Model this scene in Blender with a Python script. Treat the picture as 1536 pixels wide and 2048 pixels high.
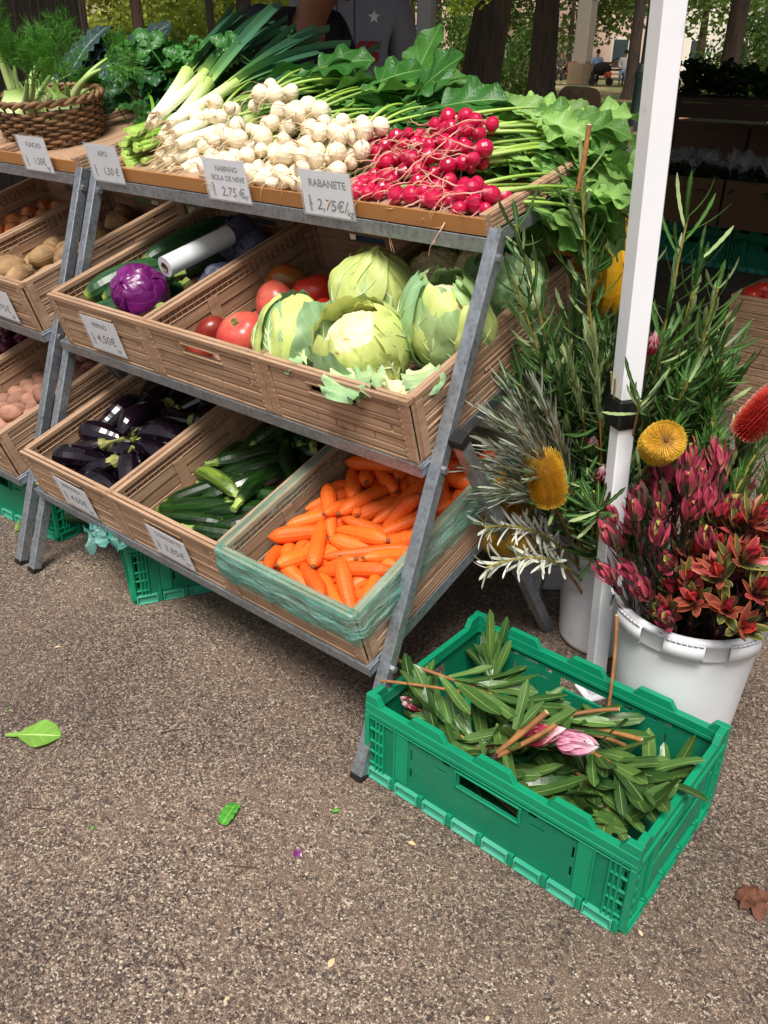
import bpy, math, random
import numpy as np
from mathutils import Vector, Matrix, noise

# ------------------------------------------------------------------ scene, camera, light
for o_ in list(bpy.data.objects): bpy.data.objects.remove(o_)
SC = bpy.context.scene
COL = SC.collection
random.seed(11); rng = np.random.default_rng(11)
PI = math.pi

cam_d = bpy.data.cameras.new('camera'); CAM = bpy.data.objects.new('camera', cam_d); COL.objects.link(CAM)
def look(x, y, z, yaw, pitch, roll):
    cy, sy, cp, sp = math.cos(yaw), math.sin(yaw), math.cos(pitch), math.sin(pitch)
    f = Vector((-sy*cp, cy*cp, -sp)); r = Vector((cy, sy, 0)); u = r.cross(f)
    r2 = r*math.cos(roll) + u*math.sin(roll); u2 = -r*math.sin(roll) + u*math.cos(roll)
    m = Matrix((r2, u2, -f)).transposed().to_4x4(); m.translation = (x, y, z)
    return m
CAM.matrix_world = look(.9062, -1.0223, 1.3591, .6843, .4863, .0159)
cam_d.sensor_fit = 'VERTICAL'; cam_d.sensor_height = 36; cam_d.lens = 36*1722.8/2048
cam_d.clip_start = .05; cam_d.clip_end = 800
SC.camera = CAM

W = bpy.data.worlds.new('World'); SC.world = W; W.use_nodes = True
nt = W.node_tree; bg = nt.nodes['Background']
sky = nt.nodes.new('ShaderNodeTexSky'); sky.sky_type = 'NISHITA'; sky.sun_disc = False
SUN_EL, SUN_AZ = math.radians(61), math.radians(-60)      # azimuth measured from +X
sky.sun_elevation = SUN_EL; sky.sun_rotation = PI/2 - SUN_AZ
sky.air_density = 1.0; sky.dust_density = 4.0; sky.ozone_density = 1.0
hs = nt.nodes.new('ShaderNodeHueSaturation'); hs.inputs['Saturation'].default_value = .28
nt.links.new(sky.outputs[0], hs.inputs['Color']); nt.links.new(hs.outputs[0], bg.inputs[0])
bg.inputs[1].default_value = .05
sd = bpy.data.lights.new('sun', 'SUN'); sd.energy = 2.5; sd.angle = math.radians(24); sd.color = (1, .96, .90)
SUN = bpy.data.objects.new('sun', sd); COL.objects.link(SUN)
sv = Vector((math.cos(SUN_AZ)*math.cos(SUN_EL), math.sin(SUN_AZ)*math.cos(SUN_EL), math.sin(SUN_EL)))
SUN.rotation_euler = sv.to_track_quat('Z', 'Y').to_euler()
vs = SC.view_settings; vs.view_transform = 'Standard'; vs.look = 'None'; vs.gamma = 1; vs.use_curve_mapping = False
vs.exposure = .98

# ------------------------------------------------------------------ helpers
def lin(h):
    h = h.lstrip('#'); c = [int(h[i:i+2], 16)/255 for i in (0, 2, 4)]
    return tuple(x/12.92 if x <= .04045 else ((x+.055)/1.055)**2.4 for x in c)

class NB:                                              # tiny node-graph builder
    def __init__(s, name):
        s.m = bpy.data.materials.new(name); s.m.use_nodes = True; s.t = s.m.node_tree
        s.p = s.t.nodes['Principled BSDF']; s.out = s.t.nodes['Material Output']
    def n(s, typ, ins=None, **kw):
        nd = s.t.nodes.new('ShaderNode'+typ)
        for k, v in kw.items(): setattr(nd, k, v)
        if ins:
            for k, v in ins.items(): s.set(nd, k, v)
        return nd
    def set(s, nd, k, v):
        if hasattr(v, 'is_output'): s.t.links.new(v, nd.inputs[k])
        else: nd.inputs[k].default_value = v
    def math(s, op, a, b=0.0, c=None):
        nd = s.n('Math', operation=op); s.set(nd, 0, a); s.set(nd, 1, b)
        if c is not None: s.set(nd, 2, c)
        return nd.outputs[0]
    def ramp(s, fac, stops, interp='LINEAR'):
        nd = s.n('ValToRGB'); nd.color_ramp.interpolation = interp; el = nd.color_ramp.elements
        while len(el) < len(stops): el.new(.5)
        for e, (p, c) in zip(el, stops): e.position = p; e.color = tuple(c)[:3] + (1,)
        s.t.links.new(fac, nd.inputs[0]); return nd.outputs[0]
    def mix(s, fac, a, b, mode='MIX'):
        nd = s.n('Mix', data_type='RGBA', blend_type=mode)
        s.set(nd, 0, fac)
        for i, v in ((6, a), (7, b)):
            if hasattr(v, 'is_output'): s.t.links.new(v, nd.inputs[i])
            else: nd.inputs[i].default_value = tuple(v)[:3] + (1,)
        return nd.outputs[2]
    def coord(s, scale=(1, 1, 1), kind='Object'):
        tc = s.n('TexCoord'); mp = s.n('Mapping'); mp.inputs['Scale'].default_value = scale
        s.t.links.new(tc.outputs[kind], mp.inputs[0])
        if kind == 'Object':
            oi = s.n('ObjectInfo'); rnd = s.n('VectorMath', operation='SCALE')
            s.t.links.new(oi.outputs['Random'], rnd.inputs['Scale']); rnd.inputs[0].default_value = (9.1, 5.7, 3.3)
            s.t.links.new(rnd.outputs[0], mp.inputs['Location'])
        return mp.outputs[0]
    def noise(s, vec, scale, detail=3, rough=.55):
        return s.n('TexNoise', {'Vector': vec, 'Scale': scale, 'Detail': detail, 'Roughness': rough}).outputs[0]
    def bump(s, h, strength, dist=.002):
        b = s.n('Bump', {'Height': h, 'Strength': strength, 'Distance': dist}); s.t.links.new(b.outputs[0], s.p.inputs['Normal']); return b

def mat(name, col, rough=.5, var=.12, vs=12, col2=None, c2s=6, c2lo=.45, c2hi=.65, bump=0, bs=80, bd=.002, spec=.5, sss=0,
        metal=0, ramp=None, urampw=None, veins=None, leaf=0, kvar=0, ovar=.1, stretch=(1, 1, 1), coat=0, alpha=None, trans=0, kmix=None):
    b = NB(name); vec = b.coord(stretch)
    c = b.n('RGB'); c.outputs[0].default_value = tuple(col) + (1,); c = c.outputs[0]
    if ramp:
        at = b.n('Attribute', attribute_name='t'); c = b.ramp(at.outputs['Fac'], ramp)
    if kmix:
        at = b.n('Attribute', attribute_name='k'); c = b.mix(b.ramp(at.outputs['Fac'], [(kmix[1], (0,)*3), (kmix[2], (1,)*3)]), c, kmix[0])
    if col2:
        nz = b.noise(vec, c2s, 4); f = b.ramp(nz, [(c2lo, (0, 0, 0)), (c2hi, (1, 1, 1))]); c = b.mix(f, c, col2)
    if veins:                                          # pale side veins and midrib on a leaf sheet, from t (along) and u (across)
        t = b.n('Attribute', attribute_name='t').outputs['Fac']; u = b.n('Attribute', attribute_name='u').outputs['Fac']
        w = b.math('FRACT', b.math('SUBTRACT', b.math('MULTIPLY', t, veins[1]), b.math('MULTIPLY', u, veins[2])))
        line = b.math('LESS_THAN', w, .10); rib = b.math('LESS_THAN', u, veins[3])
        nz2 = b.math('MULTIPLY', line, .28); f = b.math('MAXIMUM', nz2, rib)
        c = b.mix(f, c, veins[0])
    if urampw:                                         # coloured margin
        u = b.n('Attribute', attribute_name='u').outputs['Fac']
        c = b.mix(b.ramp(u, [(urampw[1], (0,)*3), (urampw[2], (1,)*3)]), c, urampw[0])
    v = b.math('ADD', 1 - var, b.math('MULTIPLY', b.noise(vec, vs), 2*var))
    if ovar:
        oi = b.n('ObjectInfo').outputs['Random']; v = b.math('MULTIPLY', v, b.math('ADD', 1 - ovar, b.math('MULTIPLY', oi, 2*ovar)))
    if kvar:
        k = b.n('Attribute', attribute_name='k').outputs['Fac']; v = b.math('MULTIPLY', v, b.math('ADD', 1 - kvar, b.math('MULTIPLY', k, 2*kvar)))
    h = b.n('HueSaturation', {'Color': c, 'Value': v}); c = h.outputs[0]
    p = b.p; b.set(p, 'Base Color', c); p.inputs['Roughness'].default_value = rough; p.inputs['Metallic'].default_value = metal
    p.inputs['Specular IOR Level'].default_value = spec; p.inputs['Coat Weight'].default_value = coat
    if sss: p.inputs['Subsurface Weight'].default_value = sss; p.inputs['Subsurface Radius'].default_value = (.01, .006, .003); p.inputs['Subsurface Scale'].default_value = 1
    if trans: p.inputs['Transmission Weight'].default_value = trans
    if bump: b.bump(b.noise(vec, bs, 4), bump, bd)
    sh = p.outputs[0]
    if leaf:
        tr = b.n('BsdfTranslucent', {'Color': c}); mx = b.n('MixShader', {0: leaf, 1: sh, 2: tr.outputs[0]}); sh = mx.outputs[0]
    if alpha is not None:
        tp = b.n('BsdfTransparent'); mx = b.n('MixShader', {0: alpha, 1: tp.outputs[0], 2: sh}); sh = mx.outputs[0]
    b.t.links.new(sh, b.out.inputs[0])
    return b.m

_gq = {}
def gquads(n, m, cu=False):
    key = (n, m, cu)
    if key not in _gq:
        i, j = np.meshgrid(np.arange(n-1), np.arange(m if cu else m-1), indexing='ij'); j2 = (j+1) % m
        _gq[key] = np.stack([i*m+j, i*m+j2, (i+1)*m+j2, (i+1)*m+j], -1).reshape(-1, 4)
    return _gq[key]

class MB:                                              # mesh builder: everything added becomes ONE mesh
    def __init__(s): s.v = []; s.q = []; s.tr = []; s.t = []; s.u = []; s.k = []; s.n = 0
    def add(s, v, q=None, tr=None, t=0., u=0., k=0.):
        v = np.asarray(v, float).reshape(-1, 3); N = len(v)
        s.v.append(v)
        if q is not None and len(q): s.q.append(np.asarray(q, int).reshape(-1, 4)+s.n)
        if tr is not None and len(tr): s.tr.append(np.asarray(tr, int).reshape(-1, 3)+s.n)
        for lst, a in ((s.t, t), (s.u, u), (s.k, k)): lst.append(np.broadcast_to(np.asarray(a, float).ravel(), (N,)) if np.size(a) == 1 else np.asarray(a, float).ravel())
        s.n += N; return s
    def grid(s, P, t=0., u=0., k=0., cu=False):
        n, m = P.shape[:2]; return s.add(P.reshape(-1, 3), gquads(n, m, cu), None, t, u, k)
    def tube(s, pts, r, n=8, cap=True, t=None, k=0., flat=None, up=None):
        pts = np.asarray(pts, float); L = len(pts); r = np.broadcast_to(np.asarray(r, float), (L,))
        d = np.gradient(pts, axis=0); d /= np.linalg.norm(d, axis=1)[:, None]+1e-12
        a = np.array(up if up is not None else ((0, 0, 1.) if abs(d[0][2]) < .9 else (1., 0, 0))); xs = []
        for i in range(L):
            a = a - d[i]*(a@d[i]); a /= np.linalg.norm(a)+1e-12; xs.append(a.copy())
        xs = np.array(xs); ys = np.cross(d, xs); an = np.arange(n)*2*PI/n
        fl = 1. if flat is None else flat
        P = pts[:, None] + r[:, None, None]*(np.cos(an)[None, :, None]*xs[:, None]*fl + np.sin(an)[None, :, None]*ys[:, None])
        tt = np.linspace(0, 1, L) if t is None else np.broadcast_to(np.asarray(t, float), (L,))
        s.grid(P, np.repeat(tt, n), 0, k, True)
        if cap:
            for e, ring in ((0, P[0]), (-1, P[-1])):
                idx = np.arange(n); i2 = (idx+1) % n
                tr = np.stack([np.full(n, n), i2, idx], 1) if e == 0 else np.stack([np.full(n, n), idx, i2], 1)
                s.add(np.vstack([ring, pts[e][None]]), None, tr, tt[e], 0, k)
        return s
    def box(s, lo, hi, M=None, k=0.):
        x0, y0, z0 = lo; x1, y1, z1 = hi
        v = np.array([(x0, y0, z0), (x1, y0, z0), (x1, y1, z0), (x0, y1, z0), (x0, y0, z1), (x1, y0, z1), (x1, y1, z1), (x0, y1, z1)], float)
        if M is not None: v = xf(M, v)
        return s.add(v, [(3, 2, 1, 0), (4, 5, 6, 7), (0, 1, 5, 4), (1, 2, 6, 5), (2, 3, 7, 6), (3, 0, 4, 7)], None, 0, 0, k)
    def bar(s, a, b, w, h=None, up=(0, 0, 1)):         # square bar from a to b
        a = Vector(a); b = Vector(b); d = (b-a); L = d.length; d.normalize(); h = h or w
        x = d.cross(Vector(up)); x = x.normalized() if x.length > 1e-6 else Vector((1, 0, 0)); z = x.cross(d)
        M = Matrix((x, d, z)).transposed().to_4x4(); M.translation = a
        return s.box((-w/2, 0, -h/2), (w/2, L, h/2), M)
    def prism(s, poly, h0, h1, M=None):                # convex polygon in xy, extruded z
        n = len(poly); v = np.array([(x, y, h0) for x, y in poly]+[(x, y, h1) for x, y in poly]+[(np.mean([p[0] for p in poly]), np.mean([p[1] for p in poly]), h) for h in (h0, h1)], float)
        if M is not None: v = xf(M, v)
        i = np.arange(n); j = (i+1) % n
        return s.add(v, np.stack([i, j, j+n, i+n], 1), np.vstack([np.stack([j, i, np.full(n, 2*n)], 1), np.stack([i+n, j+n, np.full(n, 2*n+1)], 1)]))
    def panel(s, w, h, th, holes, M=None, us=(), ws=()): # flat panel in x-z with rectangular holes, thickness along +y
        U = sorted({0., w, *us, *[x for q in holes for x in q[:2]]}); Z = sorted({0., h, *ws, *[x for q in holes for x in q[2:]]})
        nu, nz = len(U)-1, len(Z)-1
        solid = np.ones((nu, nz), bool)
        for i in range(nu):
            for j in range(nz):
                cx, cz = (U[i]+U[i+1])/2, (Z[j]+Z[j+1])/2
                for q in holes:
                    if q[0] < cx < q[1] and q[2] < cz < q[3]: solid[i, j] = False
        v = []; idx = {}
        def V(i, j, k):
            if (i, j, k) not in idx: idx[(i, j, k)] = len(v); v.append((U[i], th*k, Z[j]))
            return idx[(i, j, k)]
        q = []
        for i in range(nu):
            for j in range(nz):
                if not solid[i, j]: continue
                q.append((V(i, j, 0), V(i+1, j, 0), V(i+1, j+1, 0), V(i, j+1, 0))); q.append((V(i, j+1, 1), V(i+1, j+1, 1), V(i+1, j, 1), V(i, j, 1)))
                if i == 0 or not solid[i-1, j]: q.append((V(i, j, 1), V(i, j, 0), V(i, j+1, 0), V(i, j+1, 1)))
                if i == nu-1 or not solid[i+1, j]: q.append((V(i+1, j, 0), V(i+1, j, 1), V(i+1, j+1, 1), V(i+1, j+1, 0)))
                if j == 0 or not solid[i, j-1]: q.append((V(i, j, 0), V(i, j, 1), V(i+1, j, 1), V(i+1, j, 0)))
                if j == nz-1 or not solid[i, j+1]: q.append((V(i, j+1, 1), V(i, j+1, 0), V(i+1, j+1, 0), V(i+1, j+1, 1)))
        v = np.array(v, float)
        if M is not None: v = xf(M, v)
        return s.add(v, q)
    def leaf(s, base, d, up, L, w, bend=.3, fold=.15, wave=0., freq=6., n=8, m=4, prof=None, k=None, twist=0., curlx=0.):
        sv_ = np.linspace(0, 1, n+1); vv = np.linspace(-1, 1, m+1)
        d = np.array(d, float); d /= np.linalg.norm(d); up = np.array(up, float); up = up - d*(up@d); up /= np.linalg.norm(up)+1e-9; side = np.cross(d, up)
        th = bend*sv_**1.3; cx = np.concatenate([[0], np.cumsum((np.cos(th[1:])+np.cos(th[:-1]))/2)])/n; cz = -np.concatenate([[0], np.cumsum((np.sin(th[1:])+np.sin(th[:-1]))/2)])/n
        pw = prof(sv_) if prof else np.sin(PI*np.clip(sv_, .02, .98)**.8)
        ph = random.random()*6.28
        off = fold*np.abs(vv)[None, :]*pw[:, None]*w + wave*w*(np.abs(vv)[None, :]**1.5)*np.sin(freq*2*PI*sv_[:, None]+ph+vv[None, :]*1.7)*np.minimum(1, pw[:, None]*2)
        lx = (vv[None, :]*pw[:, None]*w); tw = twist*sv_[:, None]
        lx2, off2 = lx*np.cos(tw)-off*np.sin(tw), lx*np.sin(tw)+off*np.cos(tw)
        nx = np.sin(th); nz = np.cos(th)
        P = np.array(base, float) + L*(cx[:, None, None]*d + cz[:, None, None]*up) + (lx2[..., None]+curlx*L*(sv_**2)[:, None, None])*side + off2[..., None]*(nx[:, None, None]*d + nz[:, None, None]*up)
        s.grid(P, np.repeat(sv_, m+1), np.tile(np.abs(vv), n+1), random.random() if k is None else k); return s
    def mesh(s, name, smooth=True):
        me = bpy.data.meshes.new(name); V = np.concatenate(s.v); Q = np.concatenate(s.q) if s.q else np.zeros((0, 4), int); T = np.concatenate(s.tr) if s.tr else np.zeros((0, 3), int)
        me.vertices.add(len(V)); me.vertices.foreach_set('co', V.ravel().astype(np.float32))
        me.loops.add(Q.size+T.size); me.loops.foreach_set('vertex_index', np.concatenate([Q.ravel(), T.ravel()]).astype(np.int32))
        me.polygons.add(len(Q)+len(T)); me.polygons.foreach_set('loop_start', np.concatenate([np.arange(len(Q))*4, Q.size+np.arange(len(T))*3]).astype(np.int32))
        for nm, a in (('t', s.t), ('u', s.u), ('k', s.k)):
            at = me.attributes.new(nm, 'FLOAT', 'POINT'); at.data.foreach_set('value', np.concatenate(a).astype(np.float32))
        me.update(calc_edges=True); me.validate()
        me.polygons.foreach_set('use_smooth', np.full(len(me.polygons), smooth)); return me
    def build(s, name, m, parent=None, M=None, smooth=True, bevel=0, **props):
        me = s.mesh(name, smooth); me.materials.append(m); return OB(name, me, parent, M, bevel, **props)

def xf(M, v):
    M = np.array(M); v = np.asarray(v, float); return v@M[:3, :3].T + M[:3, 3]
def OB(name, me, parent=None, M=None, bevel=0, **props):
    o = bpy.data.objects.new(name, me); COL.objects.link(o)
    if parent is not None: o.parent = parent
    if M is not None: o.matrix_basis = M
    if bevel:
        md = o.modifiers.new('bevel', 'BEVEL'); md.width = bevel; md.segments = 1; md.limit_method = 'ANGLE'; md.angle_limit = math.radians(40)
    for k_, v_ in props.items(): o[k_] = v_
    return o
def thing(name, label, cat, M=None, group=None):
    o = bpy.data.objects.new(name, None); COL.objects.link(o); o.empty_display_size = .05
    if M is not None: o.matrix_basis = M
    o['label'] = label; o['category'] = cat
    if group: o['group'] = group
    return o
def tag(o, label, cat, group=None):
    o['label'] = label; o['category'] = cat
    if group: o['group'] = group
    return o
def struct(o): o['kind'] = 'structure'; return o
def T(x, y, z): return Matrix.Translation((x, y, z))
def RX(a): return Matrix.Rotation(a, 4, 'X')
def RY(a): return Matrix.Rotation(a, 4, 'Y')
def RZ(a): return Matrix.Rotation(a, 4, 'Z')
def S(a, b=None, c=None): return Matrix.Diagonal((a, b or a, c or a, 1))
def frame(p, d, up=(0, 0, 1)):                         # local x along d
    d = Vector(d).normalized(); z = Vector(up); z = (z - d*z.dot(d)); z = z.normalized() if z.length > 1e-5 else Vector((1, 0, 0)); y = z.cross(d)
    m = Matrix((d, y, z)).transposed().to_4x4(); m.translation = p; return m
def copytree(o, M=None, parent=None, label=None, lvl=0):
    c = o.copy(); COL.objects.link(c)
    if parent is not None: c.parent = parent
    if M is not None: c.matrix_basis = M
    if label: c['label'] = label
    for ch in list(o.children): copytree(ch, None, c, None, lvl+1)
    return c
def curve(p0, p1, p2, n=8):                            # quadratic bezier
    t_ = np.linspace(0, 1, n)[:, None]; p0, p1, p2 = map(lambda q: np.array(q, float), (p0, p1, p2))
    return (1-t_)**2*p0 + 2*t_*(1-t_)*p1 + t_**2*p2
def rv(a, b): return random.uniform(a, b)

def settle(bodies, lo, hi, steps=110, g=(0, 0, -1.), iters=2, seed=1, fric=.9):
    """position-based settling of rigid sphere-chains: bodies = [(pts, radii, R0, p0)] -> [(R, p)]"""
    B = len(bodies); ids = np.concatenate([np.full(len(b[0]), i) for i, b in enumerate(bodies)])
    q = np.concatenate([b[0] for b in bodies]).astype(float); r = np.concatenate([b[1] for b in bodies]).astype(float)
    R = np.array([b[2] for b in bodies], float); c = np.array([b[3] for b in bodies], float)
    x = np.einsum('nij,nj->ni', R[ids], q)+c[ids]; v = np.zeros_like(x); lo = np.array(lo); hi = np.array(hi); g = np.array(g)
    N = len(x); iu, ju = np.triu_indices(N, 1); keep = ids[iu] != ids[ju]; iu, ju = iu[keep], ju[keep]; rs = r[iu]+r[ju]
    cnt = np.bincount(ids, minlength=B)[:, None]; dt = .02
    for s_ in range(steps):
        v = v*fric + g*dt*6; xp = x+v*dt
        for it in range(iters):
            d = xp[iu]-xp[ju]; l2 = np.einsum('ij,ij->i', d, d); h = l2 < rs*rs
            if h.any():
                ii, jj = iu[h], ju[h]; l = np.sqrt(l2[h])+1e-9; push = (d[h]/l[:, None])*((rs[h]-l)*.45)[:, None]
                np.add.at(xp, ii, push); np.add.at(xp, jj, -push)
            xp = np.maximum(xp, lo+r[:, None]); xp = np.minimum(xp, hi-r[:, None])
            c = np.stack([np.bincount(ids, xp[:, k], B) for k in range(3)], 1)/cnt
            qm = np.stack([np.bincount(ids, q[:, k], B) for k in range(3)], 1)/cnt; qq = q-qm[ids]; dx = xp-c[ids]
            A = np.zeros((B, 3, 3)); np.add.at(A, ids, dx[:, :, None]*qq[:, None, :]); A += 2e-5*R
            U, _, Vt = np.linalg.svd(A); dd = np.linalg.det(U@Vt); U[:, :, 2] *= np.sign(dd)[:, None]; R = U@Vt
            xp = np.einsum('nij,nj->ni', R[ids], qq)+c[ids]
        v = (xp-x)/dt; sp = np.linalg.norm(v, axis=1); v *= np.minimum(1, 1.2/(sp+1e-9))[:, None]; x = xp
    p = c-np.einsum('bij,bj->bi', R, qm)
    return [(R[i], p[i]) for i in range(B)]
def M4(R, p): m = Matrix([list(map(float, row)) for row in R]).to_4x4(); m.translation = Vector(p); return m
def randR(axisflat=True):
    a = rv(0, 2*PI); return np.array((RZ(a) @ RY(rv(-.25, .25)) @ RX(rv(0, 2*PI))).to_3x3()) if axisflat else np.array((RZ(a) @ RY(rv(0, 6.28)) @ RX(rv(0, 6.28))).to_3x3())
# ------------------------------------------------------------------ ground
def ground_mat():
    b = NB('aggregate_asphalt'); tc = b.n('TexCoord'); vec = tc.outputs['Object']
    warp = b.n('VectorMath', operation='ADD'); b.t.links.new(vec, warp.inputs[0])
    nz = b.n('TexNoise', {'Vector': vec, 'Scale': 110., 'Detail': 2.}); sc = b.n('VectorMath', operation='SCALE'); b.t.links.new(nz.outputs['Color'], sc.inputs[0]); sc.inputs['Scale'].default_value = .006
    b.t.links.new(sc.outputs[0], warp.inputs[1])
    v1 = b.n('TexVoronoi', {'Vector': warp.outputs[0], 'Scale': 235., 'Randomness': 1.}); v2 = b.n('TexVoronoi', {'Vector': warp.outputs[0], 'Scale': 420.})
    s1 = b.n('SeparateColor', {0: v1.outputs['Color']}).outputs[0]; s2 = b.n('SeparateColor', {0: v2.outputs['Color']}).outputs[1]
    dark, brown, tan, pale = lin('#3c3433'), lin('#7a665a'), lin('#9f8878'), lin('#d3bfa8')
    c1 = b.ramp(s1, [(0, lin('#2e2928')), (.26, dark), (.32, brown), (.58, lin('#937c6d')), (.76, lin('#ae9684')), (.88, lin('#cfbca3')), (1, lin('#e8dac2'))])
    c2 = b.ramp(s2, [(0, lin('#2a2625')), (.4, dark), (.5, brown), (.9, tan), (1, pale)])
    c = b.mix(.38, c1, c2)
    # dirt film in patches fills the hollows between stones with brown
    pn = b.noise(vec, 2.3, 5, .6); pf = b.ramp(pn, [(.42, (0,)*3), (.62, (1,)*3)]); pn2 = b.noise(vec, 38., 3); pf2 = b.ramp(pn2, [(.4, (0,)*3), (.6, (1,)*3)])
    f = b.math('MULTIPLY', b.math('MULTIPLY', pf, pf2), .75); c = b.mix(f, c, lin('#86705f'))
    dk = b.noise(vec, 1.1, 4); c = b.mix(b.ramp(dk, [(.34, (.55,)*3), (.58, (0,)*3)]), c, lin('#3a302b'))
    edge = b.n('TexVoronoi', {'Vector': warp.outputs[0], 'Scale': 235.}, feature='DISTANCE_TO_EDGE').outputs[0]
    c = b.mix(b.ramp(edge, [(.0, (.7,)*3), (.09, (0,)*3)]), c, lin('#2c2624'))
    b.set(b.p, 'Base Color', c); b.p.inputs['Roughness'].default_value = .62; b.p.inputs['Specular IOR Level'].default_value = .42
    h = b.math('ADD', b.math('MULTIPLY', s1, .6), b.math('MINIMUM', b.math('MULTIPLY', edge, 5.), .8))
    b.bump(h, .75, .0022); return b.m
def park_mat():
    b = NB('park_earth'); vec = b.n('TexCoord').outputs['Object']
    n1 = b.noise(vec, .35, 5); n2 = b.noise(vec, 6., 5, .7)
    c = b.ramp(n2, [(.3, lin('#4a3d2d')), (.5, lin('#8a7556')), (.68, lin('#b39a72'))])
    g = b.ramp(n2, [(.3, lin('#2f3d1a')), (.7, lin('#66753a'))])
    c = b.mix(b.ramp(n1, [(.46, (0,)*3), (.56, (1,)*3)]), c, g)
    v = b.n('TexVoronoi', {'Vector': vec, 'Scale': 9.}); lf = b.math('LESS_THAN', v.outputs['Distance'], .16); c = b.mix(b.math('MULTIPLY', lf, .8), c, lin('#b98a46'))
    b.set(b.p, 'Base Color', c); b.p.inputs['Roughness'].default_value = .95; b.bump(n2, .5, .03); return b.m
mb = MB(); gx = np.array([-400, -60, -8, -4, 0, 4, 8, 60, 400.]); X_, Y_ = np.meshgrid(gx, gx, indexing='ij')
mb.grid(np.stack([X_, Y_, X_*0], -1).transpose(1, 0, 2)[::-1]); struct(mb.build('pavement', ground_mat()))
def park_z(x, y):
    d = math.hypot(x-.9, y+1.0); s_ = min(1, max(0, (d-9)/11)); return .004 + .40*s_*s_*(3-2*s_) + (.04*noise.noise(Vector((x*.3, y*.3, 0))) if d > 12 else 0)
mb = MB(); rr = np.array([9.0, 10, 11, 12.5, 14, 16, 18, 20, 23, 26, 30, 35, 42, 50, 65, 90, 150, 300]); aa = np.linspace(math.radians(60), math.radians(185), 44)
P = np.array([[(.9+r_*math.cos(a_), -1+r_*math.sin(a_), park_z(.9+r_*math.cos(a_), -1+r_*math.sin(a_))) for r_ in rr] for a_ in aa])
mb.grid(P[::-1]); struct(mb.build('park_ground', park_mat()))

# ------------------------------------------------------------------ shared materials
def metal_mat(name, col, rough=.42, metal=.75):
    b = NB(name); vec = b.coord((1, 1, 1)); n1 = b.noise(vec, 25., 4); v = b.n('TexVoronoi', {'Vector': vec, 'Scale': 90.})
    f = b.math('ADD', b.math('MULTIPLY', n1, .5), b.math('MULTIPLY', v.outputs['Distance'], .5))
    c = b.ramp(f, [(.2, [x*.62 for x in col]), (.45, col), (.75, [min(1, x*1.3) for x in col])])
    b.set(b.p, 'Base Color', c); b.p.inputs['Metallic'].default_value = metal; b.set(b.p, 'Roughness', b.math('ADD', rough-.1, b.math('MULTIPLY', n1, .25)))
    b.bump(b.noise(vec, 9., 5), .12, .002); return b.m
M_GALV = metal_mat('galvanised_steel', lin('#969ca3'))
M_BOLT = metal_mat('bolt_steel', lin('#b8bcc0'), .3, .9)
M_BLACK = mat('black_plastic', lin('#161617'), .45, .1, bump=.1)
def crate_wood(name, ax):
    b = NB(name); st = [90, 90, 90]; st[ax] = 5; vec = b.coord(tuple(st)); v2 = b.coord((1, 1, 1))
    g = b.noise(vec, 1., 5, .65); big = b.noise(v2, 7., 3)
    c = b.ramp(g, [(.25, lin('#7d5f49')), (.45, lin('#a4846a')), (.62, lin('#b6967b')), (.8, lin('#c8aa90'))])
    c = b.mix(b.ramp(big, [(.4, (.0,)*3), (.7, (.35,)*3)]), c, lin('#9a785c'))
    dirt = b.noise(v2, 28., 4); c = b.mix(b.ramp(dirt, [(.6, (0,)*3), (.72, (.35,)*3)]), c, lin('#5b4636'))
    b.set(b.p, 'Base Color', c); b.p.inputs['Roughness'].default_value = .55; b.p.inputs['Specular IOR Level'].default_value = .35; b.bump(g, .55, .0016); return b.m
M_WX, M_WY = crate_wood('wood_grain_plastic_across', 0), crate_wood('wood_grain_plastic_along', 1)
def green_mat(name, c0, c1, mesh=0, rough=.4):
    b = NB(name); v2 = b.coord((1, 1, 1)); n1 = b.noise(v2, 6., 4); n2 = b.noise(v2, 60., 4)
    c = b.mix(b.ramp(n1, [(.35, (0,)*3), (.7, (1,)*3)]), c0, c1)
    sc = b.noise(b.coord((8, 60, 60)), 2.5, 4); c = b.mix(b.ramp(sc, [(.70, (0,)*3), (.80, (.22,)*3)]), c, lin('#8fbfa8'))
    dust = b.noise(v2, 3.5, 5); c = b.mix(b.ramp(dust, [(.58, (0,)*3), (.8, (.25,)*3)]), c, lin('#5f8a72'))
    b.set(b.p, 'Base Color', c); b.set(b.p, 'Roughness', b.math('ADD', rough, b.math('MULTIPLY', n2, .2))); b.p.inputs['Specular IOR Level'].default_value = .45
    if mesh:
        tc = b.n('TexCoord'); wv = []
        for ax in (0, 2):
            sp = b.n('SeparateXYZ', {0: tc.outputs['Object']}); wv.append(b.math('SINE', b.math('MULTIPLY', sp.outputs[ax], 2*PI/.0042)))
        b.bump(b.math('MULTIPLY', wv[0], wv[1]), .55, .0012)
    else: b.bump(n2, .12, .001)
    return b.m
M_GRN = green_mat('green_plastic', lin('#008a60'), lin('#007a58'))
M_GRNM = green_mat('green_plastic_textured', lin('#007d58'), lin('#006f50'), 1)
M_GRNW = green_mat('green_plastic_worn', lin('#2c9678'), lin('#55a48c'), 0, .5)

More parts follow.
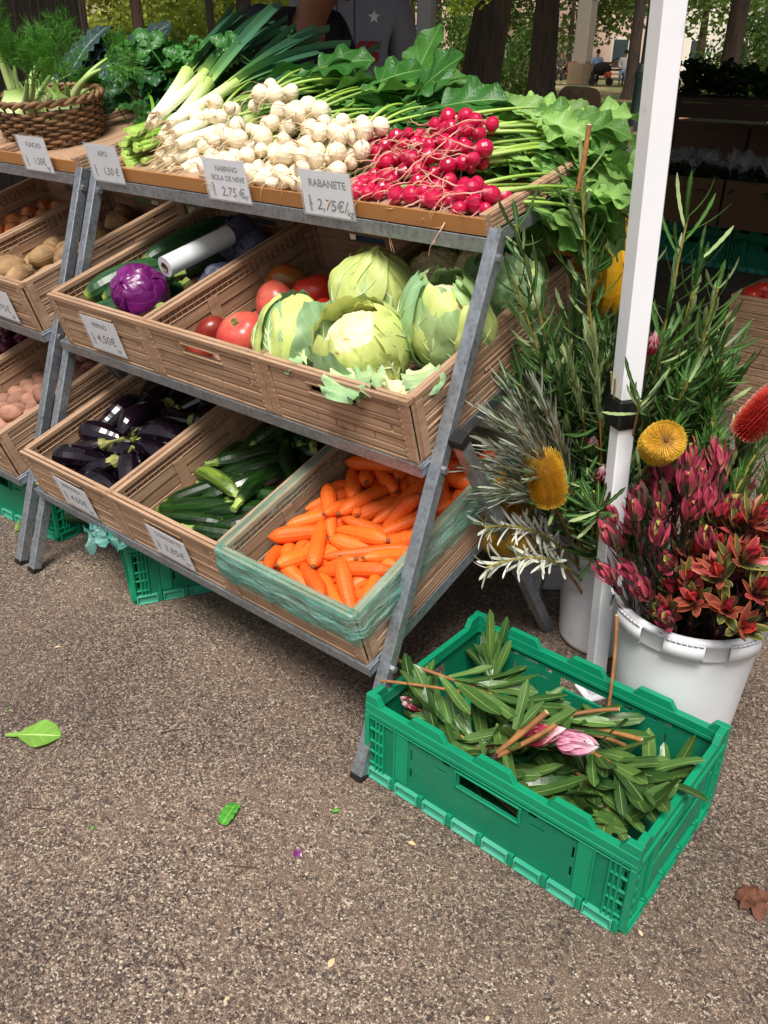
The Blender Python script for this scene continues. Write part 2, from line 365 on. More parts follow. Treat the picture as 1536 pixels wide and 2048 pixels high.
# ------------------------------------------------------------------ display racks
LEAN = .367
MIDY, MIDZ, MIDT = .2068, .6567, .294
BOTY, BOTZ, BOTT = .055, .260, .316
TOPY, TOPZ, TOPT = .386, 1.060, .215
def rack(x0, x1, label):
    r = thing('display_rack', label, 'rack', T((x0+x1)/2, 0, 0), 'steel display racks'); ox = (x0+x1)/2
    def bd(name, mb, m=M_GALV, par=r, bev=.002): return mb.build(name, m, par, T(-ox, 0, 0), False, bev)
    w = .028
    for x in (x0-w, x1):                                # legs stand outside the crates
        xc = x+w/2
        mb = MB(); L = math.hypot(1.05, 1.05*LEAN); M = T(xc, 0, 0) @ RX(-math.atan(LEAN)); mb.box((-w/2, -w/2, .012), (w/2, w/2, L+.03), M)
        lg = bd('front_leg', mb); mb = MB(); mb.box((-w/2-.001, -w/2-.001, 0), (w/2+.001, w/2+.001, .014), M); bd('foot_cap', mb, M_BLACK)
        mb = MB(); xr = xc + (.030 if x == x1 else -.030); a_ = Vector((xr, .262, .705)); b_ = Vector((xr, .735, .008)); mb.bar(a_, b_, w, w, (1, 0, 0)); bd('rear_leg', mb)
        mb = MB(); dd = (b_-a_).normalized(); mb.bar(a_-dd*.012, a_+dd*.012, w+.003, w+.003, (1, 0, 0)); bd('end_cap', mb, M_BLACK)
        mb = MB(); mb.box((xc-.011, .772, .42), (xc+.011, .796, 1.135)); bd('rear_post', mb)
        mb = MB(); mb.bar((xc, .70, .07), (xc, .784, .44), .022); bd('rear_brace', mb)
        for zz in (.245, .645, 1.03):
            mb = MB(); yy = zz*LEAN; mb.tube([(x1+.028 if x == x1 else x0+.0, yy, zz), ((x1+.036) if x == x1 else x0+.008, yy, zz)], .008, 6); bd('bolt', mb, M_BOLT, r, 0)
    for (yy, zz, tt, dep) in ((BOTY, BOTZ, BOTT, .60), (MIDY, MIDZ, MIDT, .60), (TOPY, TOPZ, TOPT, .60)):
        M = T(0, yy, zz) @ RX(tt)
        mb = MB(); mb.box((x0-.004, -.012, -.024), (x1+.003, -.0095, .006), M); mb.box((x0-.004, -.0095, -.004), (x1+.003, .022, -.0015), M); bd('front_rail', mb, bev=.0008)
        for xs, sg in ((x0-.0005, -1), (x1+.0005, 1)):
            mb = MB(); mb.box((min(xs, xs-sg*.003), -.008, -.026), (max(xs, xs-sg*.003), dep, .004), M); bd('side_rail', mb, bev=.0008)
        mb = MB(); mb.box((x0, dep-.03, -.026), (x1, dep-.006, -.003), M); bd('rear_rail', mb)
        mb = MB(); mb.box(((x0+x1)/2-.015, .0225, -.026), ((x0+x1)/2+.015, dep-.031, -.003), M); bd('centre_rail', mb)
    return r
RK1 = rack(-1.243, 0.0, 'steel display rack carrying cauliflowers, aubergines and carrots')
RK2 = rack(-2.60, -1.343, 'steel display rack carrying potatoes, onions and the fennel basket')

# ------------------------------------------------------------------ brown wood-look crates
CW, CL, CH = .398, .598, .146
def end_panel():
    mb = MB(); w, h = CW, CH
    slit = [(.085+i*.052, .0875+i*.052, .028+.003*(i % 2), .0425) for i in range(5)]
    holes = [(.135, .262, .096, .117)] + slit + [(.34, .347, .066, .07)]
    mb.panel(w, h, .005, holes, T(0, .0005, 0))
    def pl(x0, x1, z0, z1, off):                        # proud planks, cut around the holes
        cuts = [q for q in holes if q[2] < z1 and q[3] > z0 and q[0] < x1 and q[1] > x0]
        if not cuts: mb.box((x0, -off, z0), (x1, .0012, z1)); return
        xs = x0
        for q in sorted(cuts):
            if q[0]-xs > .004: mb.box((xs, -off, z0), (q[0]-.0002, .0012, z1))
            xs = q[1]+.0002
        if x1-xs > .004: mb.box((xs, -off, z0), (x1, .0012, z1))
    for (z0, z1) in ((.008, .0245), (.0255, .044), (.047, .060), (.061, .076), (.079, .0935), (.0945, .118), (.1195, .132)):
        xs = .026
        while xs < w-.03:
            xe = min(w-.026, xs+rv(.28, .9)); xe = w-.026 if w-.026-xe < .03 else xe
            pl(xs, xe-.001, z0+rv(0, .0015), z1-rv(0, .0015), rv(.0015, .0042)); xs = xe
    for xs in (0, w-.024): mb.box((xs, -.0055, .004), (xs+.024, .0125, h-.0125))
    for i in range(9):
        for xs in (.0195, w-.0235): mb.box((xs, -.0068, .012+i*.0135), (xs+.004, -.005, .018+i*.0135))
    mb.box((-.001, -.006, h-.012), (w+.001, .0145, h)); mb.box((0, -.0045, -.003), (w, .0125, .0035))
    mb.box((.13, -.0058, .0925), (.267, -.001, .0958)); mb.box((.13, -.0058, .1172), (.267, -.001, .1205))
    return mb
def side_panel():
    mb = MB(); w, h = CL, CH
    slots = [(.10, .20, .085, .090), (.24, .36, .060, .065), (.40, .50, .085, .090), (.12, .2, .034, .038), (.4, .48, .034, .038)]
    mb.panel(w, h, .004, slots, T(0, .0005, 0))
    for (z0, z1) in ((.008, .015), (.017, .023), (.0245, .033), (.039, .046), (.0475, .054), (.0555, .0595), (.0655, .072), (.0735, .079), (.0805, .0845), (.0905, .097), (.0985, .105), (.1065, .112), (.1135, .119), (.1205, .131)):
        xs = .026
        while xs < w-.03:
            xe = min(w-.026, xs+rv(.12, .34)); xe = w-.026 if w-.026-xe < .05 else xe
            mb.box((xs, -rv(.0012, .0045), z0), (xe-.0015, .001, z1)); xs = xe
    for xs in (0.0145, w-.0345): mb.box((xs, -.0055, .004), (xs+.02, .0135, h-.0125))
    # inside: lattice band under the rim, two ribs, planks
    for i in range(27): mb.box((.036+i*.0198, .004, h-.040), (.0385+i*.0198, .0115, h-.0125))
    for z in (h-.0412, h-.0275): mb.box((.0345, .004, z), (w-.0345, .0120, z+.0026))
    for xs in (.185, .378): mb.box((xs, .004, .006), (xs+.034, .0125, h-.0415))
    for (a, b_) in ((.035, .184), (.2195, .3775), (.4125, w-.035)):
        for (z0, z1, q) in ((.010, .037, .010), (.041, .070, .008), (.074, .102, .0105)): mb.box((a, .0042, z0), (b_, q, z1))
    mb.box((.0148, -.005, h-.012), (w-.0148, .0145, h)); mb.box((.0148, -.004, -.0028), (w-.0148, .0125, .0035))
    return mb
ENDS = [end_panel().mesh('end_panel', False) for _ in range(3)]; SIDES = [side_panel().mesh('side_panel', False) for _ in range(2)]
for m_ in ENDS+SIDES: m_.materials.append(M_WX)
mb = MB(); mb.panel(CW-.028, CL-.03, .006, [(.03+i*.055, .07+i*.055, .06+j*.1, .066+j*.1) for i in range(6) for j in range(5)], Matrix(((1, 0, 0, .014), (0, 0, 1, .015), (0, 1, 0, .001), (0, 0, 0, 1))))
CBASE = mb.mesh('base', False); CBASE.materials.append(M_WY)
def brown_crate(M, label, sub=True, group='brown wood-look crates'):
    c = thing('brown_crate', label, 'crate', M, group); w = CW
    OB('front_panel', random.choice(ENDS), c, Matrix(), .0005)
    OB('back_panel', random.choice(ENDS), c, T(w, CL, 0) @ RZ(PI), 0)
    OB('side_panel', random.choice(SIDES), c, T(w, 0, 0) @ RZ(PI/2), .0008); OB('side_panel', random.choice(SIDES), c, T(0, CL, 0) @ RZ(-PI/2), .0008)
    OB('base', CBASE, c)
    return c
def slotM(row, i, x0=-1.2090):
    y, z, t = {'mid': (MIDY, MIDZ, MIDT), 'bot': (BOTY, BOTZ, BOTT)}[row]
    return T(x0+.401*i, y, z+.003) @ RX(t)
NAMES = {('mid', 0): 'brown crate of cucumbers with a red cabbage in it', ('mid', 1): 'brown crate of ripe tomatoes between cucumbers and cauliflowers', ('mid', 2): 'brown crate full of cauliflowers',
         ('bot', 0): 'brown crate of glossy aubergines', ('bot', 1): 'brown crate of courgettes between aubergines and carrots', ('bot', 2): 'brown crate lined with a plastic bag of carrots'}
for (row, i), lb in NAMES.items(): brown_crate(slotM(row, i), lb)
X2 = -1.345-1.2045
for (row, i), lb in {('mid', 2): 'brown crate of large muddy potatoes', ('mid', 1): 'brown crate of brown onions', ('bot', 2): 'brown crate of small pink potatoes', ('bot', 1): 'brown crate of red onions'}.items():
    brown_crate(slotM(row, i, X2), lb)
# shallow trays on the top shelves (folded crates with a plain brown front lip)
M_LIP = mat('brown_lip_plastic', lin('#a4703f'), .45, .08, bump=.1)
def tray(x, label):
    t = thing('shallow_tray', label, 'tray', T(x, TOPY, TOPZ+.003) @ RX(TOPT), 'shallow brown trays on the top shelves')
    mb = MB(); mb.box((0, 0, 0), (.399, .004, .034)); mb.build('front_lip', M_LIP, t, None, False, .0015)
    mb = MB(); mb.box((0, .0045, .0), (.399, .598, .016)); mb.build('base', M_WY, t, None, False, .001)
    for sx in (.0, .384):
        mb = MB(); mb.box((sx, .0046, .0165), (sx+.015, .598, .040))
        for i in range(4): mb.box((sx-.0025, .02, .003+i*.009), (sx+.0175, .58, .0095+i*.009))
        mb.build('side_wall', M_WX, t, None, False, .0008)
    mb = MB(); mb.box((.0155, .584, .0165), (.3835, .598, .040)); mb.build('back_wall', M_WX, t, None, False, .0008)
    return t
for i, lb in enumerate(('shallow brown tray under leeks and celery', 'shallow brown tray under the white turnips', 'shallow brown tray under the radishes')): tray(-1.209+.401*i, lb)
for i, lb in ((1, 'shallow brown tray under the dark kale'), (2, 'shallow brown tray under the fennel basket')): tray(X2+.401*i, lb)

# ------------------------------------------------------------------ green folding crates
GW, GD, GH = .60, .40, .219
def gpanel_long(w):
    mb = MB(); mm = MB(); hw = MB(); h = GH
    c = w/2; big = w > .5
    holes = [(c-.066, c+.066, .118, .150), (.017, .023, .05, .085), (.017, .023, .10, .15), (w-.023, w-.017, .05, .085), (w-.023, w-.017, .10, .15)]
    if big: holes += [(c-.16, c-.125, .152, .158), (c+.125, c+.16, .152, .158), (c-.105, c-.088, .146, .155), (c+.088, c+.105, .146, .155), (c-.125, c-.095, .125, .130), (c+.095, c+.125, .125, .130), (.115, .120, .06, .085), (.115, .120, .105, .135), (w-.120, w-.115, .06, .085), (w-.12, w-.115, .105, .135), (c-.2, c-.175, .152, .16), (c+.175, c+.2, .152, .16)]
    mm.panel(w-.02, .142, .0035, [(a-.01, b_-.01, z0-.028, z1-.028) for a, b_, z0, z1 in holes], T(.01, .0065, .028))
    # rim channel, ribs, end cages
    q_ = .0005 if big else .017
    mb.box((q_, -.001, .170), (w-q_, .0165, .180)); mb.box((q_, .003 if not big else .0, .1802), (w-q_, .0165, .1985)); mb.box((.008, .0005, .161), (w-.008, .0062, .1645))
    lug = [(.105, .20), (.26, .355), (.42, .515)] if big else []
    for a, b_ in lug:
        mb.prism([(a, 0), (b_, 0), (b_-.014, .0195), (a+.014, .0195)], 0, .0125, Matrix(((1, 0, 0, 0), (0, 0, 1, .0035), (0, 1, 0, .1987), (0, 0, 0, 1))))
    for a, b_ in (((0, .040), (w-.040, w)) if big else ((.0165, .046), (w-.046, w-.0165))):
        s_ = 1 if a < .1 else -1; e = a if a < .1 else b_
        mb.prism([(e, 0), (e+s_*.040, 0), (e+s_*.028, .0195), (e, .0195)][::s_], 0, .0145, Matrix(((1, 0, 0, 0), (0, 0, 1, .002), (0, 1, 0, .1988), (0, 0, 0, 1))))
    for e, s_ in ((0, 1), (w, -1)):
        for q0, q1, y0 in ((0.0 if big else .0078, .0115, -.002 if big else .0005), (.026, .030, .0005), (.036, .0395, .0005), (.0455, .049, .0005), (.075, .079, .0005)):
            a, b_ = sorted((e+s_*q0, e+s_*q1)); mb.box((a, y0, .018), (b_, .0075, .1695))
        for z in (.04, .072, .10, .132):
            a, b_ = sorted((e+s_*.0118, e+s_*.0455)); mb.box((a, .0012, z), (b_, .0068, z+.005))
        a, b_ = sorted((e+s_*.079, e+s_*.11)); mb.box((a, .003, .034), (b_, .0068, .158))
    if big:
        mb.box((c-.07, .001, .1505), (c+.07, .0062, .1545)); mb.box((c-.07, .001, .1135), (c+.07, .0062, .1175))
        mb.box((c-.0745, .001, .1135), (c-.0705, .0062, .1545)); mb.box((c+.0705, .001, .1135), (c+.0745, .0062, .1545))
    else:
        mb.box((.085, .002, .05), (w-.085, .0062, .108)); mb.box((c-.07, .001, .1505), (c+.07, .0062, .1545))
    # hinge strip along the bottom: hollow worn blocks
    n = 8 if big else 5; st = (w-.02)/n
    for i in range(n):
        a = .01+i*st; b_ = a+st-.014
        hw.box((a, -.0025, .001), (b_, .010, .0045)); hw.box((a, -.0025, .024), (b_, .010, .0275)); hw.box((a, .004, .0046), (b_, .010, .0238))
        hw.box((a, -.0025, .0046), (a+.004, .0039, .0238)); hw.box((b_-.004, -.0025, .0046), (b_, .0039, .0238))
        mb.box((b_+.001, -.001, .002), (b_+.012, .010, .031)); mb.box((b_+.004, -.0022, .012), (b_+.009, .0, .036))
    return mb, mm, hw
def mk(mb, nm, m): me = mb.mesh(nm, False); me.materials.append(m); return me
GL = [mk(x, n_, m_) for x, n_, m_ in zip(gpanel_long(GW), ('long_wall', 'textured_panel', 'hinge_strip'), (M_GRN, M_GRNM, M_GRNW))]
GS = [mk(x, n_, m_) for x, n_, m_ in zip(gpanel_long(GD), ('short_wall', 'textured_panel', 'hinge_strip'), (M_GRN, M_GRNM, M_GRN))]
mb = MB(); mb.box((.012, .012, .003), (GW-.012, GD-.012, .009)); GB = mk(mb, 'base', M_GRN)
def green_crate(M, label):
    c = thing('green_crate', label, 'crate', M, 'green folding crates')
    for (L, w, Ms) in ((GL, GW, (Matrix(), T(GW, GD, 0) @ RZ(PI))), (GS, GD, (T(GW, 0, 0) @ RZ(PI/2), T(0, GD, 0) @ RZ(-PI/2)))):
        for Mx in Ms:
            o = OB(L[0].name.split('.')[0], L[0], c, Mx, .001); OB('textured_panel', L[1], o, None, 0); OB('hinge_strip', L[2], o, None, .0008)
    OB('base', GB, c)
    return c
FC = T(.0155, .0184, 0) @ RZ(-.0088)
green_crate(FC, 'green folding crate of cut protea stems on the asphalt')
# ------------------------------------------------------------------ vegetables in the crates
def rootM(r, b_): return mk(b_, r[0], r[1])
def bodytube(L, prof, R, bend=0., n=14, sides=12, jit=.03, lob=0, lobn=5, tfun=None):
    """closed body along x with radius profile (list) and a sideways bend; returns MB and centre-line"""
    s_ = np.linspace(0, 1, n); xp = np.linspace(0, 1, len(prof)); r = np.interp(s_, xp, prof)*R*(1+jit*rng.uniform(-1, 1, n))
    x = (s_-.5)*L; y = bend*L*(1-4*(s_-.5)**2); an = np.arange(sides)*2*PI/sides
    rr = r[:, None]*(1+lob*np.cos(lobn*an)[None, :])
    P = np.stack([np.repeat(x[:, None], sides, 1), y[:, None]+rr*np.cos(an), rr*np.sin(an)], -1)
    b = MB(); b.grid(P, np.repeat(s_, sides), 0, 0, True)
    for e, sg in ((0, 1), (-1, -1)):
        i = np.arange(sides); j = (i+1) % sides; tr = np.stack([np.full(sides, sides), j, i], 1)[:, ::sg]
        b.add(np.vstack([P[e], [[x[e], y[e], 0]]]), None, tr, s_[e])
    return b, np.stack([x, y, 0*x], 1), r
def chain(c, r, k): idx = np.linspace(1, len(c)-2, k).round().astype(int); return c[idx], r[idx]*.97
M_CAR = mat('carrot_skin', lin('#ef6c20'), .5, .14, 30, col2=lin('#d4581c'), c2s=40, c2lo=.5, c2hi=.7, bump=.6, bs=9, bd=.002, spec=.4, sss=.1, stretch=(22, 1, 1), ovar=.22)
M_CARE = mat('carrot_crown', lin('#7a4a22'), .7, .3)
CARS = []
for i in range(8):
    L = rv(.155, .215); R = rv(.0165, .021); n = 16
    b, c, r = bodytube(L, [.25, .8, .98, 1, .97, .93, .9, .85, .8, .74, .66, .5, .2], R, rv(-.06, .06), n, 12, .014)
    e = MB(); p = np.array([c[0]+[.001, 0, 0], c[0]+[-.003, 0, 0], c[0]+[-.006, 0, 0]]); e.tube(p, [R*.30, R*.25, R*.14], 8)
    CARS.append((mk(b, 'carrot', M_CAR), mk(e, 'crown', M_CARE), *chain(c, r, 6), L, R))
def drop(kinds, n, row, i, lo=(.018, .018, .012), hi=(.380, .580, 9), x0=-1.209, zfun=None, heros=(), steps=110, place=None, flat=True, seed=3, g=(0, 0, -1.), nk=99):
    random.seed(seed); bodies = []; ks = []
    for q in range(n):
        k = kinds[q % min(len(kinds), nk)]; ks.append(k)
        p = place(q) if place else (rv(lo[0]+.06, hi[0]-.06), rv(lo[1]+.06, hi[1]-.06), .05+q*.25/n)
        bodies.append((k[2], k[3], randR(flat), np.array(p)))
    for (k, R, p) in heros: ks.append(kinds[k]); bodies.append((kinds[k][2], kinds[k][3], np.array(R), np.array(p)))
    res = settle(bodies, lo, hi, steps, g); CM = slotM(row, i, x0)
    return [(k, CM @ M4(R, p)) for k, (R, p) in zip(ks, res)]
def hR(az, roll=0., tilt=0.): return np.array((RZ(az) @ RY(tilt) @ RX(roll)).to_3x3())
her = [(0, hR(.05), (.24, .205, .34)), (1, hR(3.3), (.30, .185, .36)), (2, hR(1.15, .3), (.105, .27, .34)), (3, hR(2.2), (.30, .37, .33)), (4, hR(3.5), (.19, .15, .3)),
       (5, hR(3.55), (.28, .12, .36)), (6, hR(1.0, 0, -.5), (.085, .10, .16)), (7, hR(3.45), (.33, .11, .33)), (0, hR(1.2), (.16, .09, .2)), (2, hR(.4), (.09, .23, .27))]
def pl(q):
    y = .06+.5*((q*.618) % 1)**.75; return (rv(.09, .31), y, .05+.44*(q/134))
for k, M in drop(CARS, 134, 'bot', 2, place=pl, heros=her, lo=(.020, .020, .014), hi=(.378, .578, 9), steps=120):
    o = OB('carrot', k[0], None, M); tag(o, 'orange carrot heaped loose in the bag-lined brown crate', 'carrot', 'carrots in the bag-lined crate'); OB('crown', k[1], o)

# courgettes and cucumbers
def squash_mat(name, c0, c1, rough, bmp, bsc, str_=(3, 30, 30), endc='#9aa84a'):
    b = NB(name); v = b.coord(str_); n1 = b.noise(v, 2., 4); n2 = b.noise(b.coord((1, 1, 1)), 160., 2)
    c = b.mix(b.ramp(n1, [(.4, (0,)*3), (.7, (1,)*3)]), c0, c1); c = b.mix(b.ramp(n2, [(.62, (0,)*3), (.7, (.5,)*3)]), c, c1)
    t = b.n('Attribute', attribute_name='t').outputs['Fac']; c = b.mix(b.ramp(t, [(0, (.8,)*3), (.07, (0,)*3), (.95, (0,)*3), (1, (.6,)*3)]), c, lin(endc))
    b.set(b.p, 'Base Color', c); b.p.inputs['Roughness'].default_value = rough; b.p.inputs['Specular IOR Level'].default_value = .55; b.bump(b.noise(b.coord((1, 1, 1)), bsc, 3), bmp, .002); return b.m
M_COU = squash_mat('courgette_skin', lin('#0c220a'), lin('#244518'), .26, .06, 40)
M_COUY = squash_mat('courgette_skin_pale', lin('#2b4f18'), lin('#86993a'), .3, .06, 40)
M_CUC = squash_mat('cucumber_skin', lin('#163a1c'), lin('#2f5a30'), .38, .45, 60)
M_STUB = mat('courgette_stub', lin('#9cb25a'), .6, .25, 60, col2=lin('#5d7a30'))
def squash(nm, L, R, bend, m, stub=True, lob=.03):
    b, c, r = bodytube(L, [.35, .72, .88, .95, 1, 1, 1, .99, .98, .95, .9, .75, .4], R, bend, 17, 12, .012, lob, 6)
    e = MB(); a = c[-1]; d = (c[-1]-c[-3]); d /= np.linalg.norm(d)
    e.tube([a-d*.004, a+d*.010, a+d*.022, a+d*.028], [R*.52, R*.36, R*.38, R*.44], 6)
    return (mk(b, nm, m), mk(e, 'stem_stub', M_STUB), *chain(c, r, 6), L, R)
COUS = [squash('courgette', rv(.19, .24), rv(.021, .025), rv(-.09, .09), M_COU) for _ in range(5)] + [squash('courgette', .19, .021, .10, M_COUY)]
her = [(5, hR(-.35), (.19, .19, .30)), (0, hR(.75), (.30, .20, .24)), (1, hR(.85), (.15, .17, .2)), (2, hR(.15), (.17, .08, .16)), (3, hR(.25), (.24, .06, .12))]
def pl(q): return (rv(.12, .30), .10+.44*((q*.618) % 1), .04+.2*q/18)
for k, M in drop(COUS, 20, 'bot', 1, nk=5, place=pl, heros=her, lo=(.020, .020, .012), hi=(.378, .578, 9), seed=8):
    o = OB('courgette', k[0], None, M); pale = k is COUS[5]
    tag(o, 'yellowing pale green courgette lying on top of the dark courgettes' if pale else 'dark green courgette piled in the crate beside the aubergines', 'courgette', None if pale else 'courgettes in the crate')
    OB('stem_stub', k[1], o)
CUCS = [squash('cucumber', L, R, bd, M_CUC, True, .02) for L, R, bd in ((.23, .036, .05), (.20, .031, -.03), (.19, .028, .03), (.30, .034, .02))]
cl = ('dark green cucumber leaning on the crate wall behind the red cabbage', 'short cucumber beside the red cabbage in its crate', 'cucumber half hidden under the red cabbage', 'long cucumber lying at the crate wall behind the film roll')
her = [(0, hR(1.75, 0, -.12), (.060, .165, .16)), (1, hR(1.35, 0, .0), (.115, .12, .13)), (2, hR(.75), (.15, .07, .10)), (3, hR(1.35, 0, .05), (.070, .42, .14)), (3, hR(1.5), (.20, .40, .05)), (1, hR(1.6), (.29, .42, .05)), (0, hR(1.6), (.13, .32, .04))]
cl += ('cucumber at the bottom of the crate under the blue cabbages', 'cucumber at the crate bottom below the film roll', 'cucumber flat on the crate bottom behind the red cabbage')
for (k, M), lb in zip(drop(CUCS, 0, 'mid', 0, heros=her[:4], lo=(.018, .018, .078), hi=(.380, .580, 9), steps=40), cl):
    o = OB('cucumber', k[0], None, M); tag(o, lb, 'cucumber', 'cucumbers'); OB('stem_stub', k[1], o)

for i, (x, y, a) in enumerate(((.06, .2, 1.5), (.15, .2, 1.6), (.25, .2, 1.5), (.33, .25, 1.6), (.08, .46, 1.4))):
    o = OB('cucumber', CUCS[i % 3][0], None, slotM('mid', 0) @ T(x, y, .042) @ RZ(a)); tag(o, 'cucumber at the bottom of the crate under the red cabbage', 'cucumber', 'cucumbers'); OB('stem_stub', CUCS[i % 3][1], o)
# aubergines
M_AUB = mat('aubergine_skin', lin('#0d070e'), .13, .15, 6, spec=.5, coat=.2, col2=lin('#170a18'), c2s=5)
M_CAL = mat('aubergine_calyx', lin('#8b8a4a'), .6, .3, 40, col2=lin('#5d6a2e'), c2s=30)
AUBS = []
for i in range(5):
    L = rv(.15, .20); R = rv(.031, .039); bd = rv(-.12, .12)
    b, c, r = bodytube(L, [.30, .7, .9, .98, 1, .98, .93, .86, .78, .72, .66, .55, .3], R, bd, 18, 14, .01)
    e = MB(); a = c[-1]; d = c[-1]-c[-4]; d /= np.linalg.norm(d); sd_ = np.cross(d, [0, 0, 1]); rr = R*.56
    e.tube([a-d*.012, a-d*.002, a+d*.006, a+d*.014], [rr*1.06, rr*.9, rr*.45, rr*.3], 10, False)
    for q in range(5):                                  # calyx lobes lie along the shoulders
        an = q*2*PI/5; rad = np.cos(an)*sd_+np.sin(an)*np.array([0, 0, 1.]); e.leaf(a+rad*rr*.55, -d*1.0+rad*.45, rad, rv(.03, .045), .011, bend=.5, fold=-.1, n=4, m=2, prof=lambda s_: np.clip(1.1-s_**1.3, .05, 1))
    q2 = sd_*rv(-.02, .02)+np.array([0, 0, rv(-.01, .02)]); e.tube(curve(a+d*.008, a+d*.028, a+d*rv(.045, .06)+q2, 6), [rr*.34, rr*.26, rr*.22, rr*.22, rr*.26, rr*.32], 7)
    AUBS.append((mk(b, 'aubergine', M_AUB), mk(e, 'calyx', M_CAL), *chain(c, r, 5), L, R))
def pl(q): return (rv(.09, .31), .07+.46*((q*.618) % 1)**.9, .05+.45*q/40)
for k, M in drop(AUBS, 40, 'bot', 0, place=pl, lo=(.020, .020, .012), hi=(.378, .578, 9), seed=21, steps=100):
    o = OB('aubergine', k[0], None, M); tag(o, 'glossy black aubergine in the brown crate of aubergines', 'aubergine', 'aubergines in the crate'); OB('calyx', k[1], o)

# tomatoes
def blob(nu=20, nv=14, f=None):
    th = np.linspace(0, PI, nv); ph = np.arange(nu)*2*PI/nu; TH, PH = np.meshgrid(th, ph, indexing='ij'); r = f(TH, PH) if f else 1.
    return np.stack([r*np.sin(TH)*np.cos(PH), r*np.sin(TH)*np.sin(PH), r*np.cos(TH)], -1), TH, PH
def tomato_mats():
    out = []
    for c, c2 in (('#b3261c', '#d8452e'), ('#c2433c', '#d4785c'), ('#7c241f', '#a5402a'), ('#a3431d', '#6f6a24')):
        out.append(mat('tomato_skin', lin(c), .27, .1, 8, col2=lin(c2), c2s=14, c2lo=.4, c2hi=.75, spec=.45, sss=.1))
    return out
M_TOMS = tomato_mats(); M_TST = mat('tomato_scar', lin('#4a5a2a'), .8, .3)
TOMS = []
for i in range(5):
    n = random.choice((5, 6, 7)); ph0 = rv(0, 6); a = rv(.012, .04)
    P, TH, PH = blob(28, 18, lambda TH, PH: (1+a*np.cos(n*PH+ph0)*np.sin(TH)*np.clip(np.cos(TH)+.6, 0, 1)+.03*np.cos(2*PH+ph0))*(1-.20*np.exp(-(TH/.38)**2)))
    P[..., 2] *= .80; b = MB(); b.grid(P*.046, 0, 0, 0, True); e = MB()
    for q in range(5): an = q*2*PI/5; e.leaf((0, 0, .0302), (math.cos(an), math.sin(an), .12), (0, 0, 1), .016, .0042, bend=.4, n=4, m=2)
    TOMS.append((b.mesh('tomato'), mk(e, 'stem_scar', M_TST)))
TP = [(.196, .120, .085, 1, 1.32, .25), (.158, .247, .088, 1, 1.2, 2.2), (.110, .095, .06, 2, .85, 1.9), (.094, .387, .10, 3, 1.2, 1.3), (.190, .336, .085, 0, 1.25, .4), (.119, .206, .055, 2, .95, 1.2), (.262, .385, .06, 0, 1.0, 2.), (.217, .044, .045, 0, .8, .5),
      (.28, .10, .05, 0, 1.05, .4), (.30, .22, .05, 1, 1.05, .4), (.235, .225, .048, 0, 1.05, 2), (.30, .31, .05, 0, 1., 1.)]
bod = [(np.zeros((1, 3)), np.array([.041*s_]), np.eye(3), np.array((x, y, z+.02))) for x, y, z, m_, s_, tl in TP]
for (R, p), (x, y, z, m_, s_, tl) in zip(settle(bod, (.018, .018, .012), (.38, .58, 9), 45), TP):
    a_, b_ = random.choice(TOMS); mm = M_TOMS[m_]; a_ = a_.copy(); a_.materials.append(mm)
    o = OB('tomato', a_, None, slotM('mid', 1) @ T(*p) @ RZ(rv(0, 6)) @ RX(tl) @ S(s_)); OB('stem_scar', b_, o)
    tag(o, ('bright red tomato in the crate beside the cauliflowers', 'large pinkish red tomato in the crate beside the cauliflowers', 'small dark maroon tomato in the tomato crate', 'ribbed orange and green tomato at the back of its crate')[m_], 'tomato', 'tomatoes in the crate')

# cauliflowers
M_CURD = mat('cauliflower_curd', lin('#eadcb4'), .7, .12, 40, bump=.6, bs=220, bd=.003, sss=.1, col2=lin('#dcc88e'), c2s=20)
def cleaf_mat(c, d, rib):
    return mat('cauliflower_leaf', lin(c), .48, .18, 16, bump=.35, bs=38, bd=.006, ramp=[(0, lin('#dfe6bf')), (.14, lin('#c9d69a')), (.4, lin(c)), (1, lin(d))], veins=(lin(rib), 5.2, 1.9, .0), col2=lin(d), c2s=11, c2lo=.42, c2hi=.7, leaf=.22, kvar=.14)
M_CLF = [cleaf_mat('#b9cc84', '#9cba7a', '#d0dca8'), cleaf_mat('#bccb72', '#cbd680', '#dbe2a4'), cleaf_mat('#a8c28a', '#88ae7e', '#c6d6a8')]
M_RIB = mat('cauliflower_rib', lin('#dfe5c4'), .42, .08, 20, ramp=[(0, lin('#e6e9d0')), (.5, lin('#c8d69c')), (1, lin('#a3bd78'))])
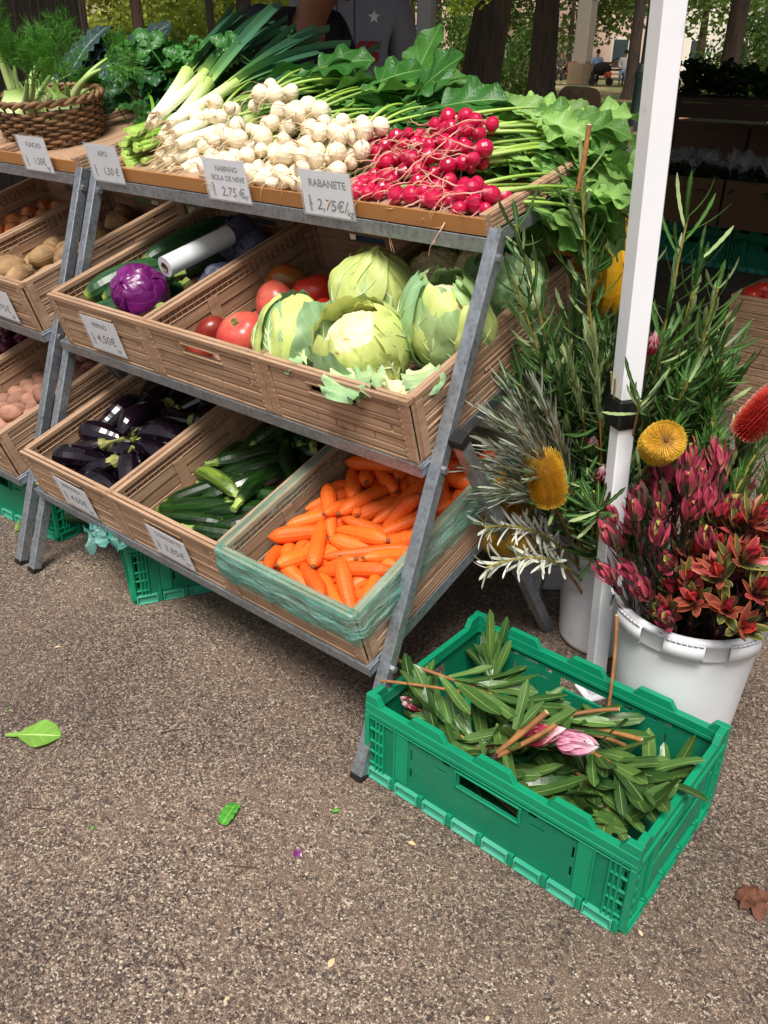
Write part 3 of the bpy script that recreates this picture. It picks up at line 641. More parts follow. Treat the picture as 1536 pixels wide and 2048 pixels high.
def sph_leaf(b, R, lat0, lat1, hw, lift, ruf, fr=5., n=14, m=10, thick=.0, lon0=0., curl=0., pw=.75, rib=None, torn=0.):
    s_ = np.linspace(0, 1, n)[:, None]; v = np.linspace(-1, 1, m)[None, :]; lat = lat0+(lat1-lat0)*s_; ph = rv(0, 6); o_ = rv(0, 90)
    nz = np.array([[noise.noise(Vector((o_+a*5., bb*2.2, 0))) for bb in np.linspace(-1, 1, m)] for a in np.linspace(0, 1, n)]); nz2 = np.array([[noise.noise(Vector((o_+a*13., bb*5., 7))) for bb in np.linspace(-1, 1, m)] for a in np.linspace(0, 1, n)])
    wd = np.sin(PI*np.clip(.10+.80*s_, 0, 1))**pw*(1+torn*nz[:, :1]*1.2); lon = lon0+v*hw*wd/np.maximum(np.cos(np.clip(lat, -1.3, 1.3)), .33)
    r = R*(1+lift*s_**3+ruf*(.25+np.abs(v)**2)*np.sin(fr*PI*s_+ph+v*2)+ruf*.7*s_**4*np.sin(v*7+ph)+.03*np.abs(v)**.7+ruf*1.6*nz*(.3+np.abs(v))+ruf*.45*nz2*(np.abs(v)**1.5+s_**3) + curl*np.clip(s_-.7, 0, 1)**1.5)
    lat = lat+torn*.3*nz*s_**4
    P = np.stack([r*np.cos(lat)*np.cos(lon), r*np.cos(lat)*np.sin(lon), r*np.sin(lat)*np.ones_like(lon)], -1)
    b.grid(P, np.repeat(s_.ravel(), m), np.tile(np.abs(v).ravel(), n), random.random())
    if rib is not None:                                 # raised fleshy midrib with a few side ribs
        j = m//2; ctr = P[:, j]*(1+.012); k = int(n*.86); rib.tube(ctr[:k], np.linspace(.0085, .0012, k), 6, flat=.5)
        for sd in (-1, 1):
            for i0 in (int(n*.30), int(n*.46), int(n*.62)):
                q = [P[min(n-1, i0+d_), j+sd*d_]*1.008 for d_ in range(0, min(5, m//2)) if i0+d_ < n]
                if len(q) > 2: rib.tube(np.array(q), np.linspace(.0019, .0006, len(q)), 4, False)
    return b
def curd_mesh(R):
    cen = []; N = 62
    for i in range(N):
        z = 1-1.5*(i+.5)/N; a = i*2.39996; q = math.sqrt(max(0, 1-z*z)); cen.append((q*math.cos(a), q*math.sin(a), z))
    cen = np.array(cen)+rng.normal(0, .05, (N, 3)); cen /= np.linalg.norm(cen, axis=1)[:, None]; c2 = rng.normal(0, 1, (420, 3)); c2 /= np.linalg.norm(c2, axis=1)[:, None]
    P, TH, PH = blob(84, 50); d = np.min(np.linalg.norm(P[:, :, None]-cen[None, None], axis=-1), -1); d2 = np.min(np.linalg.norm(P[:, :, None]-c2[None, None], axis=-1), -1)
    r = R*(1+.13*np.sqrt(np.clip(1-(d/.26)**2, 0, 1))-.05+.035*np.sqrt(np.clip(1-(d2/.11)**2, 0, 1)))
    b = MB(); Q = P*r[..., None]; Q[..., 2] *= .85; b.grid(Q, 0, 0, 0, True); return mk(b, 'curd', M_CURD)
CURDS = [curd_mesh(.056), curd_mesh(.058)]
def cauliflower(M, label, nleaf, cover, lm, sc=1.):
    c = thing('cauliflower', label, 'cauliflower', M @ S(sc), 'cauliflowers in the crate'); OB('curd', random.choice(CURDS), c, T(0, 0, .010 if cover > .7 else .022) @ RZ(rv(0, 6)))
    for i in range(nleaf+5):
        b = MB(); rb = MB(); hi_ = cover*rv(.45, 1.25); R = .068*(1+.030*(i % 7))
        sph_leaf(b, R, -1.35, hi_, rv(.45, .75), rv(.01, .15), rv(.02, .055), rv(2, 4.5), n=30, m=17, curl=rv(-.4, 1.0), rib=rb, torn=.22)
        lf_ = b.build('leaf', random.choice(M_CLF) if rv(0, 1) < .35 else M_CLF[lm], c, RZ(i*2.4+rv(-.25, .25))); rb.build('midrib', M_RIB, lf_)
    return c
CF = [(.012, .100, .125, 10, 1.15, 0, 1.16, (-.35, -.3), 'pale green cauliflower tightly wrapped in leaves beside the tomatoes'), (.180, .125, .128, 13, .92, 1, 1.26, (.50, -.1), 'yellow leaved cauliflower with curd showing at the crate front'),
      (.300, .260, .145, 11, 1.25, 0, 1.26, (.1, .1), 'tall cauliflower with leaves folded shut next to the rack leg'), (.075, .295, .145, 11, 1.25, 1, 1.2, (0, .2), 'bluish green cauliflower with a leaf standing up behind the others'),
      (.130, .465, .10, 9, .5, 0, 1.15, (.5, -.1), 'cauliflower with half bare curd in the shade of the top shelf'), (.245, .50, .115, 9, .55, 1, 1.2, (.5, .1), 'big cauliflower with cream curd and yellow leaves at the crate back'),
      (.335, .43, .150, 10, 1.2, 2, 1.1, (.2, .5), 'cauliflower with thick white leaf ribs against the crate side'), (.285, .075, .050, 8, .8, 2, .85, (.3, .2), 'small cauliflower low in the crate corner under the others')]
for x, y, z, nl, cv, lm, sc, (tx, ty), lb in CF: cauliflower(slotM('mid', 2) @ T(x, y, z) @ RX(tx-.2) @ RY(ty) @ RZ(rv(0, 6)), lb, nl, cv, lm, sc)
cr = slotM('mid', 2)
for i, (x, y, a, L, w) in enumerate(((.235, .045, -1.35, .085, .052), (.34, .10, -.6, .08, .04), (.30, .06, -2.2, .09, .045), (.09, .05, -1.9, .06, .03))):
    b = MB(); b.leaf((0, 0, 0), (math.cos(a), math.sin(a), .22), (0, 0, 1), L, w, bend=.9, wave=.28, freq=4, n=18, m=12, fold=.12, prof=lambda s_: np.interp(s_, [0, .1, .3, .7, .9, 1], [.35, .6, .95, 1, .8, .4])*(1-.08*np.cos(s_*40)))
    tag(b.build('cauliflower_leaf', M_CLF[2], None, cr @ T(x, y, .137)), ('loose blue green leaf folded over the front rim of the cauliflower crate', 'ragged leaf near the front corner of the cauliflower crate', 'loose leaf between the small cauliflower and the yellow leaved one', 'torn leaf beside the tightly wrapped cauliflower')[i], 'leaf')

# red cabbage, blue cabbages, film roll
M_RC = mat('red_cabbage_leaf', lin('#5d1157'), .28, .2, 10, veins=(lin('#a4589a'), 5., 1.4, .03), bump=.5, bs=16, bd=.010, spec=.5, col2=lin('#7c1f70'), c2s=8)
M_RCB = mat('blue_cabbage_leaf', lin('#4a4f68'), .55, .2, 10, veins=(lin('#77809c'), 6., 1.5, .03), bump=.6, bs=22, bd=.010, col2=lin('#33304d'), c2s=8)
def cabbage(M, m, label, name, R=.066, n=9, ruf=.02):
    c = thing(name, label, 'cabbage', M); P, TH, PH = blob(36, 24, lambda TH, PH: 1+.03*np.sin(5*PH+3*TH)); b = MB(); b.grid(P*R, .5, .5, .5, True); b.build('heart', m, c)
    for i in range(n):
        b = MB(); sph_leaf(b, R*(1.015+.012*i), -1.35, rv(.9, 1.9), rv(.75, 1.05), rv(-.01, .03), ruf, rv(4, 7), n=22, m=16); b.build('leaf', m, c, RZ(i*2.2))
    b = MB(); b.tube([(0, 0, -R*.95), (0, 0, -R*1.16)], [.016, .013], 9); b.build('stump', mat('cabbage_stump', lin('#d8c8b4'), .7), c)
    return c
cm0 = slotM('mid', 0)
cabbage(cm0 @ T(.225, .125, .125) @ RZ(.3) @ RX(.75) @ RZ(1.), M_RC, 'shiny purple red cabbage among the cucumbers', 'red_cabbage', .066, 9, .035)
cabbage(cm0 @ T(.205, .50, .09) @ RX(.5), M_RCB, 'dusky blue cabbage at the far end of the cucumber crate', 'blue_cabbage', .062, 8, .05)
cabbage(cm0 @ T(.31, .46, .085) @ RX(.8), M_RCB, 'dusky blue cabbage wedged against the crate side behind the film roll', 'blue_cabbage', .055, 7, .05)
cabbage(cm0 @ T(.325, .305, .075) @ RX(.8), M_RCB, 'crinkled blue cabbage under the roll of plastic film', 'blue_cabbage', .05, 7, .06)
M_FILM = mat('stretch_film', lin('#dfe3e6'), .16, .06, 20, spec=.7, stretch=(40, 1, 1), coat=.4, bump=.1, bs=10)
r_ = thing('film_roll', 'roll of clear plastic bags lying behind the red cabbage', 'film roll', cm0 @ T(.262, .31, .158) @ RZ(-1.60) @ RY(-.06))
b = MB(); b.tube([(-.11, 0, 0), (.11, 0, 0)], .027, 24, False); an = np.arange(24)*2*PI/24
for xx in (-.11, .11): b.grid(np.stack([np.stack([0*an+xx, rr*np.cos(an), rr*np.sin(an)], 1) for rr in (.027, .013)]), 0, 0, 0, True)
b.build('film', M_FILM, r_, None, True); b = MB(); b.tube([(-.112, 0, 0), (.112, 0, 0)], .0128, 16, False); b.tube([(-.112, 0, 0), (.112, 0, 0)], .011, 16, False); b.build('cardboard_core', mat('core_card', lin('#8d7a63'), .8), r_)

# potatoes and onions of the other rack
def spud(nm, m, R, el, a=.10):
    o_ = Vector((rv(0, 50), rv(0, 50), 0)); P, TH, PH = blob(18, 13); Q = P.copy()
    for i in range(P.shape[0]):
        for j in range(P.shape[1]): Q[i, j] *= 1+a*noise.noise(Vector(P[i, j])*1.1+o_)+a*.25*noise.noise(Vector(P[i, j])*3.5+o_)
    Q[0] = Q[0].mean(0); Q[-1] = Q[-1].mean(0); Q *= np.array([R*el, R, R*.88]); b = MB(); b.grid(Q, 0, 0, 0, True)
    e = R*(el-1)*.8; return (mk(b, nm, m), None, np.array([[-e, 0, 0], [0, 0, 0], [e, 0, 0]]), np.array([R*.86, R*.95, R*.86]))
def dirt_skin(nm, c, d): return mat(nm, lin(c), .75, .12, 14, col2=lin(d), c2s=13, c2lo=.46, c2hi=.68, bump=.4, bs=40, bd=.003, ovar=.22)
M_POT, M_PINK = dirt_skin('potato_skin', '#9c7b54', '#57432e'), dirt_skin('pink_potato_skin', '#a07460', '#7a5342')
def onion(nm, m, R):
    s_ = np.linspace(0, 1, 16); r = np.interp(s_, [0, .04, .15, .35, .55, .75, .86, .92, 1], [.05, .3, .75, 1, .98, .62, .25, .13, .10])*R; z = (s_-.5)*2.25*R
    b = MB(); an = np.arange(16)*2*PI/16; P = np.stack([r[:, None]*np.cos(an), r[:, None]*np.sin(an), np.repeat(z[:, None], 16, 1)], -1); b.grid(P, np.repeat(s_, 16), 0, 0, True)
    return (mk(b, nm, m), None, np.zeros((1, 3)), np.array([R*.97]))
M_ON = mat('brown_onion_skin', lin('#a8562c'), .3, .2, 3, stretch=(14, 14, 1), col2=lin('#c98a4e'), c2s=2, spec=.5, ovar=.2); M_RON = mat('red_onion_skin', lin('#4a1028'), .25, .25, 3, stretch=(14, 14, 1), col2=lin('#7a2a44'), c2s=2, ovar=.2)
def fill(kinds, n, row, i, nm, lb, cat, grp, lift, seed):
    for k, M in drop(kinds, n, row, i, x0=X2, lo=(.018, .018, .012), hi=(.380, .580, 9), seed=seed, flat=False, steps=70, place=lambda q: (rv(.06, .33), .06+.48*((q*.618) % 1), .04+lift*q/n)):
        tag(OB(nm, k[0], None, M), lb, cat, grp)
fill([spud('potato', M_POT, rv(.034, .044), rv(1.2, 1.5)) for _ in range(5)], 46, 'mid', 2, 'potato', 'large muddy potato in the crate beside the rack legs', 'potato', 'muddy potatoes in the crate', .3, 4)
fill([spud('potato', M_PINK, rv(.025, .032), rv(1.15, 1.4)) for _ in range(5)], 76, 'bot', 2, 'potato', 'small pink skinned potato in the lower crate', 'potato', 'small pink potatoes in the crate', .35, 5)
fill([onion('onion', M_ON, rv(.028, .036)) for _ in range(3)], 48, 'mid', 1, 'onion', 'brown skinned onion in the crate under the fennel', 'onion', 'brown onions in the crate', .3, 6)
fill([onion('red_onion', M_RON, rv(.028, .034)) for _ in range(3)], 44, 'bot', 1, 'red_onion', 'dark red onion in the crate under the brown onions', 'onion', 'red onions in the crate', .3, 7)

# plastic bag lining the carrot crate
def bag_mat(name, tint, a0, a1):
    b = NB(name); vec = b.coord((.55, .55, 3.2)); n1 = b.noise(vec, 17., 5, .65); n2 = b.noise(vec, 50., 4)
    k = b.n('Attribute', attribute_name='t').outputs['Fac']
    b.set(b.p, 'Base Color', b.mix(b.ramp(n1, [(.35, (0,)*3), (.7, (1,)*3)]), tint, lin('#bfeae2'))); b.p.inputs['Roughness'].default_value = .18; b.p.inputs['Specular IOR Level'].default_value = .7
    b.bump(b.math('ADD', n1, b.math('MULTIPLY', n2, .4)), 1., .02)
    tp = b.n('BsdfTransparent', {'Color': (.93, .985, .975, 1)}); tl = b.n('BsdfTranslucent', {'Color': tuple(tint)+(1,)}); m0 = b.n('MixShader', {0: .4, 1: b.p.outputs[0], 2: tl.outputs[0]})
    f = b.math('ADD', a0, b.math('MULTIPLY', k, a1)); f = b.math('ADD', f, b.math('MULTIPLY', b.math('SUBTRACT', n1, .5), .5))
    fr = b.n('LayerWeight', {'Blend': .35}).outputs['Facing']; f = b.math('MINIMUM', .97, b.math('MAXIMUM', .06, b.math('ADD', f, b.math('MULTIPLY', fr, .18))))
    mx = b.n('MixShader', {0: f, 1: tp.outputs[0], 2: m0.outputs[0]}); b.t.links.new(mx.outputs[0], b.out.inputs[0]); return b.m
M_BAG = bag_mat('teal_clear_bag', lin('#45c8b6'), .0, .62)
def bag_liner():
    w, l, h = CW, CL, CH; N = 420; per = []; tot = 2*(w+l)
    for i in range(N):
        d = tot*i/N
        for (a, b_, L) in (((0, 0), (w, 0), w), ((w, 0), (w, l), l), ((w, l), (0, l), w), ((0, l), (0, 0), l)):
            if d <= L: f = d/L; per.append((a[0]+(b_[0]-a[0])*f, a[1]+(b_[1]-a[1])*f, (b_[1]-a[1])/L, -(b_[0]-a[0])/L)); break
            d -= L
    prof = [(-.040, .030, .0), (-.030, .060, .0), (-.024, .085, .12), (-.021, .110, .16), (-.018, .130, .22), (-.0165, .145, .28), (-.010, .1490, .42), (.0, .1492, .5), (.0072, .1485, .7), (.0078, .138, .62), (.0085, .125, .66), (.0095, .112, .85), (.0105, .104, .95), (.0095, .097, .8), (.0105, .090, .95), (.0085, .080, .7), (.0078, .068, .5), (.0075, .056, .42)]
    P = np.zeros((len(prof), N, 3)); t_ = np.zeros((len(prof), N))
    for i, (x, y, nx, ny) in enumerate(per):
        front = ny < -.5 and y < .01; side = nx > .5; dr = 1. if front else (.85 if side else .5)
        sag = .012*noise.noise(Vector((x*6, y*6, 1.)))+.006*noise.noise(Vector((x*17, y*17, 2.)))
        for j, (o, z, tt) in enumerate(prof):
            sp_ = tot*i/N; q = Vector((sp_*9, j*.9, 3.)); a = noise.noise(q)*.007+noise.noise(Vector((sp_*26, j*1.7, 5.)))*.004 if j > 6 else noise.noise(Vector((sp_*40, j*.25, 9.)))*.007
            zz = z if j < 8 else .1490-(.1490-z)*dr+sag*min(1, (j-8)/4); oo = o+((abs(a)*1.5+(.010*abs(noise.noise(Vector((x*5, y*5, 8.))))+.004 if 10 < j < 16 else 0)) if j > 8 else (a*1.1 if j < 5 else 0))
            if j > 7: oo = max(oo, .0066)
            elif j < 6: oo = min(oo, -.0156)
            P[j, i] = (x+nx*oo, y+ny*oo, zz+(abs(noise.noise(q*3.1))*.004 if 4 < j < 9 else 0)); t_[j, i] = min(1, max(0, (tt if front else tt*.8)*(1+.7*noise.noise(q*1.3))))
    b = MB(); b.grid(P, t_.ravel(), 0, 0, True); return b
tag(bag_liner().build('plastic_bag', M_BAG, None, slotM('bot', 2)), 'teal tinted plastic bag lining the carrot crate and folded over its rim', 'plastic bag')
# ------------------------------------------------------------------ top shelf: turnips and radishes in bunches
TUR = [(-.998, .601, 1.23), (-.838, .639, 1.276), (-.754, .58, 1.219), (-.846, .484, 1.117), (-.745, .527, 1.167), (-.671, .591, 1.234), (-.613, .495, 1.145), (-.577, .559, 1.208), (-.477, .516, 1.174), (-.47, .559, 1.214), (-.504, .463, 1.124), (-.712, .441, 1.087), (-.594, .441, 1.097), (-.948, .527, 1.154), (-.875, .548, 1.18)]
RAD = [(-.415, .562, 1.186), (-.316, .578, 1.206), (-.257, .604, 1.233), (-.196, .604, 1.236), (-.338, .504, 1.14), (-.244, .52, 1.161), (-.171, .541, 1.184), (-.342, .452, 1.094), (-.228, .452, 1.105), (-.136, .463, 1.123), (-.071, .447, 1.116), (-.341, .541, 1.172), (-.23, .552, 1.189)]
nrm = np.array([0, -.62, .78]); ta = np.array([1., 0, 0]); tb = np.array([0, .78, .62])
random.seed(5)
pos, rad, own = [], [], []
for bi, c in enumerate(TUR+RAD):
    t_ = bi < len(TUR)
    for q in range(9 if t_ else 10):
        a = q*2.4+rv(-.4, .4); r_ = (.050 if t_ else .042)*math.sqrt((q+.3)/9.); dep = rv(-.004, .008) if q % 3 else -.030
        pos.append(np.array(c)+ta*r_*math.cos(a)+tb*r_*math.sin(a)+nrm*dep); rad.append(rv(.0150, .0250) if t_ else rv(.0125, .0192)); own.append(bi)
pos = np.array(pos); rad = np.array(rad); p0 = pos.copy(); iu, ju = np.triu_indices(len(pos), 1)
def shelf_z(y): return TOPZ+.020+(y-TOPY)*math.tan(TOPT)
for it in range(90):
    d = pos[iu]-pos[ju]; l = np.linalg.norm(d, axis=1)+1e-9; ov = (rad[iu]+rad[ju])*.97-l; h = ov > 0; ps = (d[h]/l[h][:, None])*(ov[h]*.45)[:, None]
    np.add.at(pos, iu[h], ps); np.add.at(pos, ju[h], -ps); pos += (p0-pos)*.02
    pos[:, 2] = np.maximum(pos[:, 2], TOPZ+.022+(pos[:, 1]-TOPY)*math.tan(TOPT)+rad); pos[:, 1] = np.maximum(pos[:, 1], TOPY+.012+rad*.8)
    pos[:, 0] = np.minimum(pos[:, 0], -.022-rad)
M_TUR = mat('turnip_skin', lin('#f0e4cc'), .32, .07, 10, ramp=[(0, lin('#b9c48a')), (.12, lin('#f0e6d0')), (.8, lin('#efe0c4')), (1, lin('#cdb68e'))], col2=lin('#cdb48a'), c2s=5, c2lo=.52, c2hi=.72, sss=.12, spec=.5)
M_RADI = mat('radish_skin', lin('#b00f3c'), .28, .12, 12, ramp=[(0, lin('#8f1236')), (.1, lin('#c01045')), (.85, lin('#b20e3d')), (1, lin('#d58a90'))], col2=lin('#d23a60'), c2s=9, c2lo=.55, c2hi=.8, sss=.12, spec=.5)
M_ROOT = mat('root_tail', lin('#d9c096'), .6, .2, 30, kvar=.2); M_ROOTR = mat('radish_root', lin('#dba994'), .6, .2, 30, ramp=[(0, lin('#c4536a')), (.25, lin('#deb09a')), (1, lin('#c9a47a'))])
M_STEM = mat('green_stem', lin('#a6c25a'), .42, .15, 20, ramp=[(0, lin('#c2d488')), (.5, lin('#93b548')), (1, lin('#7ea03c'))], kvar=.2, leaf=.08)
def bulbmesh(nm, m, el):
    s_ = np.linspace(0, 1, 15); r = np.interp(s_, [0, .05, .15, .32, .5, .7, .84, .93, 1], [.12, .4, .74, .97, 1, .80, .48, .22, .07]); x = (s_-.47)*2.1*el
    b = MB(); an = np.arange(14)*2*PI/14; w_ = 1+.03*np.cos(2*an+rv(0, 6)); P = np.stack([np.repeat(x[:, None], 14, 1), r[:, None]*np.cos(an)*w_, r[:, None]*np.sin(an)*w_], -1); b.grid(P, np.repeat(s_, 14), 0, 0, True); return mk(b, nm, m)
TB = [bulbmesh('turnip', M_TUR, e) for e in (.95, 1., 1.1)]; RB = [bulbmesh('radish', M_RADI, e) for e in (.98, 1.05, 1.2)]
def rootmesh(nm, m, L, r0, n=11, br=0):
    b = MB(); p = [np.array([1.05, 0, 0])]; d = np.array([1., rv(-.2, .2), rv(-.2, .2)]); st = L/n
    for i in range(n): d = d+np.array([0, rv(-.45, .45), rv(-.50, .25)]); d /= np.linalg.norm(d); p.append(p[-1]+d*st)
    p = np.array(p); b.tube(p, np.linspace(r0, r0*.12, n+1)*np.concatenate([[1.6], np.ones(n)]), 5, False)
    for i in range(br):
        j = random.randrange(3, n-2); q = curve(p[j], p[j]+np.array([.5, rv(-1, 1), rv(-1, .3)])*st*1.5, p[j]+np.array([rv(.5, 2), rv(-1.6, 1.6), rv(-2, .2)])*st*2, 6); b.tube(q, np.linspace(r0*.35, r0*.1, 6), 4, False)
    return mk(b, nm, m)
TR = [rootmesh('root', M_ROOT, rv(2.2, 4.), .075, br=1) for _ in range(7)]; RR = [rootmesh('root', M_ROOTR, rv(3.5, 7.), .12, br=2) for _ in range(9)]
M_TLF = [mat('turnip_green', lin(c), .42, .2, 18, veins=(lin('#86ad5e'), 5.5, 1.3, .035), bump=.4, bs=60, bd=.004, leaf=.22, kvar=.2, spec=.4) for c in ('#4a8434', '#37702c', '#669a42')]
M_RLF = [mat('radish_green', lin(c), .45, .2, 18, veins=(lin('#a9cb78'), 5.5, 1.3, .03), bump=.4, bs=60, bd=.004, leaf=.30, kvar=.2, spec=.4) for c in ('#78a84c', '#659645', '#8fb962')]
def lobed(s_): return np.where(s_ < .36, .10+.22*np.sin(PI*s_*8.3)**2*(s_/.36), np.sin(PI*np.clip((s_-.36)/.64*.86+.14, 0, .985))**.75*(1-.10*np.cos(s_*34)**2))
def green_leaf_mesh(nm, m, L, w, bend, wave, stem=.35):
    b = MB(); b.leaf((0, 0, 0), (1, 0, 0), (0, 0, 1), L, w, bend=bend, fold=rv(.05, .3), wave=wave, freq=rv(2.5, 4.5), n=34, m=10, prof=lobed, twist=rv(-.7, .7), curlx=rv(-.15, .15)); return mk(b, nm, m)
TLF = [green_leaf_mesh('leaf', random.choice(M_TLF), rv(.18, .26), rv(.045, .07), rv(.2, 1.3), rv(.10, .24)) for _ in range(9)]
RLF = [green_leaf_mesh('leaf', random.choice(M_RLF), rv(.14, .21), rv(.036, .058), rv(.2, 1.5), rv(.12, .30)) for _ in range(14)]
bl = ['white turnip bunch by the leeks', 'white turnip bunch topmost of the heap', 'white turnip bunch under the topmost one']
bunches = []
for bi, c in enumerate(TUR+RAD):
    t_ = bi < len(TUR); nm = 'turnip_bunch' if t_ else 'radish_bunch'
    lb = 'bunch of round white turnips heaped on the top shelf' if t_ else 'bunch of crimson radishes with long roots heaped on the top shelf'
    if bi == 1: lb = 'white turnip bunch lying topmost on the heap against the leek leaves'
    if bi in (11,): lb = 'white turnip bunch behind the Nabinho price card'
    if bi == len(TUR)+10: lb = 'radish bunch at the tray corner beside the banksia leaves'
    lb = {0: 'white turnip bunch lying against the white leek shafts', 3: 'white turnip bunch at the tray lip below the leek roots', 8: 'white turnip bunch lying right against the radishes', 10: 'white turnip bunch behind the RABANETE price card', 9: 'white turnip bunch next to the radishes and under the large upright leaf', 18: 'radish bunch topmost on the heap beside the long green stalks', 22: 'radish bunch beside the RABANETE price card', 15: 'radish bunch lying over the last white turnips'}.get(bi, lb)
    bt = thing(nm, lb, 'turnips' if t_ else 'radishes', T(*c), 'white turnip bunches' if t_ else 'radish bunches'); bunches.append(bt)
    cv = np.array(c)
    for i in [i for i in range(len(own)) if own[i] == bi]:
        d = Vector((rv(-.55, .35), -1, rv(-.5, .45))) if t_ else Vector((rv(-1.1, .15), -.8, rv(-.5, .4)))
        M = frame(pos[i]-cv, d, (rv(-1, 1), 0, 1)) @ RX(rv(-.8, .8)) @ S(rad[i]); bo = OB('turnip' if t_ else 'radish', random.choice(TB if t_ else RB), bt, M)
        OB('root', random.choice(TR if t_ else RR), bo, RX(rv(-.5, .5)))
    # stems to the greens
    b = MB(); ends = []
    front = (c[1]-.41)/.25
    for q in range(7):
        p1 = cv*0+[rv(-.02, .02), rv(.0, .02), rv(-.02, .012)]
        if t_: dd = np.array([rv(-.04, .14), rv(.08, .20), rv(.01, .06)])
        else: dd = np.array([rv(.08, .16), rv(.10, .22), rv(-.02, .03)])
        p2 = p1+dd; b.tube(curve(p1, p1+dd*.5+np.array([0, 0, rv(.0, .03)]), p2, 8), [.0035, .004, .004, .0038, .0034, .003, .0026, .002], 6, k=rv(0, 1)); ends.append((p2, dd))
    b.build('stems', M_STEM, bt)
    for p2, dd in (ends if t_ else ends+ends[:4]):
        dd = dd/np.linalg.norm(dd)
        if t_: dv = (dd[0]+rv(-.3, .6), dd[1]+rv(-.4, .3), dd[2]+rv(-.30, .06))
        else: dv = (dd[0]+rv(-.3, .5), dd[1]+rv(-.6, .2), dd[2]+rv(-.45, .08))
        OB('leaf', random.choice(TLF if t_ else RLF), bt, frame(p2-dd*.05, dv, (rv(-.5, .3), rv(-.7, .1), 1)))
# a few showy leaves placed by hand on their bunches
big = MB(); big.leaf((0, 0, 0), (1, 0, 0), (0, 0, 1), .25, .062, bend=.25, fold=.25, wave=.12, freq=4, n=26, m=8, prof=lobed); BIG = mk(big, 'leaf', M_TLF[0])
def own_leaf(me, p, d, up, bt):
    if bt > 14: p = (p[0], p[1], p[2]-.035); d = (d[0], d[1], d[2]-.1)
    OB('leaf', me, bunches[bt], T(*(-Vector((TUR+RAD)[bt]))) @ frame(p, d, up))
own_leaf(BIG, (-.60, .86, 1.215), (.12, .30, .78), (-.2, -1, .1), 9)
own_leaf(BIG, (-.80, .80, 1.19), (.85, .1, .10), (.1, -.8, .9), 2)
for p, d, up, bt in (((-.33, .86, 1.23), (.5, .3, .3), (-.2, -.6, 1), 17), ((-.14, .80, 1.22), (.9, .1, .05), (0, -.5, 1), 18), ((-.16, .72, 1.20), (.8, -.05, -.25), (.2, -.8, 1), 21), ((-.12, .66, 1.16), (.9, -.1, -.5), (.5, -.6, .8), 24),
                     ((-.30, .70, 1.215), (.9, .2, .05), (0, -.4, 1), 18), ((-.04, .82, 1.19), (.5, -.2, -.3), (.5, -.7, .6), 24), ((-.06, .88, 1.20), (.6, -.1, -.1), (.3, -.7, .8), 21), ((-.12, .95, 1.22), (.6, -.2, .1), (.0, -.8, .8), 18), ((.0, .80, 1.15), (.15, -.2, -.9), (.6, -.8, .3), 25), ((-.25, .85, 1.22), (.6, .2, .25), (0, -.8, .8), 17), ((-.32, .80, 1.22), (.4, .4, .3), (0, -.8, .8), 17), ((-.10, .74, 1.17), (.5, -.25, -.15), (.2, -.9, .7), 23)):
    own_leaf(random.choice(RLF), p, d, up, bt)

random.seed(77)
for i in range(26):                                     # the bank of leaves behind the bulbs
    f = i/25; x = -.82+.72*f+rv(-.03, .03); own_leaf(random.choice(TLF if f < .45 else RLF), (x, rv(.74, .92), 1.225+rv(-.01, .02)+(.045 if f >= .45 else 0)), (rv(.2, .9), rv(-.3, .5), rv(.05, .34)), (rv(-.4, .2), rv(-.9, -.3), 1), 2+int(f*7) if f < .45 else 16+int(f*8))
# leeks
M_LSH = mat('leek_shaft', lin('#eef0d8'), .35, .06, 20, ramp=[(0, lin('#e8dcc0')), (.12, lin('#f2f0de')), (.55, lin('#e2e8bf')), (1, lin('#a9c266'))], stretch=(6, 1, 1), sss=.1)
M_LBL = mat('leek_blade', lin('#4a7a52'), .42, .14, 8, ramp=[(0, lin('#b4cb74')), (.18, lin('#5d8a4c')), (.5, lin('#3d6b4e')), (1, lin('#456f52'))], kvar=.25, bump=.2, bs=6, stretch=(30, 30, 3), leaf=.1, spec=.45)
M_LRT = mat('leek_roots', lin('#cdb58c'), .8, .2)
random.seed(15)
LK = [((-1.085, .45, 1.195), (-1.36, 1.02, 1.50)), ((-1.06, .46, 1.165), (-1.24, 1.05, 1.49)), ((-1.035, .455, 1.145), (-1.18, 1.08, 1.455)), ((-1.07, .45, 1.12), (-1.16, 1.06, 1.40)), ((-1.04, .445, 1.11), (-1.05, 1.08, 1.385)), ((-1.00, .45, 1.12), (-.93, 1.10, 1.36)), ((-1.02, .445, 1.09), (-.88, 1.05, 1.32)),
      ((-.97, .45, 1.10), (-.84, 1.05, 1.30)), ((-1.075, .47, 1.22), (-1.30, 1.08, 1.45)), ((-1.05, .48, 1.20), (-1.10, 1.10, 1.42)), ((-.99, .455, 1.155), (-.98, 1.1, 1.30)), ((-1.09, .45, 1.085), (-1.22, 1.05, 1.36)), ((-.95, .46, 1.085), (-.80, 1.1, 1.27)), ((-1.02, .47, 1.18), (-1.02, 1.12, 1.34))]
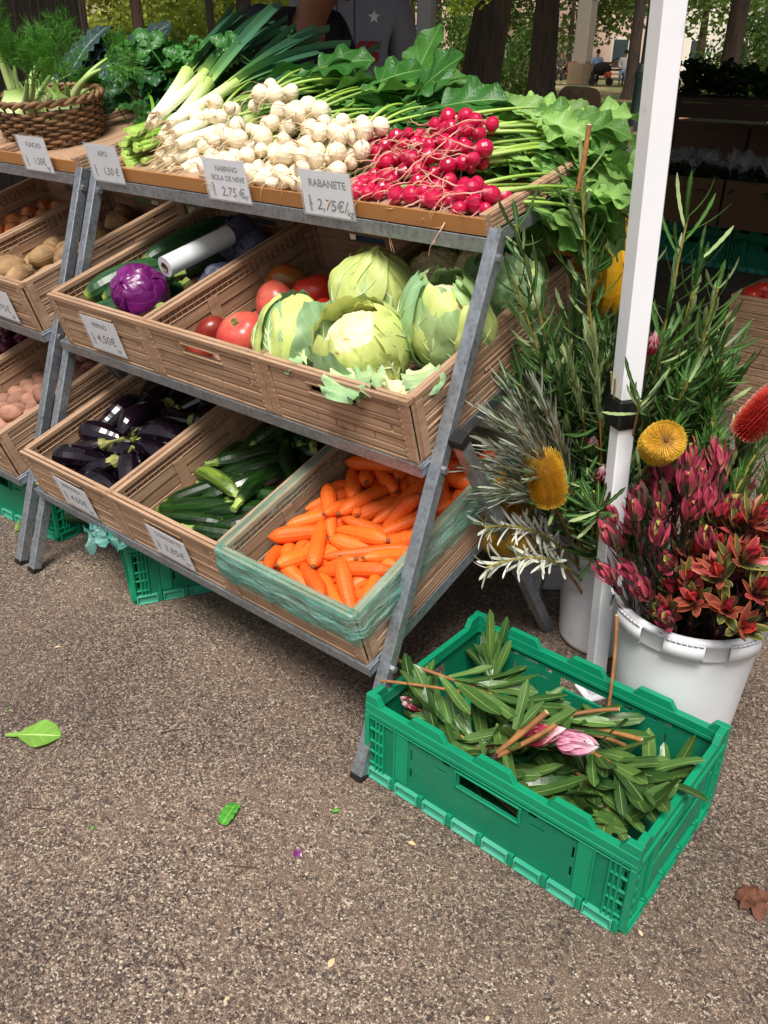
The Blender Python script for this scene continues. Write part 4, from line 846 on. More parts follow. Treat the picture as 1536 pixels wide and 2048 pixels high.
for i, (p, q) in enumerate(LK):
    p = np.array(p); q = np.array(q); d = q-p; Ld = np.linalg.norm(d); d /= Ld
    lk = thing('leek', ('leek with the longest green blades pointing up beside the celery' if i == 0 else 'leek with trimmed white root end lying beside the turnips'), 'leek', T(*p), 'leeks on the top shelf')
    sh = .27; pts = curve(np.zeros(3), d*sh*.5+np.array([0, 0, -.004]), d*sh, 10); b = MB(); R = rv(.0125, .017); b.tube(pts, R*np.array([.75, 1.05, 1, .97, .97, .98, 1, 1.03, 1.1, 1.2]), 12); b.build('shaft', M_LSH, lk)
    b = MB()
    for k_ in range(16):
        a = rv(0, 6.28); u_ = np.cross(d, [0, 0, 1.]); u_ /= np.linalg.norm(u_); w_ = np.cross(u_, d); o_ = (u_*math.cos(a)+w_*math.sin(a)); b.tube(curve(o_*R*.5, -d*.012+o_*R*.8, -d*rv(.015, .04)+o_*R*rv(.6, 1.6), 5), [.0011, .001, .0009, .0007, .0004], 4, False)
    b.build('roots', M_LRT, lk)
    for k_ in range(4):
        L = (Ld-sh)*rv(.78, 1.1); dv = d+np.array([rv(-.16, .16), rv(-.05, .05), rv(-.10, .12)]); b = MB(); up = np.array([(-1 if k_ % 2 else 1)*rv(.4, 1.), -.5, rv(.2, .8)])
        b.leaf(d*(sh-.03), dv, up, L+.04, rv(.015, .021), bend=rv(-.12, .5) if k_ else rv(.2, .6), fold=rv(.45, .9), wave=.02, n=16, m=6, prof=lambda s_: np.interp(s_, [0, .06, .3, .8, 1], [.75, .8, .9, 1., .92]))
        b.build('blade', M_LBL, lk)

# celery
M_CEL = mat('celery_stalk', lin('#8fbf3f'), .35, .12, 8, ramp=[(0, lin('#b9d870')), (.15, lin('#8ec043')), (1, lin('#5f9630'))], stretch=(2, 30, 30), bump=.3, bs=5, kvar=.15)
M_CELF = [mat('celery_leaf', lin(c), .42, .18, 20, veins=(lin('#47803a'), 5., 1.4, .03), leaf=.22, kvar=.25, bump=.3, bs=70, bd=.003) for c in ('#2c6a26', '#1f5420', '#3d7d30')]
def trilobe(s_): return np.interp(s_, [0, .1, .3, .45, .55, .7, .8, .92, 1], [.08, .3, .95, .7, 1., .62, .7, .35, .05])
def celeaf(m):
    b = MB()
    for a in (-1.0, 0, 1.0): b.leaf((.0 if a == 0 else -.005, 0, 0), (math.cos(a), math.sin(a), rv(.0, .25)), (0, 0, 1), rv(.055, .075), rv(.024, .032), bend=rv(.3, 1.), fold=rv(.0, .3), wave=.18, freq=3, n=12, m=6, prof=trilobe)
    b.tube([(-.07, 0, -.012), (-.03, 0, -.002), (0, 0, 0)], [.003, .0025, .002], 5); return mk(b, 'leaf', m)
CLF = [celeaf(random.choice(M_CELF)) for _ in range(8)]
ce = thing('celery', 'bunch of bright green celery stalks with dark leaves behind its price card', 'celery', T(-1.165, .43, 1.10))
for i in range(22):
    b = MB(); x, z = rv(-.05, .045), rv(-.012, .085); dd = np.array([rv(-.40, -.05), rv(.34, .46), rv(.03, .10)])
    b.tube(curve((x, rv(0, .02), z), (x+dd[0]*.3, .2, z+.02), np.array([x, 0, z])+dd, 10), np.linspace(.0095, .0035, 10), 8, k=rv(0, 1), flat=.75); b.build('stalk', M_CEL, ce)
for i in range(78):
    x = rv(-.60, .02); y = rv(.28, .62); z = .06+.20*rv(0, 1)+.08*(x+.6)*-.0+.05*y
    OB('leaf', random.choice(CLF), ce, frame((x, y, z), (rv(-1, 1), rv(-1, .3), rv(-.2, .8)), (rv(-.6, .6), rv(-1, 0), 1)) @ S(rv(.8, 1.35)))

# fennel in a wicker basket
M_WICK = mat('wicker', lin('#6a4c33'), .6, .3, 30, stretch=(1, 1, 1), col2=lin('#8c6a48'), c2s=25, kvar=.3, bump=.3, bs=120); M_WICK2 = mat('wicker_dark', lin('#4a3424'), .65, .3, 30)
BC = T(-1.735, .575, 1.102) @ RX(.16) @ RZ(-.05)
bk = thing('wicker_basket', 'brown wicker basket holding fennel bulbs', 'basket', BC); A_, B_, H_ = .205, .148, .135; NST = 30
def bpt(an, z, o=0.): f = .80+.20*(z/H_)**.8; return np.array([(A_*f+o)*math.cos(an), (B_*f+o)*math.sin(an), z])
for row in range(12):
    b = MB(); z = .006+row*.0098; N = NST*6; b_r = rv(.0042, .0055)
    b.tube([bpt(2*PI*i/N, z+.002*math.sin(i*.21+row), .0055*math.cos(PI*(i/6.+row))) for i in range(N+1)], b_r, 6, False, k=rv(0, 1)); b.build('weaver', M_WICK, bk)
for i in range(NST):
    b = MB(); an = 2*PI*i/NST; b.tube([bpt(an, z_) for z_ in (0, .04, .08, .127)], .0034, 5); b.build('stake', M_WICK2, bk)
for ph in (0, PI):
    b = MB(); N = 160; b.tube([bpt(2*PI*i/N, H_+.004+.006*math.sin(i*.55+ph), .007*math.cos(i*.55+ph)) for i in range(N+1)], .0065, 7, False, k=.6); b.build('rim', M_WICK, bk)
b = MB(); b.prism([tuple(bpt(2*PI*i/24, 0)[:2]) for i in range(24)], -.003, .004); b.build('base', M_WICK2, bk)
M_FEN = mat('fennel_bulb', lin('#dfe8bd'), .35, .08, 12, ramp=[(0, lin('#eef0d6')), (.5, lin('#dbe6b0')), (1, lin('#a3c46a'))], stretch=(12, 12, 2), bump=.2, bs=6, sss=.1)
M_FST = mat('fennel_stalk', lin('#a9c86a'), .4, .1, 12, ramp=[(0, lin('#cfdf9c')), (1, lin('#86b04a'))]); M_FRD = mat('fennel_frond', lin('#4f8a2a'), .6, .2, 10, kvar=.35, leaf=.25)
def frond(L):
    b = MB()
    main = curve((0, 0, 0), (L*.5, rv(-.03, .03), .05), (L, rv(-.06, .06), rv(-.03, .05)), 12); b.tube(main, np.linspace(.0028, .0008, 12), 5, False, k=.7)
    for i in range(2, 12):
        for s_ in (-1, 1):
            p = main[i]; l2 = L*.42*(1.15-i/12)+.015; dr = np.array([.6, s_*rv(.4, 1), rv(-.2, .7)]); dr /= np.linalg.norm(dr); q = p+dr*l2
            b.tube(curve(p, p+dr*l2*.5+[0, 0, .006], q, 5), [.0012, .001, .0009, .0008, .0006], 3, False, k=.5)
            for j in range(11):
                f = (j+1)/11; r0 = p+(q-p)*f; d2 = dr+np.array([rv(-.6, .9), rv(-1, 1), rv(-.8, 1)]); d2 /= np.linalg.norm(d2); l3 = rv(.012, .034); sd_ = np.cross(d2, [0, 0, 1.]); sd_ /= np.linalg.norm(sd_)+1e-6
                k_ = rv(0, 1); w_ = .0007
                for d3 in (d2, d2+np.array([rv(-.5, .5), rv(-.5, .5), rv(-.5, .5)]), d2+np.array([rv(-.7, .7), rv(-.7, .7), rv(-.7, .7)])):
                    e_ = r0+d3*l3; b.add([r0-sd_*w_, r0+sd_*w_, e_+sd_*w_*.5, e_-sd_*w_*.5], [(0, 1, 2, 3)], None, 0, 0, k_)
    return mk(b, 'frond', M_FRD)
random.seed(31); FRD = [frond(rv(.12, .20)) for _ in range(6)]
FP = [((-.07, -.055, .120), (.15, -.1, 1), 1.1), ((.01, -.075, .105), (.75, .1, .7), .95), ((-.11, .02, .10), (-.5, -.1, 1), 1.), ((.06, .03, .10), (.5, .2, .9), 1.1), ((.0, .05, .07), (0, .3, 1), 1.), ((-.03, .0, .05), (.1, -.1, 1), .9)]
for i, (p, d, sc) in enumerate(FP):
    fn = thing('fennel', ('fennel bulb with its tall curved stalk standing up in the basket', 'pale fennel bulb lying at the basket rim', 'fennel bulb at the end of the basket near the kale', 'fennel bulb leaning toward the celery', 'fennel bulb at the back of the basket', 'fennel bulb under the others in the basket')[i], 'fennel', BC @ T(*p) @ frame((0, 0, 0), d, (0, 1, 0)) @ RY(PI/2), 'fennel in the basket')
    s_ = np.linspace(0, 1, 12); an = np.arange(16)*2*PI/16; r = np.interp(s_, [0, .1, .35, .6, .85, 1], [.3, .7, 1, .85, .5, .4])*.054*sc; b = MB()
    b.grid(np.stack([r[:, None]*np.cos(an)*1.1, r[:, None]*np.sin(an)*.75*(1+.06*np.cos(4*an)), np.repeat((s_*.095-.045)[:, None], 16, 1)], -1), np.repeat(s_, 16), 0, 0, True); b.build('bulb', M_FEN, fn)
    for k_ in range(3):
        b = MB(); x = rv(-.022, .022); L = rv(.06, .13) if (i, k_) != (0, 0) else .30; dd = np.array([x*4+rv(-.04, .04), rv(-.05, .05), L]); c_ = curve((x, 0, .03), (x*1.5, 0, .03+L*.6), np.array([x, 0, .03])+dd, 9)
        b.tube(c_, np.linspace(.011, .0045, 9), 8); b.build('stalk', M_FST, fn)
        for q in range(1 if L < .3 else 3):
            j = 8 if q == 0 else random.randrange(4, 9); OB('frond', random.choice(FRD), fn, frame(c_[j], (dd[0]+rv(-.2, .2), rv(-.2, .2), rv(.0, .3)) if q == 0 else (rv(-1, 1), rv(-1, 1), rv(.0, .8)), (0, rv(-1, 1), .5)) @ S(.8))
# kale behind the basket
M_KALE = mat('kale_leaf', lin('#2c4a48'), .6, .25, 20, veins=(lin('#8fa890'), 7., 1.4, .05), bump=1., bs=60, bd=.012, col2=lin('#1c3436'), c2s=40, leaf=.06, kvar=.2); M_KST = mat('kale_stem', lin('#93b06a'), .5, .15)
kb = thing('kale_bunch', 'bunch of dark blue green crinkled kale beside the fennel basket', 'kale', T(-1.99, .60, 1.15))
for i in range(16):
    b = MB(); p1 = np.array([rv(-.05, .12), rv(0, .05), rv(0, .06)]); p2 = p1+np.array([rv(-.12, .14), rv(.16, .26), rv(.03, .10)]); b.tube(curve(p1, (p1+p2)/2, p2, 6), [.006, .006, .005, .005, .004, .003], 6); b.build('stem', M_KST, kb)
    b = MB(); b.leaf(p2, (p2-p1)+np.array([rv(-.05, .12), 0, rv(.05, .24)]), (rv(-.3, .5), -.7, .8), rv(.22, .30), rv(.035, .05), bend=rv(.0, .7), wave=.15, freq=7, n=26, m=8, fold=.2, prof=lambda s_: np.interp(s_, [0, .1, .4, .8, .95, 1], [.3, .7, 1, .8, .45, .05])); b.build('leaf', M_KALE, kb)
# price cards
M_CARD = mat('card_white', lin('#f5f3f9'), .3, .03, 20, spec=.5); M_INK = mat('print_grey', lin('#5b5450'), .6, .05); M_PEN = mat('marker_black', lin('#17161a'), .5, .05); M_SLV = mat('card_sleeve', lin('#d6dde2'), .12, .03, spec=.6, alpha=.22)
def text_mesh(txt, size, shear=0., bold=0.):
    cu = bpy.data.curves.new('lettering', 'FONT'); cu.body = txt; cu.size = size; cu.shear = shear; cu.offset = bold; cu.extrude = 0; cu.align_x = 'LEFT'
    o = bpy.data.objects.new('tmp', cu); COL.objects.link(o); bpy.context.view_layer.update(); me = bpy.data.meshes.new_from_object(o.evaluated_get(bpy.context.evaluated_depsgraph_get())); bpy.data.objects.remove(o); me.name = 'lettering'; return me
def card(M, label, lines, w=.140, h=.092):
    c = thing('price_card', label, 'price card', M, 'price cards'); b = MB(); b.box((0, 0, 0), (w, .0008, h)); b.build('card', M_CARD, c, None, False)
    b = MB(); b.box((-.006, -.0012, -.003), (w+.006, -.0007, h+.004)); b.build('sleeve', M_SLV, c, None, False)
    for (txt, x, z, s_, kind) in lines:
        me = text_mesh(txt, s_, .0 if kind == 'p' else .18, .0004 if kind == 'p' else .0003); me.materials.clear(); me.materials.append(M_INK if kind == 'p' else M_PEN)
        OB('lettering', me, c, T(x, -.0004, z) @ RX(PI/2) @ (RZ(PI/2) if kind == 'v' else RY(0)))
    return c
def topM(x, y=-.0165, dz=0.): return T(-1.209+x, TOPY, TOPZ+.003) @ RX(TOPT) @ T(0, y, dz)
card(topM(.437), 'price card reading NABINHO BOLA DE NEVE in front of the turnips', [('NABINHO', .040, .066, .0165, 'p'), ('BOLA DE NEVE', .022, .045, .0165, 'p'), ('2,75 €', .045, .010, .030, 'h'), ('kg', .118, .008, .018, 'h'), ('origem', .024, .006, .011, 'v')])
card(topM(.750), 'price card reading RABANETE in front of the radishes', [('RABANETE', .022, .060, .0215, 'p'), ('2,75€/', .036, .012, .033, 'h'), ('kg', .121, .006, .020, 'h'), ('origem', .022, .006, .012, 'v')])
card(topM(-.030) @ RZ(.0), 'price card reading AIPO in front of the celery', [('AIPO', .048, .064, .019, 'p'), ('1,50 €', .050, .018, .026, 'h'), ('origem', .022, .008, .011, 'v')], .132)
card(topM(-.366), 'price card reading FUNCHO in front of the fennel basket', [('FUNCHO', .040, .064, .018, 'p'), ('1,50€', .052, .018, .026, 'h'), ('kg', .112, .006, .016, 'h'), ('origem', .022, .008, .011, 'v')])
def cardM(row, i, x, z, rot=0., x0=-1.209): return slotM(row, i, x0) @ T(x, -.0095, z) @ RY(rot)
card(cardM('mid', 0, .137, .020), 'price card reading PEPINO on the cucumber crate', [('PEPINO', .040, .070, .0185, 'p'), ('4,50€', .036, .026, .034, 'h'), ('kg', .110, .008, .018, 'h'), ('origem', .022, .014, .012, 'v')], .142, .096)
card(cardM('bot', 0, .142, .024, .03), 'price card reading BERINGELA on the aubergine crate', [('BERINGELA', .028, .070, .0165, 'p'), ('4,50€', .040, .024, .032, 'h'), ('kg', .112, .008, .018, 'h'), ('origem', .022, .014, .012, 'v')], .142, .092)
card(cardM('bot', 1, .135, .020, .03), 'price card reading COURGETTE on the courgette crate', [('COURGETTE', .026, .070, .0165, 'p'), ('3,85€', .040, .024, .032, 'h'), ('kg', .112, .008, .018, 'h'), ('origem', .022, .014, .012, 'v')], .138, .092)
card(cardM('mid', 2, .165, .018, .02, X2), 'price card hanging on the muddy potato crate', [('BATATA', .036, .070, .0165, 'p'), ('1,95€', .040, .024, .032, 'h'), ('kg', .112, .008, .018, 'h')], .142, .092)
# ------------------------------------------------------------------ tent pole, buckets
M_PAINT = mat('white_powder_coat', lin('#f2f2f6'), .35, .03, 9, col2=lin('#dcdde2'), c2s=14, c2lo=.62, c2hi=.8, bump=.05)
def tent_leg(base, lean, yaw, H, label, m=M_PAINT, collar=True, w=.038, z0=0., grp=None):
    p = thing('tent_pole', label, 'tent pole', T(*base), grp); d = Vector((lean[0], lean[1], 1)).normalized()
    F = frame((0, 0, 0), d, (math.cos(yaw), math.sin(yaw), 0)); b = MB(); b.box((z0+.006, -w/2, -w/2), (H, w/2, w/2), F); b.build('tube', m, p, None, False, .003)
    b = MB(); b.box((z0, -w*.9, -w*.9), (z0+.0058, w*.9, w*.9), F); b.build('foot_plate', m, p, None, False, .001)
    if collar:
        zc = .725; b = MB(); b.box((zc-.034, -w*.66, -w*.66), (zc+.030, w*.66, w*.66), F); b.box((zc-.012, -w*.66-.030, -w*.5), (zc+.075, -w*.66, w*.5), F); b.box((zc-.02, -w*.66-.036, -w*.35), (zc+.03, -w*.67, w*.35), F)
        b.build('clamp_collar', M_BLACK, p, None, False, .004); b = MB(); b.tube(xf(F, [(zc+.02, -w*.66-.035, 0), (zc+.02, -w*.66-.040, 0)]), .006, 8); b.build('pin', M_BOLT, p)
        b = MB(); b.box((zc+.03, -w/2-.004, -w/2-.004), (H*.62+.5, w/2+.004, w/2+.004), F); b.build('outer_tube', m, p, None, False, .003)
    return p
tent_leg((.262, .585, 0), (-.0366, -.016), .97, 2.35, 'white square tent pole with a black clamp between the flower buckets')
tent_leg((-.98, 1.46, 0), (.0, .0), .3, 2.6, 'shade-toned grey tent pole standing behind the turnip greens', mat('shade_toned_paint', lin('#8c8d8c'), .5, .08), False, .048)  # the grey is shade put into the pole's colour
M_BUCK = mat('white_bucket_plastic', lin('#dcdde1'), .38, .04, 7, col2=lin('#bfc0c2'), c2s=11, c2lo=.6, c2hi=.85, sss=.05, spec=.45)
def bucket(x, y, r0, r1, h, label, rot=0.):
    c = thing('bucket', label, 'bucket', T(x, y, 0) @ RZ(rot), 'white flower buckets'); N = 56; an = np.arange(N)*2*PI/N
    def ring(r, z): return np.stack([r*np.cos(an), r*np.sin(an), 0*an+z], 1)
    rr = lambda z: r0+(r1-r0)*z/h
    b = MB(); b.grid(np.stack([ring(r0*.2, .006), ring(r0-.006, .004), ring(r0, .010)]+[ring(rr(z), z) for z in np.linspace(.02, h, 9)]+[ring(r1-.003, h+.001)]+[ring(rr(z)-.0035, z) for z in np.linspace(h, .02, 6)]+[ring(r0*.2, .018)]), 0, 0, 0, True); b.build('body', M_BUCK, c)
    b = MB(); z1 = h-.052; b.grid(np.stack([ring(rr(z1), z1), ring(rr(z1)+.007, z1+.001), ring(rr(z1)+.008, z1+.006), ring(rr(h)+.008, h-.012), ring(rr(h)+.010, h-.010), ring(rr(h)+.010, h-.002), ring(rr(h)+.004, h+.002), ring(rr(h)-.002, h+.0015)]), 0, 0, 0, True); b.build('rim_band', M_BUCK, c)
    for k in range(8):                                  # tabs below the rim and a row of small ribs
        a0 = k*2*PI/8; b = MB(); wd = .24; aa_ = np.linspace(a0-wd, a0+wd, 8); q = [np.stack([(rr(h)+o)*np.cos(aa_), (rr(h)+o)*np.sin(aa_), 0*aa_+z], 1) for o, z in ((.009, h-.045), (.014, h-.044), (.014, h-.008), (.009, h-.007))]
        b.grid(np.stack(q)); 
        for a_ in np.linspace(a0-wd*.8, a0+wd*.8, 7): b.box((.0135, -.0045, h-.007), (.0165, .0045, h-.002), RZ(a_) @ T(rr(h), 0, 0))
        b.build('tab', M_BUCK, c, None, True)
    b = MB(); b.grid(np.stack([ring(.001, h*.55), ring(rr(h*.55)-.004, h*.55)]), 0, 0, 0, True); b.build('water', mat('bucket_water', lin('#3a4038'), .05, .02, spec=.5), c)
    return c
BK1, BK2, BK3 = (.452, .562), (.165, .805), (-.105, .985)
bucket(*BK1, .126, .150, .365, 'large white bucket packed with red and yellow leaf flowers', .3)
bucket(*BK2, .108, .130, .315, 'white bucket of banksia stems behind the tent pole', .1)
bucket(*BK3, .105, .128, .315, 'white bucket half hidden behind the steel rack', .5)

# ------------------------------------------------------------------ cut flowers
M_BST = mat('woody_stem', lin('#8a5c34'), .7, .2, 40, col2=lin('#a8763f'), c2s=25, bump=.4, bs=120); M_GST = mat('yellow_stem', lin('#9a8a3e'), .6, .2, 30)
M_BLF = [mat('banksia_leaf', lin(c), .45, .15, 30, veins=(lin('#8fa85a'), 12., 1., .12), kvar=.3, leaf=.12, kmix=(lin('#8a9a6c'), .72, .8)) for c in ('#2f5c2c', '#24501f', '#3d6e2c')]
M_SIL = mat('silver_leaf', lin('#b9beac'), .6, .1, 30, kvar=.35, kmix=(lin('#47583a'), .62, .72), leaf=.06); M_SILW = mat('white_leaf_underside', lin('#e2e2d4'), .6, .08, 30, kvar=.12, kmix=(lin('#5a6b45'), .82, .88), leaf=.06)
M_SIL2 = mat('pale_green_leaf', lin('#8e9f6c'), .6, .1, 30, kvar=.25, leaf=.1)
def strap(s_): return np.interp(s_, [0, .08, .5, .85, .96, 1], [.35, .7, 1, .95, .6, .15])
def serr(s_): return strap(s_)*(1-.22*(np.arange(len(s_)) % 2))
def near_pole(q): return math.hypot(q[0]-(.262-.0366*q[2]), q[1]-(.585-.016*q[2])) < .045 and q[2] > 0
def foliage(b, path, n, L, w, s0, s1, ang, bend=-.4, prof=strap, seg=6, m=2, droop=0., org=None):
    path = np.asarray(path); N = len(path)
    for i in range(n):
        f = s0+(s1-s0)*(i+rv(0, 1))/n; x = f*(N-1); j = min(int(x), N-2); p = path[j]+(path[j+1]-path[j])*(x-j); d = path[j+1]-path[j]; d = d/np.linalg.norm(d)
        a = i*2.4+rv(-.5, .5); u = np.cross(d, [.3, .2, 1.]); u /= np.linalg.norm(u); v = np.cross(d, u); o = u*math.cos(a)+v*math.sin(a); g = rv(*ang)
        dv = d*math.cos(g)+o*math.sin(g)+np.array([0, 0, -droop])
        if org is not None and any(near_pole(org+p+dv*L*f_) for f_ in (0, .3, .6, .9, 1.1)): continue
        b.leaf(p, dv, np.cross(np.cross(dv, d), dv)+1e-4, L*rv(.7, 1.15), w*rv(.85, 1.15), bend=bend*rv(.5, 1.5), fold=.15, n=seg, m=m, prof=prof)
def bstem(nm, label, base, end, grp, n=46, L=.085, w=.0042, m=None, s0=.35, ang=(.35, .8), ctrl=None, r=.0042, stm=None, prof=serr, tip=False, cat='flower stem', seg=10, bend=-.3):
    base = np.array(base, float); end = np.array(end, float); o = thing(nm, label, cat, T(*base), grp)
    c = np.array(ctrl, float) if ctrl is not None else (base*.45+end*.55+np.array([0, 0, .08])); path = curve(0*base, c-base, end-base, 14)
    b = MB(); b.tube(path, np.linspace(r, r*.55, 14), 6); b.build('stem', stm or M_GST, o)
    b = MB(); foliage(b, path, n, L, w, s0, 1., ang, bend, prof, seg, org=base); b.build('foliage', m or random.choice(M_BLF), o, kind='stuff')
    return o, path
random.seed(44)
def inb(c, r=.07): a = rv(0, 6.28); q = r*math.sqrt(rv(0, 1)); return (c[0]+q*math.cos(a), c[1]+q*math.sin(a), .06)
GB_ = 'green banksia stems'
BEND = [(q, 0) for q in ((.100, .53, 1.17), (.045, .40, 1.09), (.03, .43, .99), (.265, .66, 1.10), (.335, .70, .97), (.30, .68, 1.03), (.19, .64, .98), (.115, .56, 1.0), (.37, .70, .86), (.06, .52, .84), (.17, .54, .82), (.27, .64, .86), (.11, .50, .80), (.22, .54, .80), (.39, .72, .80), (.04, .48, .76), (.33, .70, .88), (.07, .60, .88), (.34, .62, .80), (.15, .62, .86))]
for i, (e, _) in enumerate(BEND):
    o, path = bstem('banksia_branch', 'green banksia branch with toothed strap leaves in the bucket behind the tent pole', inb(BK2, .06), e, GB_, 50 if i < 8 else 92, rv(.075, .105), .0048, None, .36, (.5, 1.25), r=.004, bend=-.55)
    if i == 0:
        o['label'] = 'tallest banksia stem with its brown top cut off square'
        b = MB(); q = path[-1]; b.tube([q-[.004, .004, .03], q+[.002, .001, .02], q+[.004, .002, .085]], [.0045, .005, .0048], 8); b.build('cut_top', M_BST, o); b = MB(); b.tube([q+[.004, .002, .085], q+[.004, .002, .0862]], .0047, 8); b.build('cut_face', mat('cut_wood', lin('#e6d9bc'), .7), o)
for i in range(26):                                     # inner, shorter branches fill the bunch
    a = rv(0, 6.28); q = rv(.05, .19); bstem('banksia_branch', 'green banksia branch with toothed strap leaves in the bucket behind the tent pole', inb(BK2, .08), (BK2[0]+.02+q*math.cos(a), BK2[1]-.14+q*math.sin(a), rv(.50, .80)), GB_, 90, rv(.07, .10), .0046, None, .4, (.5, 1.35), r=.004, bend=-.5)
# short dense green whorls
M_FINE = mat('fine_green_leaf', lin('#4f7a35'), .5, .15, 30, kvar=.3, leaf=.15)
for i in range(34):
    e = (rv(.04, .23), rv(.52, .64), rv(.44, .84)) if i < 24 else (rv(.30, .42), rv(.58, .70), rv(.66, .82))
    bstem('banksia_sprig', 'dense dark green sprig low among the banksias', inb(BK2, .06), e, 'dense green sprigs', 100, .055, .0023, M_BLF[i % 2] if i < 24 else M_FINE, .55, (.4, 1.1), prof=strap, seg=5)
# silvery stems leaning towards the rack
SIL = [(.05, .42, .68), (.055, .38, .62), (.075, .43, .72), (.04, .44, .76), (.10, .44, .78), (.06, .35, .57), (.105, .40, .66), (.035, .47, .70), (.13, .44, .74), (.045, .33, .62), (.085, .37, .56), (.13, .42, .60), (.035, .38, .72), (.075, .33, .68), (.11, .36, .72), (.05, .40, .52)]
for e in SIL: bstem('silver_branch', 'dark branch with thin silvery needle leaves leaning toward the rack', inb(BK2, .05), e, 'silvery needle branches', 88, .078, .0019, M_SIL, .45, (.22, .55), ctrl=(.14, .62, .52), r=.003, stm=M_BST, prof=strap, seg=6)
for e in ((.165, .52, .86), (.190, .49, .88), (.145, .48, .84)): bstem('silver_branch', 'pale silvery tuft in front of the tent pole clamp', inb(BK2, .05), e, 'silvery needle branches', 40, .06, .0030, M_SIL2, .72, (.15, .5), r=.003, stm=M_BST, prof=strap, seg=6)
for e, ct in (((.055, .36, .475), (.14, .56, .46)), ((.085, .33, .40), (.16, .55, .42))):
    bstem('white_leaf_sprig', 'sprig with white backed leaves hanging over the green crate', inb(BK2, .04), e, 'white backed sprigs', 50, .058, .0034, M_SILW, .45, (.3, .9), ctrl=ct, prof=strap, bend=.5)
# banksia flowers
M_BFL = mat('banksia_flower', lin('#c8971a'), .6, .2, 40, ramp=[(0, lin('#9a6a10')), (.5, lin('#dba420')), (1, lin('#efc848'))], kvar=.3, leaf=.1); M_BFR = mat('red_banksia_flower', lin('#c22a1e'), .5, .2, 40, ramp=[(0, lin('#7a1414')), (.45, lin('#d8281c')), (.8, lin('#f04a32')), (1, lin('#f6d8cc'))], kvar=.3, leaf=.08)
def spike(L, R, n, m, rows=0):
    b = MB(); s_ = np.linspace(0, 1, 12); r = R*.62*np.sqrt(np.clip(1-(2*s_-1)**4, .02, 1)); an = np.arange(12)*2*PI/12
    b.grid(np.stack([r[:, None]*np.cos(an), r[:, None]*np.sin(an), np.repeat((s_*L)[:, None], 12, 1)], -1), 0, 0, 0, True)
    for i in range(n):
        f = (i+.5)/n; a = i*2.39996 if not rows else (i % rows)*2*PI/rows+rv(-.05, .05); z = f*L; o = np.array([math.cos(a), math.sin(a), 0]); t_ = np.array([-math.sin(a), math.cos(a), 0]); el = math.sqrt(max(.05, 1-(2*f-1)**6)); p0 = o*R*.5*el+[0, 0, z]; up = .35+1.1*max(0, f-.8)*3-1.2*max(0, .15-f)*3
        p1 = p0+o*R*.38+np.array([0, 0, R*.15*up]); p2 = p0+(o*R*.52+np.array([0, 0, R*.42*up]))*rv(.9, 1.08); w = .00055; k = rv(0, 1)
        b.add([p0-t_*w, p0+t_*w, p1+t_*w, p1-t_*w, p2+t_*w*1.3, p2-t_*w*1.3], [(0, 1, 2, 3), (3, 2, 4, 5)], None, [0, 0, .55, .55, 1, 1], 0, k)
    return mk(b, 'flower_spike', m)
SPK = [spike(.105, .040, 1900, M_BFL), spike(.095, .036, 1700, M_BFL)]; SPR = spike(.13, .042, 1600, M_BFR, 26)
M_CORE = mat('banksia_tip', lin('#5a3a22'), .8)
for i, (p, d, me, lb) in enumerate((((.315, .570, .665), (.45, -.75, .55), SPK[0], 'golden banksia flower beside the tent pole, seen from its tip'), ((.150, .465, .525), (-.22, -.15, 1), SPK[0], 'tall golden banksia flower between the pole and the rack'), ((.055, .52, .455), (-.3, -.3, .8), SPK[1], 'golden banksia flower half hidden in dark leaves'), ((.095, .50, .385), (-.9, -.5, .1), SPK[1], 'golden banksia flower drooping toward the green crate'), ((.455, .64, .715), (.45, -.1, .8), SPR, 'red banksia flower spike standing over the big bucket'))):
    bp = inb(BK2 if i < 4 else BK1, .05); o, path = bstem('banksia_flower', lb, bp, p, 'banksia flowers', 26, .07, .0038, M_BLF[i % 3], .55, (.5, 1.1), r=.0045, stm=M_BST, cat='flower')
    OB('flower_spike', me, o, T(*path[-1]) @ frame((0, 0, 0), d) @ RY(PI/2) @ S(1 if i < 4 else .82)); L = .105 if i < 2 else .095 if i < 4 else .107; b = MB(); dv = np.array(Vector(d).normalized()); b.tube([path[-1]+dv*L*.9, path[-1]+dv*(L+.004)], [.006, .004], 8); b.build('spike_tip', M_CORE, o)
# leucadendrons in the big bucket
def bract_mesh(nm, m, L, w, bend, fold): b = MB(); b.leaf((0, 0, 0), (1, 0, 0), (0, 0, 1), L, w, bend=bend, fold=fold, n=8, m=4, prof=lambda s_: np.interp(s_, [0, .15, .45, .75, .92, 1], [.35, .8, 1, .7, .3, .03])); return mk(b, nm, m)
def lm_(c, d): return mat('leucadendron_bract', lin(c), .42, .12, 30, ramp=[(0, lin(d)), (.4, lin(c)), (1, lin(c))], leaf=.15, spec=.45)
M_LA = [lm_('#9c3a52', '#c87068'), lm_('#823c50', '#b86a64'), lm_('#66524a', '#9a9a60'), lm_('#c04c64', '#e0987c')]; M_LBUD = [lm_('#b03a50', '#d8b070'), lm_('#b8a860', '#d0d088'), lm_('#c04a60', '#c88a68'), lm_('#a0a050', '#c8cc88')]
M_LEDGE = [mat('edged_leaf', lin(c), .42, .12, 30, urampw=(lin(e), .70, .95), leaf=.12) for c, e in (('#5f5f34', '#c8923f'), ('#8a4438', '#d8744a'), ('#66603a', '#c8a850'), ('#a03a40', '#d8704a'), ('#586038', '#b8a850'))]
